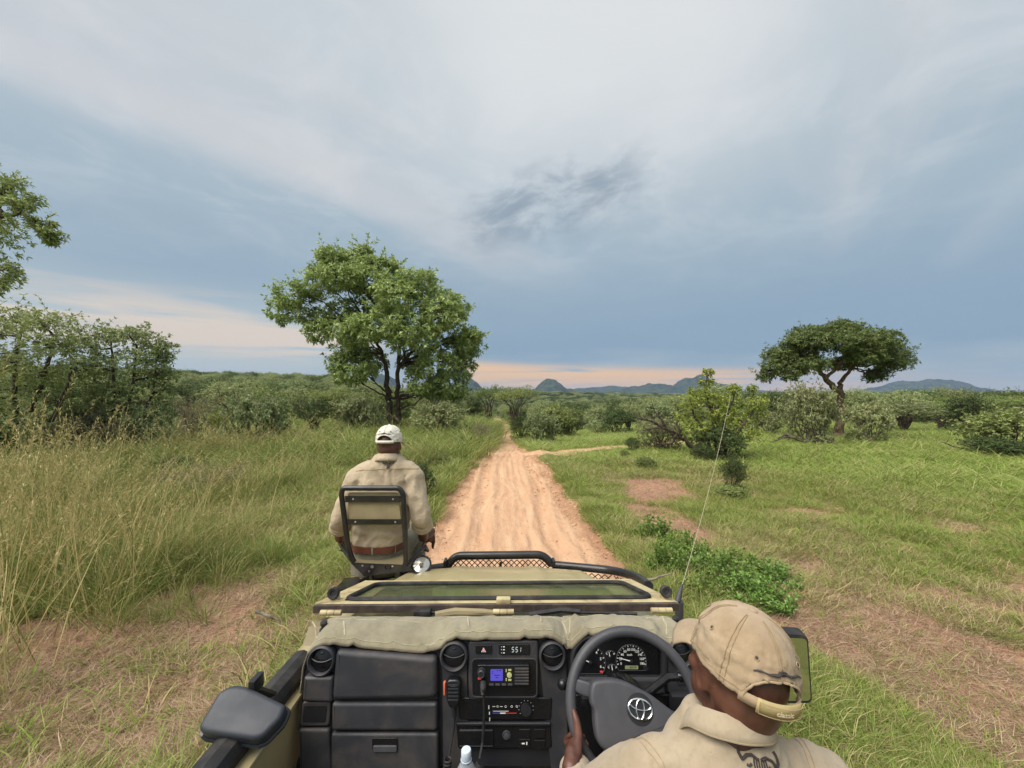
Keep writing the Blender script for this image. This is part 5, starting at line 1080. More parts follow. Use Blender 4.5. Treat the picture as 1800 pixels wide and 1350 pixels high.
def clock_digits():
    b = MB(); seg = {'5': 'afgcd', '1': 'bc'}; w, h = .0068, .0074
    S7 = {'a': ((0, 2), (1, 2)), 'b': ((1, 2), (1, 1)), 'c': ((1, 1), (1, 0)), 'd': ((0, 0), (1, 0)), 'e': ((0, 1), (0, 0)), 'f': ((0, 2), (0, 1)), 'g': ((0, 1), (1, 1))}
    for k, (ch, u) in enumerate((('5', 899.5), ('5', 906), ('1', 911.5))):
        o = DP(u, 1140, .0268)
        for q in seg[ch]:
            (x0, y0), (x1, y1) = S7[q]; A = o+UX*(x0*w+y0*.0008)+UY*y0*h; B = o+UX*(x1*w+y1*.0008)+UY*y1*h; e = (B-A)*.10; b.tube([A+e, B-e], .0011, 4)
    ob = b.part('clock_digits', mat_emit('clock_glow', lin(210, 220, 216), .30), DASHB)
    m = MB()
    for v in (1130.5, 1135.5, 1141): m.prism([DP(u, w, .0264) for u, w in rect(884.5, v, 887.5, v+1.4)], DN*.0005); m.prism([DP(u, w, .0264) for u, w in rect(881.3, v+.2, 882.3, v+1.2)], DN*.0005)
    m.part('clock_marks', WHITE, DASHB)
clock_digits()

# ---- instruments
def cluster():
    C = dpanel('instrument_cluster', [(1006, 1180), (1010, 1140), (1024, 1121), (1050, 1115), (1092, 1113), (1122, 1115), (1148, 1122), (1160, 1134), (1160, 1186), (1006, 1186)], -.002, .003, DASHK, CAR, .001, .008)
    sur = MB(); rp = rounded([DP(u, v, .016) for u, v in [(1003, 1190), (1007, 1138), (1023, 1118), (1050, 1112), (1092, 1110), (1124, 1112), (1152, 1120), (1164, 1134), (1164, 1190)]], .02, 3); sur.tube(rp+[rp[0]], .011, 8); sur.part('cluster_hood', DASH2, C)
    dpanel('cluster_sill', [(1028, 1186), (1160, 1186), (1166, 1215), (1030, 1215)], 0, .028, DASH, C, .010, .008)
    dpanel('right_trim', [(1168, 1132), (1215, 1132), (1222, 1215), (1172, 1215)], 0, .014, DASH, C, .006, .008)
    dpanel('trim_blank', [(1186, 1180), (1206, 1178), (1208, 1200), (1188, 1201)], .0142, .003, DASH2, C, .001, .003)
    dpanel('knee_panel', [(1010, 1218), (1225, 1218), (1232, 1400), (1000, 1400)], 0, .010, DASHK, C, .006, .008)
    def pos(u, v, r, a, l=.0062): return DP(u, v, l)+UX*math.cos(a)*r+UY*math.sin(a)*r
    ln = MB(); tk = MB(); txt = []; NEEDLE = mat('needle', lin(236, 236, 232), .5)
    def dial(u, v, r, a0, a1, n, lab, lr=.74, sz=.0075, close=True):
        c = DP(u, v, .0058); ln.ring(c, UX*r, UY*r, .0015, 48, 4, R(a1-(22 if close else 0)), R(a0+(22 if close else 0)))
        if close:
            A = c+UX*math.cos(R(a0+22))*r+UY*math.sin(R(a0+22))*r; B = c+UX*math.cos(R(a1-22))*r+UY*math.sin(R(a1-22))*r; ln.tube([A, B], .0014, 4)
        for i in range(n):
            a = R(a0+(a1-a0)*i/(n-1)); big = i % 2 == 0; p = c+UX*math.cos(a)*r*.96+UY*math.sin(a)*r*.96; q = c+UX*math.cos(a)*r*(.86 if big else .91)+UY*math.sin(a)*r*(.86 if big else .91); tk.tube([p, q], .0013 if big else .0008, 4)
        for i, s in enumerate(lab):
            a = R(a0+(a1-a0)*i/max(1, len(lab)-1)); 
            if s: txt.append((s, c+UX*math.cos(a)*r*lr+UY*math.sin(a)*r*lr+DN*.0006, UX, UY, sz))
    dial(1109, 1161, .054, 191, -11, 19, ['0', '20', '40', '60', '80', '100', '120', '140', '160', '180'], .70, .0112)
    dial(1037, 1163, .054, 200, -20, 13, ['0', '1', '2', '3', '4', '5', '6'], .72, .012)
    dial(1072.5, 1154, .021, 140, 40, 5, ['C', '', 'H'], .8, .0085, False); dial(1076, 1178, .021, 140, 40, 5, ['E', '', 'F'], .8, .0085, False)
    txt.append(('km/h', DP(1106, 1150, .0054), UX, UY, .0095))
    for u, v, a, l in ((1109, 1161, 166, .045), (1037, 1163, 158, .045), (1071.5, 1154, 100, .018), (1076, 1178, 98, .018)):
        c = DP(u, v, .0075); p = c+UX*math.cos(R(a))*l+UY*math.sin(R(a))*l; nd = MB(); nd.tube([c, p], [.0019, .001], 5); nd.part('needle', NEEDLE, C)
        hub = MB(); hub.lathe([(.0062 if l > .03 else .0045, 0), (.0055 if l > .03 else .004, .004), (.001, .0045)], DP(u, v, .006), DN, 16); hub.part('needle_hub', DASH2, C)
    ln.part('dial_ring', GREYP, C); tk.part('dial_tick', WHITE, C); [text_mesh([q]).part('dial_number', WHITE, C) for q in txt]
    dpanel('trip_display', rect(1098, 1169, 1121, 1175), .0042, .0012, mat('lcd', lin(150, 158, 116), .4), C, 0, .001)
    text_mesh([('055174', DP(1112, 1172, .0056), UX, UY, .008)]).part('trip_digits', DASHK, C)
    w = MB(); w.prism([DP(u, v, .0060) for u, v in rect(1054, 1177.5, 1058.5, 1180.5)], DN*.0006); w.part('warning_lamp', mat_emit('warn', lin(220, 70, 66), .35), C)
    k = MB(); k.ring(DP(1134.5, 1173.5, .005), UX*.0085, UY*.0085, .0012, 18, 5); k.lathe([(.006, 0), (.006, .004), (.001, .004)], DP(1134.5, 1173.5, .004), DN, 14); k.part('trip_knob', DASH2, C)
    t2 = MB()
    for i, u in enumerate((1046, 1050, 1054, 1058)): t2.tube([DP(u, 1124.5-i*.6, .006), DP(u+1.2, 1121-i*.6, .006)], .0007, 4)
    t2.part('warning_row', WHITE, C)
cluster()

# ---- steering wheel
WC = Vector((.371, 1.17, 1.413)); WU = UX; WV = Vector((0, .5, .866)); WN = Vector((0, -.866, .5))
def WP(p, q, l=0.0): return WC+WU*p+WV*q+WN*l
def ray_plane(u, v, l=0.0):
    D = Vector(((u-900)/678, 1, -(v-697)/678)); o = Vector((0, 0, H)); t = (WC+WN*l-o).dot(WN)/D.dot(WN); p = o+D*t-WC; return p.dot(WU), p.dot(WV)
def wheel():
    b = MB(); b.ring(WC, WU*.192, WV*.192, .0165, 64, 12); Wh = b.part('steering_wheel', GREYP, CAR)
    out = [(1039, 1195), (1061, 1191), (1082, 1192), (1103, 1199), (1126, 1211), (1144, 1221), (1163, 1236), (1182, 1250), (1197, 1262), (1190, 1282), (1165, 1300), (1130, 1312), (1100, 1319), (1075, 1322), (1058, 1316), (1047, 1300), (1043, 1275), (1042, 1246), (1036, 1236), (1034, 1215)]
    P = [WP(*ray_plane(u, v, .02), .0) for u, v in out]; h = MB(); h.prism(rounded(P, .035, 4), WN*.045, .012, 4); h.part('hub_pad', GREYP, Wh, ang=60)
    for a0, a1, w0, w1 in (((-.185, .055), (-.08, .02), .034, .05), ((.185, -.06), (.09, -.03), .034, .05), ((-.11, -.155), (-.06, -.06), .03, .045), ((.10, -.16), (.05, -.06), .03, .04)):
        s = MB(); A = Vector(a0); B = Vector(a1); n = Vector((-(B-A).y, (B-A).x)).normalized()
        s.prism([WP(*(A+n*w0*.5), -.012), WP(*(B+n*w1*.5), -.012), WP(*(B-n*w1*.5), -.012), WP(*(A-n*w0*.5), -.012)], WN*.024, .008, 3); s.part('spoke', GREYP, Wh)
    e = MB(); c = R(-9); eu = WU*math.cos(c)+WV*math.sin(c); ev = -WU*math.sin(c)+WV*math.cos(c); o = WP(.004, -.002, .0465)
    e.ring(o, eu*.0340, ev*.0245, .0030, 48, 8); e.ring(o+WN*.001, eu*.0115, ev*.0235, .0022, 40, 8); e.ring(o+WN*.001+ev*.0105, eu*.0300, ev*.0125, .0022, 44, 8); e.part('emblem', CHROME, Wh)
    r = MB(); r.lathe([(.040, -.004), (.039, -.001), (.001, .0)], o, WN, 32); rr = r.part('emblem_dish', DASH2, Wh)
    rr.data.transform(Matrix.Identity(4))
    bt = MB(); bt.box(WP(-.150, .012, .004), (.022, .02, .028), .004); bt.part('horn_button', DASHK, Wh)
    col = MB(); col.tube([WP(0, 0, -.01), WP(0, -.0, -.10), Vector((.375, 1.40, 1.27))], [.05, .065, .08], 16); col.part('steering_column', DASHK, CAR)
    s1 = MB(); s1.tube([WP(.03, .0, -.07), Vector((.50, 1.235, 1.452)), Vector((.575, 1.215, 1.472))], [.012, .0125, .015], 10); s1.tube([Vector((.53, 1.227, 1.460)), Vector((.548, 1.223, 1.465))], .0165, 12); s1.part('indicator_stalk', DASHK, CAR)
    s2 = MB(); s2.tube([WP(-.03, .0, -.06), WP(-.12, .03, -.04), WP(-.195, .050, -.035)], [.010, .0105, .012], 10); s2.ell(WP(-.21, .048, -.035), (.017, .017, .017)); s2.part('wiper_stalk', DASHK, CAR)
    ig = MB(); ig.box(DP(1197, 1228, .03), (.10, .03, .07), .01); ig.part('key_housing', DASH2, CAR)
wheel()

# ---- body sides, floor, mirrors, seats, front wheels
def body():
    for sd in (-1, 1):
        b = MB(); x = -.775 if sd < 0 else .665; b.box((x, .62, .99), (.030, 1.62, .60), .012); b.box((x, .62, 1.285), (.055, 1.62, .016), .006); b.part('door_side', KHAKI, CAR)
        k = MB(); pts = [(x-.005+sd*.0, -.2, 1.318), (x-.01, .6, 1.318), (x-.02, 1.1, 1.318), (x-.005, 1.5, 1.318)] if sd < 0 else [(x+.03, -.2, 1.28), (x+.04, 1.35, 1.28)]
        k.tube([Vector(p)+Vector((-.035, 0, 0)) if sd < 0 else Vector(p) for p in pts], .048 if sd < 0 else .025, 10); k.part('side_rail', RUBBER, CAR)
    tri = MB(); tri.prism([Vector((-.755, .93, 1.276)), Vector((-.755, .80, 1.276)), Vector((-.755, .84, 1.20))], (.012, 0, 0), .003); tri.part('door_bracket', BLACKP, CAR)
    f = MB(); f.box((-.05, .35, .74), (1.45, 2.3, .03), .005); f.part('floor_pan', KHAKI_D, CAR)
    c = MB(); c.box((-.085, 1.12, .90), (.24, .34, .32), .03); c.part('centre_console', DASHK, CAR)
    for nm, x in (('driver_seat', .385), ('passenger_seat', -.42)):
        s = MB(); s.box((x, .60, .99), (.48, .50, .14), .04, seg=3); so = s.part(nm, mat('seat_canvas_'+nm[:4], lin(120, 108, 80), .85, 0, .1, 14, .3, 260), CAR)
        q = MB(); q.box((x, .335 if x > 0 else .22, 1.20), (.46, .10, .42), .04, Matrix.Rotation(R(8), 3, 'X'), seg=3); q.part('seat_back', so.data.materials[0], so)
    tub = MB(); tub.box((-.05, -.55, 1.0), (1.5, 1.2, .55), .02); tub.part('rear_tub', KHAKI, CAR)
    for x in (-.78, .66):
        w = MB(); prof = [(.22, -.11), (.34, -.12), (.385, -.10), (.395, 0), (.385, .10), (.34, .12), (.22, .11)]
        w.lathe(prof, (x, 2.25, .395), (1, 0, 0), 36); wo = w.part('wheel', RUBBER, CAR); r = MB(); r.lathe([(.05, -.08), (.215, -.09), (.225, -.06), (.225, .06), (.215, .09), (.05, .08)], (x, 2.25, .395), (1, 0, 0), 28); r.part('wheel_rim', KHAKI_D, wo)
    ch = MB(); ch.box((-.1, 1.3, .55), (.8, 3.2, .14), .02); ch.part('chassis', BLACKP, CAR)
    # left mirror folded flat, seen from behind
    M = Vector((-.806, 1.15, 1.404)); n = Vector((.12, -.50, .86)).normalized()
    def mp(u, v):
        D = Vector(((u-900)/678, 1, -(v-697)/678)); o = Vector((0, 0, H)); t = (M-o).dot(n)/D.dot(n); return o+D*t
    m = MB(); poly = rounded([mp(*q) for q in ((347, 1277), (384, 1214), (408, 1202), (432, 1204), (503, 1238), (494, 1262), (463, 1294), (446, 1300), (356, 1287))], .012, 3)
    m.prism([p-n*.050 for p in poly], n*.050, .014, 4); mo = m.part('wing_mirror', mat('mirror_shell', lin(52, 55, 62), .48, 0, .05, 20, .35, 700), CAR, ang=55); mo['label'] = 'black passenger-side mirror folded flat'
    r = MB(); pr = [M+(p-M)*1.015-n*.046 for p in poly]; r.tube(pr+[pr[0]], .007, 6); r.part('mirror_rim', DASHK, mo)
    a = MB(); a.tube([mp(440, 1206)-n*.03, mp(446, 1200)-n*.05, Vector((-.80, 1.30, 1.34))], .014, 8); a.box(mp(448, 1196)-n*.02, (.02, .05, .045), .004); a.part('mirror_arm', BLACKP, mo)
    # driver's mirror
    d = 1.20; q = MB(); mr = [pt(1340, 1112, d), pt(1420, 1117, d), pt(1428, 1236, d-.02), pt(1340, 1236, d-.02)]; q.prism(rounded(mr, .018, 4), (.012, .05, 0), .012); m2 = q.part('wing_mirror', RUBBER, CAR); m2['label'] = 'black driver-side mirror reflecting the green verge'
    g2 = MB(); inn = [Vector(p).lerp(sum((Vector(k) for k in mr), Vector())/4, .085)+Vector((0, -.003, 0)) for p in mr]; g2.prism(rounded(inn, .014, 4), (.0, .002, 0)); g2.part('mirror_glass', mat('mirror_silver', (.55, .60, .52), .06, 1.0, .02), m2)
    a = MB(); a.tube([pt(1345, 1150, d+.05), Vector((.74, 1.34, 1.45)), Vector((.70, 1.40, 1.33))], .012, 8); a.part('mirror_arm', BLACKP, m2)
body()

# ---- canvas cover lying over the dash top
def cover():
    us = np.interp(np.linspace(0, 1, 161), np.linspace(0, 1, len(HEM)), [h[0] for h in HEM]); vs = np.interp(us if False else np.linspace(0, 1, 161), np.linspace(0, 1, len(HEM)), [h[1] for h in HEM])
    rows = []; T = [0, .06, .15, .28, .42, .56, .70, .80, .87, .93, .97, 1.0]
    for t in T:
        row = []
        for u, v in zip(us, vs):
            d1 = 1.372; hem = pt(u, v, d1); lx = hem.x
            ends = min(1, max(0, (u-536)/30), max(0, (1216-u)/14)); endz = sst(0, 1, ends)
            back = Vector((lx+(0.004 if u < 600 else 0), 1.562, 1.458)); shoulder = Vector((lx, 1.392, max(hem.z+.013, 1.452*float(endz)+(hem.z+.01)*(1-float(endz)))))
            if t < .80:
                s = t/.80; p = back.lerp(shoulder, s); p.z += .012*math.sin(s*math.pi)*(.4+.6*float(endz))
                if t < .06: p.z -= .012
            else:
                s = (t-.80)/.20; p = shoulder.lerp(hem, s); p.y -= .007*math.sin(s*math.pi*.8)
            w = (noise.noise(Vector((p.x*7+2, p.y*14, 0)))*.006+noise.noise(Vector((p.x*19, p.y*9+p.x*6, 3)))*.006+noise.noise(Vector((p.x*46, p.y*30-p.x*12, 5)))*.0028)*(min(1, t*6))*(1-.6*(t > .9))
            for cx, ang in ((.86, .6), (.955, -.3), (1.0, .15), (.80, -.5), (1.15, .2), (.59, -.4)):
                q = (p.x-((cx*1000-900)/678*1.39)-ang*(p.y-1.39))/.010; w += .006*math.exp(-q*q)*min(1, t*3)
            cr = abs(noise.noise(Vector((p.x*6+p.y*5, p.y*9-p.x*2, 8)))); w += .010*math.exp(-(cr/.05)**2)*min(1, t*4)-.004*math.exp(-((t-.22)/.05)**2)
            p.z += w; row.append(p)
        rows.append(row)
    b = MB(); b.grid(rows)
    lf = [[Vector((-.735-.012*s, 1.40+.05*k/4, (1.40-.055*k/4*0)-.34*s+.03*k/4)) for k in range(5)] for s in np.linspace(0, 1, 8)]
    o = b.thing('dashboard_cover', CANVAS, (-.1, 1.45, 1.45), 'dusty khaki canvas cover draped over the top of the dashboard', 'dash cover', ang=70)
    md = o.modifiers.new('thick', 'SOLIDIFY'); md.thickness = .004; md.offset = 1
    o_bvh = BVHTree.FromPolygons([Vector(v) for v in b.v], b.f); PIPE = canvas_mat('canvas_piping', lin(190, 180, 152), lin(172, 160, 132))
    h = MB(); hp = [p+Vector((0, -.004, .000)) for p in rows[-1]]; h.tube(hp, .0042, 6); h.part('hem', canvas_mat('canvas_hem', lin(118, 106, 86), lin(100, 92, 76)), o)
    for ti, dz in ((8, .003), (3, .002)): h = MB(); h.tube([p+Vector((0, -.001, .0045+dz*.2)) for p in rows[ti][3:-3]], .0014, 5); h.part('cover_stitching', PIPE, o)
    fl = MB()
    fl.grid([[Vector((at(541, 1.40)-.006*math.sin(s*3)-.020*s, 1.372+.17*k/5-.05*s*k/5, zt(1165, 1.372)-.24*s+.055*k/5*(1-s)+.0)) for k in range(6)] for s in np.linspace(0, 1, 10)])
    fo = fl.part('side_flap', CANVAS, o, ang=70); md = fo.modifiers.new('thick', 'SOLIDIFY'); md.thickness = .004
    for (u0, v0, u1, v1, k) in ((549, 1094, 558, 1122, .3), (604, 1104, 606, 1118, 0), (822, 1100, 824, 1115, 0), (948, 1098, 951, 1114, .1), (988, 1098, 997, 1118, .2), (1000, 1118, 1002, 1098, .1), (1164, 1098, 1172, 1118, .3)):
        q = MB(); P = []
        for s in np.linspace(0, 1, 9):
            v = v0+(v1-v0)*s; u = u0+(u1-u0)*s+k*8*math.sin(s*3.1); dd = 1.562-(1.562-1.392)*min(1, (v-1087)/(31)); dd = max(1.376, dd); h = pt(u, v, dd); P.append(h)
        zz = []
        for h in P:
            b_ = o_bvh.ray_cast(Vector((h.x, h.y, 1.7)), Vector((0, 0, -1)), 1.0)[0]
            zz.append(Vector((h.x, h.y, (b_.z if b_ else h.z)+.004)))
        q.tube(zz, .0028, 6); q.part('piping', PIPE, o)
    for u, v, z0 in ((570, 1100, 1.47), (1187, 1092, 1.47)):
        k = MB(); c = Vector((at(u, 1.50), 1.50, zt(v, 1.50)-.018)); k.lathe([(.017, -.004), (.017, .006), (.010, .008), (.0095, .022), (.0125, .024), (.0125, .034), (.009, .038), (.001, .039)], c, (0, -.1, 1), 18)
        k.thing('rubber_stud', RUBBER, c, 'black rubber stud through the '+('left' if u < 900 else 'right')+' end of the dashboard cover', 'stud', 'studs on the dashboard cover')
cover()

# ---- loose things in the cab
def loose():
    mk = MB(); P = [DP(u, v, .028) for u, v in ((788, 1186), (793, 1180), (809, 1180), (814, 1186), (813, 1215), (807, 1229), (795, 1229), (789, 1215))]
    mk.prism(rounded(P, .008, 3), DN*.030, .008, 3); loc = DP(801, 1205, .03); mic = mk.thing('hand_microphone', DASHK, loc, 'black radio hand microphone hanging on the dash beside the glovebox', 'microphone')
    for i in range(5): b = MB(); b.prism(rounded([DP(u, v, .058) for u, v in rect(792, 1187+i*6.2, 810, 1190.4+i*6.2)], .003), DN*.004, .001); b.part('microphone_rib', DASH2, mic)
    b = MB(); b.prism([DP(u, v, .034) for u, v in rect(783.5, 1187.5, 786.5, 1209)], DN*.014, .002); b.part('talk_key', mat('key_orange', lin(222, 112, 84), .5), mic)
    b = MB(); b.prism([DP(u, v, .0605) for u, v in rect(797, 1189, 805, 1190.6)], DN*.002); b.part('microphone_plate', GREYP, mic)
    def coil(path, r, turns, n=14):
        L = [Vector(p) for p in path]; out = []
        N = turns*n
        for i in range(N+1):
            t = i/N*(len(L)-1); k = min(int(t), len(L)-2); p = L[k].lerp(L[k+1], t-k); tan = (L[k+1]-L[k]).normalized(); u = tan.orthogonal().normalized(); w = tan.cross(u); a = 2*math.pi*i/n
            out.append(p+u*math.cos(a)*r+w*math.sin(a)*r)
        return out
    c = MB(); c.tube([DP(801, 1229, .04), DP(802, 1245, .03), DP(799, 1275, .025), DP(793, 1312, .04)], .004, 6); c.tube(coil([DP(793, 1310, .06), DP(788, 1360, .07)], .011, 10), .0032, 5, cap=False); c.part('coiled_cord', RUBBER, mic)
    c = MB(); c.tube([DP(801, 1229, .035), DP(801, 1250, .03)], .008, 8); c.part('cord_sleeve', DASH2, mic)
    k = MB(); top = DP(851.5, 1187, .05); k.tube([top, DP(852, 1192, .075), DP(853, 1205, .065), DP(853, 1240, .045), DP(850, 1290, .045), DP(846, 1308, .07)], .0045, 8); k.lathe([(.011, -.004), (.011, .010), (.008, .022), (.005, .035)], top, DN*.6+Vector((0, 0, -.6)), 14); k.tube(coil([DP(848, 1311, .09), DP(842, 1320, .10), DP(843, 1370, .11)], .0135, 13), .0035, 5, cap=False)
    k.thing('radio_cord', RUBBER, top, 'black coiled cord plugged into the radio below its knob', 'cord')
    d = 1.13; c0 = Vector((at(819.5, d), d, zt(1328, d))); r = 8.6/678*d; b = MB()
    prof = [(.030, -.24), (.033, -.235), (.033, -.16), (.031, -.15), (.033, -.14), (.033, -.07), (.029, -.045), (.017, -.022), (.0125, -.012), (.0125, -.004)]
    m, g = mat_new('bottle_clear'); p = g.n('ShaderNodeBsdfPrincipled', {'Base Color': (*lin(206, 214, 222), 1), 'Roughness': .18, 'Transmission Weight': .55, 'IOR': 1.2, 'Alpha': .85}); g.n('ShaderNodeOutputMaterial', {'Surface': p.outputs[0]})
    bo = b.mesh('water_bottle', m, c0+Vector((0, 0, -.24)))
    bo = MB().lathe(prof, c0, (0, 0, 1), 28).thing('water_bottle', m, c0+Vector((0, 0, -.24)), 'clear plastic water bottle with pale cap standing under the radio', 'bottle')
    q = MB(); q.lathe([(r, -.006), (r*1.02, .0), (r, .016), (r*.9, .018), (.001, .018)], c0, (0, 0, 1), 28); q.part('cap', mat('cap_blue', lin(196, 208, 222), .45), bo); q = MB(); q.ring(c0+Vector((0, 0, -.010)), UX*.0145, Vector((0, .0145, 0)), .002, 24, 6); q.part('neck_ring', mat('ring_blue', lin(180, 192, 206), .4), bo)
loose()
# ------------------------------------------------------------------ people
def skin_mat():
    m, g = mat_new('dark_skin'); co = g.n('ShaderNodeTexCoord').outputs['Object']
    c = g.mix(g.mr(g.noise(co, 18, 4, .6), .35, .65), lin(74, 46, 36), lin(98, 62, 48)); b = g.n('ShaderNodeBump', {'Strength': .25, 'Distance': .001, 'Height': g.noise(co, 420, 3, .6)})
    p = g.n('ShaderNodeBsdfPrincipled', {'Base Color': c, 'Roughness': .46, 'Subsurface Weight': .06, 'Subsurface Radius': (.01, .004, .002), 'Normal': b.outputs[0]}); g.n('ShaderNodeOutputMaterial', {'Surface': p.outputs[0]}); return m
SKIN = skin_mat()
SHIRT = canvas_mat('shirt_khaki', lin(186, 169, 144), lin(168, 151, 126)); CAPM = canvas_mat('cap_khaki', lin(186, 163, 134), lin(164, 141, 112)); CAPW = canvas_mat('cap_white', lin(232, 228, 216), lin(206, 200, 186))
TROUS = canvas_mat('trouser_grey', lin(126, 122, 104), lin(108, 104, 88)); BELT = mat('belt_leather', lin(98, 52, 38), .5, 0, .15, 20, .2, 200)
THREAD = mat('dark_thread', lin(62, 56, 54), .8, 0, .1, 60); STITCH = mat('stitching', lin(158, 138, 106), .85, 0, .1, 60); STITCHL = mat('stitching_light', lin(206, 190, 156), .85, 0, .1, 60)
EYEW = mat('eye_white', lin(210, 200, 190), .3); EYEB = mat('iris_brown', lin(30, 18, 12), .2); HAIR = mat('short_hair', lin(26, 22, 20), .9, 0, .2, 80, .5, 300)

def blob(mb, voxel, smooth, name, m, wr=None):
    me = mb.mesh(name, m); o = bpy.data.objects.new('tmp', me); COL.objects.link(o)
    r = o.modifiers.new('r', 'REMESH'); r.mode = 'VOXEL'; r.voxel_size = voxel; r.use_smooth_shade = True
    s = o.modifiers.new('s', 'SMOOTH'); s.factor = .5; s.iterations = smooth
    dg = bpy.context.evaluated_depsgraph_get(); out = bpy.data.meshes.new_from_object(o.evaluated_get(dg)); out.name = name
    bpy.data.objects.remove(o); bpy.data.meshes.remove(me)
    if wr:
        n = len(out.vertices); co = np.empty(n*3, np.float32); out.vertices.foreach_get('co', co); co = co.reshape(-1, 3); no = np.empty(n*3, np.float32); out.vertex_normals.foreach_get('vector', no); no = no.reshape(-1, 3)
        d = np.array([wr(Vector(p)) for p in co]); co += no*d[:, None]; out.vertices.foreach_set('co', co.ravel()); out.update()
    out.polygons.foreach_set('use_smooth', np.ones(len(out.polygons), bool))
    if not out.materials: out.materials.append(m)
    return out
def put(me, name, parent):
    w = WL[parent.name]; me.transform(Matrix.Translation(-w)); o = link(name, me, parent); WL[o.name] = w; return o
def bvh(me): return BVHTree.FromPolygons([v.co.copy() for v in me.vertices], [tuple(p.vertices) for p in me.polygons])
def chain(mb, pts, r, n=14):
    """a tapering limb with round ends and joints"""
    P = [Vector(p) for p in pts]; Q = []; rr = []
    for i in range(len(P)-1):
        for k in range(5): Q.append(P[i].lerp(P[i+1], k/5)); rr.append(r[i]+(r[i+1]-r[i])*k/5)
    Q.append(P[-1]); rr.append(r[-1]); mb.tube(Q, rr, n)
    for p, q in zip(P, r): mb.ell(p, (q, q, q), sub=2)
def torso(mb, rows, yaw=0.0, n=28, e=2.5, off=(0, 0, 0)):
    rings = []; off = Vector(off)
    for c, a, b in rows:
        ring = []
        for j in range(n):
            t = 2*math.pi*j/n; cx = math.cos(t); sy = math.sin(t); x = a*math.copysign(abs(cx)**(2/e), cx); y = b*math.copysign(abs(sy)**(2/e), sy)
            ring.append(Vector(c)+off+Vector((x*math.cos(yaw)-y*math.sin(yaw), x*math.sin(yaw)+y*math.cos(yaw), 0)))
        rings.append(ring)
    mb.loft(rings)
def grip(mb, P, t, o, n, rr=.016, s=1.0, thumb=1):
    """a hand closed round a bar: t along the bar, o out towards the wrist, n towards the viewer"""
    P = Vector(P); t, o, n = Vector(t).normalized(), Vector(o).normalized(), Vector(n).normalized(); W = lambda a, b, c: P+t*a*s+o*b*s+n*c*s
    for k, (a, L, r) in enumerate(((.032, 1.0, .0088), (.011, 1.08, .0092), (-.010, 1.02, .0088), (-.030, .86, .0078))):
        chain(mb, [W(a*.9, .046, .016), W(a, .040*L, -.014), W(a, .010, -(rr+.014)*L), W(a, -.020*L, -.016), W(a, -.022*L, .004)], [r*1.12*s, r*1.08*s, r*s, r*.92*s, r*.8*s], 8)
    chain(mb, [W(.026, .046, .014), W(.020, .078, .020), W(0, .100, .018)], [.015*s, .020*s, .026*s], 10); chain(mb, [W(-.024, .046, .014), W(-.018, .078, .018), W(0, .100, .018)], [.013*s, .018*s, .025*s], 10); mb.ell(W(0, .062, .016), (.030*s, .030*s, .017*s), Matrix((t, o, n)).transposed(), 2)
    chain(mb, [W(.012*thumb, .075, .030), W(.034*thumb, .038, .034), W(.056*thumb, .010, rr+.013), W(.080*thumb, -.004, rr+.010)], [.016*s, .0135*s, .0115*s, .009*s], 8)
    return W(0, .105, .018)
def head(mb, C, M, s=1.0, neck=None):
    """skull, jaw, nose, brows, lips and ears; M columns are right, forward, up"""
    W = lambda x, y, z: Vector(C)+M @ Vector((x*s, y*s, z*s)); E = lambda x, y, z, a, b, c, q=None: mb.ell(W(x, y, z), (a*s, b*s, c*s), M @ q if q else M, 3)
    E(0, -.006, .025, .076, .096, .090); E(0, .022, -.045, .062, .072, .070); E(0, .034, .0, .070, .060, .075); E(0, .030, -.030, .066, .060, .060); E(0, .048, -.082, .036, .036, .026); E(0, -.030, -.02, .070, .066, .075)
    E(0, .088, .022, .050, .014, .012); E(0, .098, -.016, .013, .018, .026); E(0, .106, -.032, .020, .014, .012); E(0, .086, -.062, .026, .014, .011)
    for q in (-1, 1):
        E(q*.077, -.006, -.010, .006, .016, .026, Matrix.Rotation(q*.35, 3, 'Z')); mb.ring(W(q*.081, -.008, -.008), M @ Vector((q*.004, .017, 0))*s, M @ Vector((0, -.004, .030))*s, .0048*s, 20, 8); E(q*.046, .062, -.025, .026, .024, .022); E(q*.050, .030, -.06, .020, .040, .030)
    if neck: chain(mb, [W(0, -.018, -.05), neck], [.060*s, .063*s], 18)
    return W
def eyes(W, M, s, parent):
    for q in (-1, 1):
        b = MB(); b.ell(W(q*.032, .078, .004), (.013*s,)*3, M, 2); e = b.part('eye', EYEW, parent); b = MB(); b.ell(W(q*.032, .087, .004), (.006*s,)*3, M, 2); b.part('iris', EYEB, e)
def surf_line(tree, pts, dirv, off, r, mb, closed=False, n=6):
    out = []
    for p in pts:
        h = tree.ray_cast(Vector(p)-Vector(dirv)*.4, Vector(dirv), 1.0)
        if h[0] is not None: out.append(h[0]+h[1]*off if h[1].dot(Vector(dirv)) < 0 else h[0]-h[1]*off)
    if len(out) > 1: mb.tube(out, r, n)
    return out

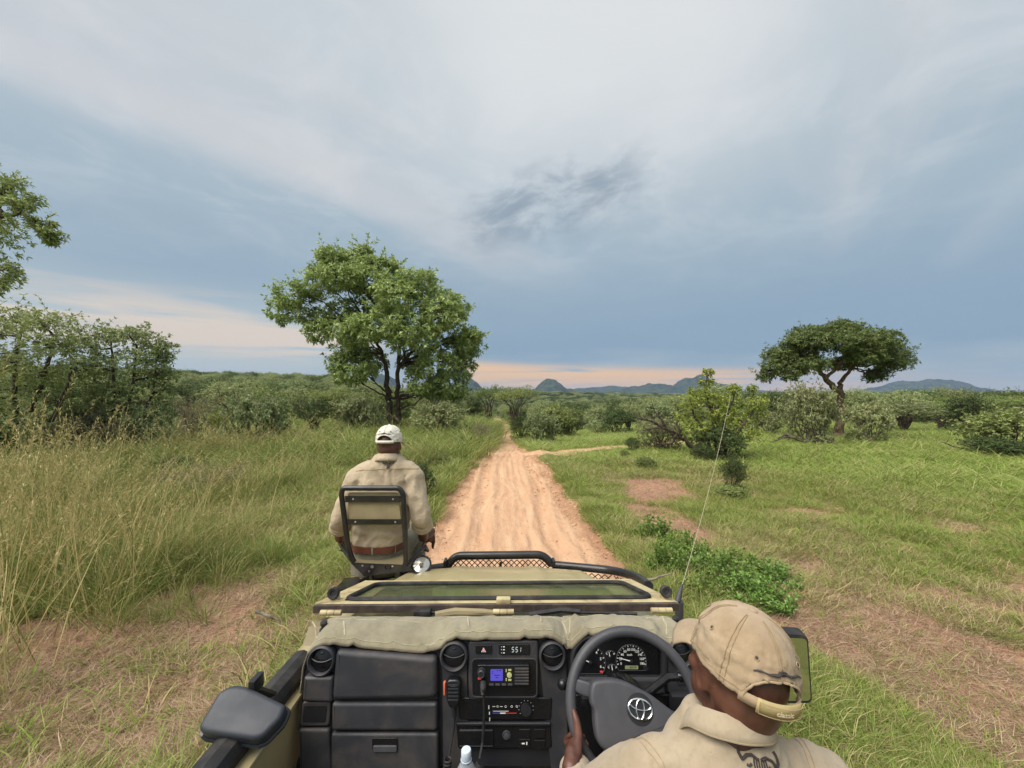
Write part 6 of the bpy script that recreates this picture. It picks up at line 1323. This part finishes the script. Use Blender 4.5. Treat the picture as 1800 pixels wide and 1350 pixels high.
def ball_cap(parent, C, M, s, cm, st, parts, big=True):
    """baseball cap: six-panel crown with an arch and strap at the back, curved peak, button"""
    a, b, h = .089*s, .106*s, .118*s; W = lambda x, y, z: Vector(C)+M @ Vector((x, y, z)); rg = random.Random(5)
    def crown(phi, t, off=0.0):
        z = t; rad = (1-t**2.5)**(1/2.1) if t < 1 else 0
        f = math.cos(phi-math.pi/2); front = max(0, f)
        g_ = 1.0
        for k in range(6):
            dq = (phi-math.pi/2-k*math.pi/3+math.pi) % (2*math.pi)-math.pi; g_ -= .010*math.exp(-(dq/.05)**2)*(1-t**6); g_ += .009*math.sin(t*52+k)*math.exp(-(dq/.10)**2)
        w = .0040*noise.noise(Vector((phi*2.2, t*7, s)))+.0034*noise.noise(Vector((phi*7, t*3, 2)))-.0045*max(0, 1-abs(noise.noise(Vector((phi*3.1+t*2, t*5-phi, 7))))/.10)*(.3+.7*(1-t))
        x = (a*rad*g_+(w+off)*rad)*math.cos(phi); y = (b*rad*g_+(w+off)*rad)*math.sin(phi); zz = h*z*(1+.05*front*(1-t))+off*t+.0015*noise.noise(Vector((x*60, y*60, 1)))
        return W(x, y, zz)
    NPh, NT = 120, 30; cr = MB(); vid = {}
    for j in range(NT+1):
        for i in range(NPh): cr.v.append(crown(2*math.pi*i/NPh, j/NT*.999)); 
    arch = lambda i, j: (lambda dq: abs(dq) < .66 and (j/NT) < .40*math.sqrt(max(0, 1-(dq/.66)**2)))(((2*math.pi*(i+.5)/NPh)+math.pi/2+math.pi) % (2*math.pi)-math.pi)
    for j in range(NT):
        for i in range(NPh):
            if not arch(i, j): cr.f.append((j*NPh+i, j*NPh+(i+1) % NPh, (j+1)*NPh+(i+1) % NPh, (j+1)*NPh+i))
    cr.f.append(tuple(NT*NPh+i for i in range(NPh)))
    co = cr.part('cap', cm, parent, ang=75); md = co.modifiers.new('thick', 'SOLIDIFY'); md.thickness = .0025*s; md.offset = -1
    pk = MB(); rows = []
    for r_ in np.linspace(0, 1, 9):
        row = []
        for q in np.linspace(-1.08, 1.08, 33):
            ph = math.pi/2+q; p0x, p0y = a*1.0*math.cos(ph), b*1.0*math.sin(ph); L = .076*s*(math.cos(q*.98)**.55 if abs(q) < 1.6 else 0)
            row.append(W(p0x*(1+.12*r_), p0y+L*r_, .004*s-.024*s*r_*r_-.020*s*(q/1.08)**2*(.35+.65*r_)))
        rows.append(row)
    pk.grid(rows); po = pk.part('cap_peak', cm, co, ang=75); md = po.modifiers.new('thick', 'SOLIDIFY'); md.thickness = .004*s; md.offset = 0
    bt = MB(); bt.ell(W(0, 0, h*1.0), (.0085*s, .0085*s, .004*s), M, 2); bt.part('cap_button', cm, co)
    sm = MB()
    for k in range(6):
        for dq in (-.045, .045):
            ph = math.pi/2+k*math.pi/3+dq; t0 = 0.0 if k != 3 else .42
            sm.tube([crown(ph, t, .0012*s) for t in np.linspace(t0, .97, 22)], .0008*s, 4)
    for t in (.10,):
        sm.tube([crown(ph, t, .0012*s) for ph in np.linspace(-math.pi/2+.68, 1.5*math.pi-.68, 80)], .0008*s, 4)
    sm.part('cap_stitching', st, co)
    ey = MB()
    for k in range(6):
        ph = math.pi/2+(k+.5)*math.pi/3; c = crown(ph, .60, .0015*s); n = (c-W(0, 0, .02*s)).normalized(); u = n.orthogonal().normalized(); w = n.cross(u)
        e = MB(); e.ring(c, u*.0040*s, w*.0040*s, .0011*s, 14, 5); e.part('eyelet', THREAD if not big else st, co)
        e = MB(); e.lathe([(.0026*s, 0), (.0026*s, .0006)], c, n, 8); e.part('eyelet_hole', THREAD, co)
    ed = MB(); ed.tube([crown(-math.pi/2+q, .40*math.sqrt(max(0, 1-(q/.66)**2)), .001*s) for q in np.linspace(-.66, .66, 31)], .0022*s, 6); ed.part('arch_binding', cm, co)
    stp = MB(); rows = [[W((a+.001)*1.0*math.cos(-math.pi/2+q), (b+.003)*math.sin(-math.pi/2+q), z*s) for q in np.linspace(-.74, .74, 25)] for z in (-.007, .012)]
    stp.grid(rows); so = stp.part('cap_strap', cm, co); md = so.modifiers.new('thick', 'SOLIDIFY'); md.thickness = .003*s; md.offset = 1
    if big:
        lb = MB(); lb.grid([[W((a+.0055)*math.cos(-math.pi/2+q), (b+.007)*math.sin(-math.pi/2+q), z*s) for q in np.linspace(-.44, .50, 17)] for z in (-.011, .015)]); lo = lb.part('strap_label', mat('label_canvas', lin(176, 158, 112), .8, 0, .08, 40, .3, 300), so); md = lo.modifiers.new('thick', 'SOLIDIFY'); md.thickness = .003*s; md.offset = 1
        lt = MB(); edge = [(q, z) for q in np.linspace(-.41, .47, 12) for z in (-.008,)]+[(q, .012) for q in np.linspace(.47, -.41, 12)]
        P = [W((a+.0095)*math.cos(-math.pi/2+q), (b+.0112)*math.sin(-math.pi/2+q), z*s) for q, z in edge]; lt.tube(P+[P[0]], .0007, 4); lt.part('label_stitching', st, lo)
        le = MB(); 
        tx = text_mesh([('classic', Vector((0, 0, 0)), Vector((1, 0, 0)), Vector((0, 1, 0)), .0125*s)])
        tx.v = [tuple(W((a+.010)*math.cos(-math.pi/2+v[0]/.095/s+.03), (b+.0118)*math.sin(-math.pi/2+v[0]/.095/s+.03), .002*s+v[1]) - M.col[1]*v[2]) for v in tx.v]; tx.part('label_letters', STITCHL, lo)
    mk = MB()                                             # embroidered curving horn mark above the arch
    L = [crown(-math.pi/2+q, .50-.055*(abs(q)/.5)**2+.012*math.cos(q*14), .0022*s) for q in np.linspace(-.56, .56, 41)]
    mk.tube(L, [.0013*s+.0022*s*abs(math.cos(i*.21))*(1-abs(i-20)/22) for i in range(41)], 6); mk.ring(crown(-math.pi/2, .505, .0025*s), M.col[0]*.008*s, M.col[2]*.004*s, .0013*s, 16, 5); mk.part('embroidery', THREAD, co)
    return co
def buffalo(tree, c, ux, uy, dirv, s, name, parent, off=.0015):
    """embroidered buffalo head: two sweeping horns, boss, ears and muzzle"""
    for sd in (-1, 1):
        m = MB(); pts = [(.10, .30), (.34, .42), (.62, .38), (.86, .22), (.98, .42), (.94, .66), (.84, .84)]
        P = []
        for i in range(len(pts)-1):
            for k in range(4): P.append([pts[i][j]+(pts[i+1][j]-pts[i][j])*k/4 for j in (0, 1)])
        surf = surf_line(tree, [c+ux*sd*x*s+uy*(y-.2)*s for x, y in P], dirv, off, [s*.10*(1-.75*i/len(P)) for i in range(len(P))] if False else s*.075, m); m.part(name+'_horn', THREAD, parent)
        m = MB(); surf_line(tree, [c+ux*sd*x*s+uy*(y-.2)*s for x, y in ((.42, .12), (.55, .02), (.66, .06))], dirv, off, s*.06, m); m.part(name+'_ear', THREAD, parent)
    m = MB()
    for x0 in (-.30, -.18, -.06, .06, .18, .30):
        surf_line(tree, [c+ux*x*s+uy*(y-.2)*s for x, y in ((x0*.9, .34), (x0, .10), (x0*.9, -.15), (x0*.62, -.45), (x0*.7, -.62))], dirv, off, s*.035, m)
    surf_line(tree, [c+ux*x*s+uy*(y-.2)*s for x, y in ((-.28, -.66), (0, -.74), (.28, -.66))], dirv, off, s*.05, m); m.part(name+'_face', THREAD, parent)

def driver():
    P = empty('person', (.39, .58, 1.02), 'driver in khaki shirt and tan cap seen from behind at the steering wheel', 'person')
    T = Vector((.048, .095, -.064)); C = Vector((.425, .712, 1.832))+T; yaw, pit, rol = R(3), R(3), R(10)
    M = Matrix.Rotation(yaw, 3, 'Z') @ Matrix.Rotation(rol, 3, 'Y') @ Matrix.Rotation(pit, 3, 'X')
    nk = Vector((.392, .685, 1.705))+T; b = MB(); W = head(b, C, M, .97, nk)
    sh = [((.385, .56, 1.04), .165, .125), ((.385, .57, 1.18), .155, .115), ((.387, .62, 1.34), .160, .110), ((.39, .66, 1.49), .165, .100), ((.39, .685, 1.60), .150, .085), ((.392, .70, 1.66), .08, .06), ((.393, .70, 1.70), .055, .055)]
    torso(b, sh, off=T)
    Ls, Le, Lw = Vector((.230, .705, 1.630))+T, Vector((.125, .87, 1.38))+T*.6, Vector((.175, 1.055, 1.325)); Rs, Re, Rw = Vector((.580, .69, 1.630))+T, Vector((.665, .84, 1.38))+T*.6, Vector((.575, 1.06, 1.36))
    ph = math.atan2(-.092, -.166); gp = WP(.192*math.cos(ph), .192*math.sin(ph)); tl = -(WU*-math.sin(ph)+WV*math.cos(ph)); orad = WU*math.cos(ph)+WV*math.sin(ph)
    ol = (Lw-gp).normalized(); ol = (ol-tl*ol.dot(tl)).normalized(); nl = tl.cross(ol); nl = nl if nl.dot(WN) > 0 else -nl
    wl = grip(b, gp, tl, ol, nl, .0165, 1.0, 1)
    ph2 = math.atan2(-.06, .18); gp2 = WP(.192*math.cos(ph2), .192*math.sin(ph2)); t2 = WU*-math.sin(ph2)+WV*math.cos(ph2); o2 = (Rw-gp2).normalized(); o2 = (o2-t2*o2.dot(t2)).normalized(); n2 = t2.cross(o2); n2 = n2 if n2.dot(WN) > 0 else -n2
    wr_ = grip(b, gp2, t2, o2, n2, .0165, 1.0, 1)
    chain(b, [Ls, Le, Lw, wl], [.052, .042, .030, .026]); chain(b, [Rs, Re, Rw, wr_], [.052, .042, .030, .026])
    for sd, x in ((-1, .29), (1, .48)): chain(b, [(x, .60, 1.08), (x+sd*.04, 1.0, 1.10), (x+sd*.02, 1.16, .80), (x, 1.30, .78)], [.085, .062, .05, .04])
    me = blob(b, .0046, 3, 'person_body', SKIN); body = put(me, 'body', P); eyes(W, M, .97, body)
    t = MB(); torso(t, [((.385, .56, 1.02), .180, .140), ((.385, .58, 1.20), .175, .132), ((.388, .635, 1.38), .182, .125), ((.39, .665, 1.51), .184, .116), ((.39, .682, 1.605), .165, .098), ((.393, .694, 1.682), .122, .092), ((.395, .702, 1.722), .088, .086), ((.395, .703, 1.748), .074, .076)], off=T)
    chain(t, [Vector((.38, .685, 1.675))+T, Vector((.31, .69, 1.660))+T, Ls+Vector((.005, 0, .006))], [.055, .052, .060]); chain(t, [Vector((.41, .683, 1.675))+T, Vector((.485, .683, 1.660))+T, Rs+Vector((-.005, 0, .006))], [.055, .052, .060])
    chain(t, [Ls, Ls.lerp(Le, .5), Le, Le.lerp(Lw, .55), Le.lerp(Lw, .92)], [.064, .062, .058, .050, .041]); chain(t, [Rs, Rs.lerp(Re, .5), Re, Re.lerp(Rw, .55), Re.lerp(Rw, .92)], [.064, .062, .058, .050, .041])
    def wr(p):
        q = noise.noise(Vector((p.x*9+p.y*5, p.y*7, p.z*9)))*.006+abs(noise.noise(Vector((p.x*15-p.z*10, p.y*7+p.z*16, 4))))*-.012+noise.noise(Vector((p.x*40, p.y*34+p.z*20, 9)))*.0022
        for sx, x0 in ((-1, .281), (1, .571)):
            q -= .004*math.exp(-((p.x-x0-(1.7-p.z)*sx*.10)/.006)**2)*(p.z > 1.45)
        return q+.004
    shm = blob(t, .0068, 5, 'shirt', SHIRT, wr); tr = bvh(shm); shirt = put(shm, 'shirt', P)
    # collar, folded over
    cc = Vector((.3935, .702, 1.744))+T; cm = Matrix.Rotation(R(-16), 3, 'X') @ Matrix.Rotation(R(4), 3, 'Y'); rows = []
    for (ra, rb, z) in ((.064, .068, .000), (.065, .069, .030), (.068, .073, .036), (.074, .079, .032), (.081, .084, .014), (.088, .088, .000)):
        rows.append([cc+cm @ Vector((ra*math.cos(a)*(1+.02*math.sin(3*a+z*30)), rb*math.sin(a), z-.062*float(sst(-.35, .9, math.sin(a)))*(1 if z < .03 else .9)-.006*(abs(math.cos(a))**3)+.003*noise.noise(Vector((a*2, z*50, 0))))) for a in np.linspace(math.pi/2+.45, 2.5*math.pi-.45, 64)])
    k = MB(); k.grid(rows); co = k.part('collar', SHIRT, shirt, ang=80); md = co.modifiers.new('thick', 'SOLIDIFY'); md.thickness = .0035; md.offset = 1
    k = MB(); k.tube([p+Vector((0, 0, .004)) for p in rows[-2]], .0012, 5); k.tube([rows[-1][i].lerp(rows[-2][i], .22)+(rows[-1][i]-cc).normalized()*.003 for i in range(64)], .0012, 5); k.part('collar_stitching', STITCH, co)
    k = MB(); dn = Vector((0, .35, -.94))
    surf_line(tr, [Vector((.20+.0127*i, .56, 1.62))+T for i in range(31)], Vector((0, .75, -.66)), .001, .0016, k); k.part('yoke_seam', STITCH, shirt)
    for dx in (0, .010):
        for sg, x0 in ((1, .252), (-1, .532)): k = MB(); surf_line(tr, [Vector((x0+sg*dx-sg*.004*i, .63+.012*i, 1.75))+T for i in range(12)], Vector((0, 0, -1)), .0005, .0009, k); k.part('shoulder_seam', STITCH, shirt)
    eye = Vector((0, 0, H)); hit = tr.ray_cast(eye, (pt(1336, 1340, 1.0)-eye).normalized(), 3.0)
    buffalo(tr, hit[0], Vector((.96, -.2, 0)), Vector((.12, .75, .55)).normalized(), Vector((.2, .55, -.8)).normalized(), .036, 'emblem', shirt)
    for (A, B_, r_) in ((Le.lerp(Lw, .93), Lw, .040), (Le.lerp(Rw, .93), Rw, .040)):
        if A is None: continue
    for E_, W_ in ((Le, Lw), (Re, Rw)):
        c = E_.lerp(W_, .94); ax = (W_-E_).normalized(); u = ax.orthogonal().normalized(); w = ax.cross(u); k = MB(); k.lathe([(.041, -.035), (.045, -.030), (.045, .012), (.041, .018), (.036, .012)], c, ax, 28); k.part('cuff', SHIRT, shirt)
    tz = MB(); torso(tz, [((.385, .57, 1.00), .185, .150), ((.385, .57, 1.10), .178, .138)])
    for sd, x in ((-1, .29), (1, .48)): chain(tz, [(x, .60, 1.08), (x+sd*.04, 1.0, 1.10), (x+sd*.02, 1.16, .82)], [.10, .078, .062])
    put(blob(tz, .010, 3, 'trousers', TROUS), 'trousers', P)
    ball_cap(P, C+M @ Vector((0, -.004, .022)), M, 1.02, CAPM, STITCH, P)
driver()

def tracker():
    d = 2.56; P = empty('person', (at(670, d), d, 1.22), 'man in khaki shirt and white cap seated outside on the front left wing', 'person')
    C = pt(684, 783, 2.63); M = Matrix.Rotation(R(-2), 3, 'Z') @ Matrix.Rotation(R(-4), 3, 'X'); b = MB(); nk = pt(683, 812, 2.60); W = head(b, C, M, .93, nk)
    cx = lambda px, py, dd: pt(px, py, dd+.06) if dd > 2.445 else pt(px, py, dd)
    torso(b, [(cx(668, 990, 2.60), .16, .11), (cx(668, 950, 2.58), .145, .095), (cx(671, 890, 2.58), .155, .095), (cx(676, 845, 2.58), .145, .075), (cx(680, 820, 2.57), .09, .055), (cx(682, 808, 2.555), .07, .065)])
    Ls, Le, Lw = cx(628, 842, 2.55), cx(599, 912, 2.47), cx(598, 945, 2.66); Rs, Re, Rw = cx(726, 842, 2.55), cx(741, 908, 2.47), cx(744, 944, 2.68)
    gl = cx(601, 962, 2.73); gr = cx(750, 962, 2.76); tl = Vector((-.05, .9, -.35)).normalized(); trr = Vector((.1, .9, -.35)).normalized()
    def orth(w, t): o = (w-t*w.dot(t)).normalized(); return o
    ol = orth(Vector((0, -.3, 1)), tl); orr = orth(Vector((0, -.3, 1)), trr)
    nl = tl.cross(ol); nl = nl if nl.x < 0 else -nl; nr = trr.cross(orr); nr = nr if nr.x > 0 else -nr
    wl = grip(b, gl, tl, ol, nl, .0125, 1.05, 1); wr_ = grip(b, gr, trr, orr, nr, .0125, 1.05, 1)
    chain(b, [Ls, Le, Lw, wl], [.055, .045, .036, .030]); chain(b, [Rs, Re, Rw, wr_], [.055, .045, .036, .030])
    legs = []
    for sd, px in ((-1, 648), (1, 692)):
        hp = cx(px, 972, 2.62); kn = Vector((hp.x+sd*.06, 3.05, 1.30)); an = Vector((kn.x, 3.10, .74)); ft = Vector((kn.x, 3.24, .68)); legs.append((hp, kn, an, ft)); chain(b, [hp, kn, an, ft], [.085, .062, .046, .042])
    me = blob(b, .0075, 3, 'person_body', SKIN); body = put(me, 'body', P); eyes(W, M, .93, body)
    t = MB(); torso(t, [(cx(668, 953, 2.565), .166, .122), (cx(668, 938, 2.56), .178, .130), (cx(670, 905, 2.555), .192, .135), (cx(674, 862, 2.56), .198, .125), (cx(678, 833, 2.56), .172, .10), (cx(681, 813, 2.56), .122, .086), (cx(682.5, 800, 2.56), .078, .074)])
    chain(t, [cx(668, 822, 2.56), cx(645, 828, 2.56), Ls], [.062, .064, .074]); chain(t, [cx(698, 822, 2.56), cx(715, 828, 2.56), Rs], [.062, .064, .074])
    for S_, E_, W_ in ((Ls, Le, Lw), (Rs, Re, Rw)): chain(t, [S_, S_.lerp(E_, .5), E_, E_.lerp(W_, .30)], [.070, .065, .060, .057])
    def wr(p):
        q = noise.noise(Vector((p.x*8+p.z*5, p.y*7, p.z*7)))*.008-abs(noise.noise(Vector((p.x*12+p.z*6, p.y*6, p.z*9-p.x*8))))*.022
        x0 = at(672, 2.44); q -= .010*math.exp(-((p.x-x0-.02-(1.95-p.z)*.10)/.010)**2)*(p.y < 2.55)*(p.z < 1.97)*(p.z > 1.5)+.008*math.exp(-((p.x-x0+.012)/.008)**2)*(p.y < 2.55)*(p.z < 1.97)*(p.z > 1.75)
        q -= .008*math.exp(-((p.x-at(703, 2.46)-(1.9-p.z)*.12)/.010)**2)*(p.y < 2.55)*(p.z > 1.55)+.008*math.exp(-((p.x-at(634, 2.46)+(1.95-p.z)*.10)/.010)**2)*(p.y < 2.55)*(p.z > 1.55)
        q -= .007*math.sin(p.z*60+p.x*9)*math.exp(-((p.z-1.46)/.06)**2)
        return max(q, -.016)+.009
    shm = blob(t, .009, 4, 'shirt', SHIRT, wr); tr = bvh(shm); shirt = put(shm, 'shirt', P)
    k = MB(); surf_line(tr, [cx(u, v, 2.44) for u, v in zip(np.linspace(612, 742, 40), 829+6*np.abs(np.linspace(-1, 1, 40))**2.2)], Vector((0, 1, 0)), .001, .0022, k); k.part('yoke_seam', STITCH, shirt)
    k = MB(); surf_line(tr, [cx(u, v, 2.44) for u, v in ((666, 829), (670, 832), (676, 832), (680, 829))], Vector((0, 1, 0)), .001, .003, k); k.part('hanger_loop', STITCH, shirt)
    buffalo(tr, cx(674, 815, 2.44), UX, Vector((0, 0, 1)), Vector((0, 1, -.2)).normalized(), .036, 'emblem', shirt)
    for E_, W_ in ((Le, Lw), (Re, Rw)):
        c = E_.lerp(W_, .36); ax = (W_-E_).normalized()
        for o_, r_ in ((-.022, .066), (.004, .070)): k = MB(); k.lathe([(r_*.86, -.022), (r_, -.014), (r_*1.02, .006), (r_*.95, .016), (r_*.7, .014)], c+ax*o_, ax, 26); k.part('rolled_cuff', SHIRT, shirt)
    cc = cx(683, 803, 2.56); rows = []; cm = Matrix.Rotation(R(-12), 3, 'X')
    for (ra, rb, z) in ((.060, .062, -.01), (.061, .063, .020), (.065, .067, .026), (.073, .075, .018), (.086, .088, -.010), (.091, .094, -.030)):
        rows.append([cc+cm @ Vector((ra*math.cos(a), rb*math.sin(a), z-.012*abs(math.cos(a))**3+.003*noise.noise(Vector((a*2, z*40, 7))))) for a in np.linspace(math.pi/2+.3, 2.5*math.pi-.3, 48)])
    k = MB(); k.grid(rows); co = k.part('collar', SHIRT, shirt, ang=80); md = co.modifiers.new('thick', 'SOLIDIFY'); md.thickness = .004; md.offset = 1
    tz = MB(); torso(tz, [(cx(668, 1000, 2.62), .185, .155), (cx(668, 975, 2.60), .190, .150), (cx(668, 956, 2.575), .172, .132), (cx(668, 948, 2.57), .168, .128)])
    for hp, kn, an, ft in legs: chain(tz, [hp+Vector((0, 0, -.01)), kn, an], [.10, .078, .066])
    tm = blob(tz, .010, 3, 'trousers', TROUS, lambda p: noise.noise(p*9)*.008); tt = bvh(tm); trs = put(tm, 'trousers', P)
    k = MB(); torso(k, [(cx(668, 958.5, 2.575), .182, .142), (cx(668, 958.4, 2.575), .187, .148), (cx(668, 948.6, 2.572), .186, .147), (cx(668, 948.5, 2.572), .180, .140)], n=40); k.part('belt', BELT, P)
    for u in (634, 668, 703): q = MB(); q.box(cx(u, 954, 2.572)+Vector((0, -.146+abs(u-668)**2*.00003, 0)), (.012, .006, .046), .002); q.part('belt_loop', TROUS, trs)
    for u0, u1 in ((628, 654), (682, 708)):
        k = MB(); surf_line(tt, [cx(u0, 968, 2.4), cx((u0+u1)/2, 972, 2.4), cx(u1, 968, 2.4)], Vector((0, 1, 0)), .001, .0022, k); surf_line(tt, [cx(u0, 973, 2.4), cx((u0+u1)/2, 978, 2.4), cx(u1, 973, 2.4)], Vector((0, 1, 0)), .001, .002, k); k.part('pocket_flap', mat('pocket_pale', lin(160, 156, 136), .8) if u0 < 650 else bpy.data.materials['pocket_pale'], trs)
    for hp, kn, an, ft in legs: q = MB(); chain(q, [an+Vector((0, 0, -.03)), ft], [.058, .05]); q.ell(ft+Vector((0, .03, -.01)), (.052, .08, .045)); q.part('boot', mat('boot_brown', lin(92, 66, 46), .7) if hp == legs[0][0] else bpy.data.materials['boot_brown'], P)
    ball_cap(P, C+M @ Vector((0, -.004, .026)), M, .97, CAPW, STITCHL, P, big=False)
tracker()
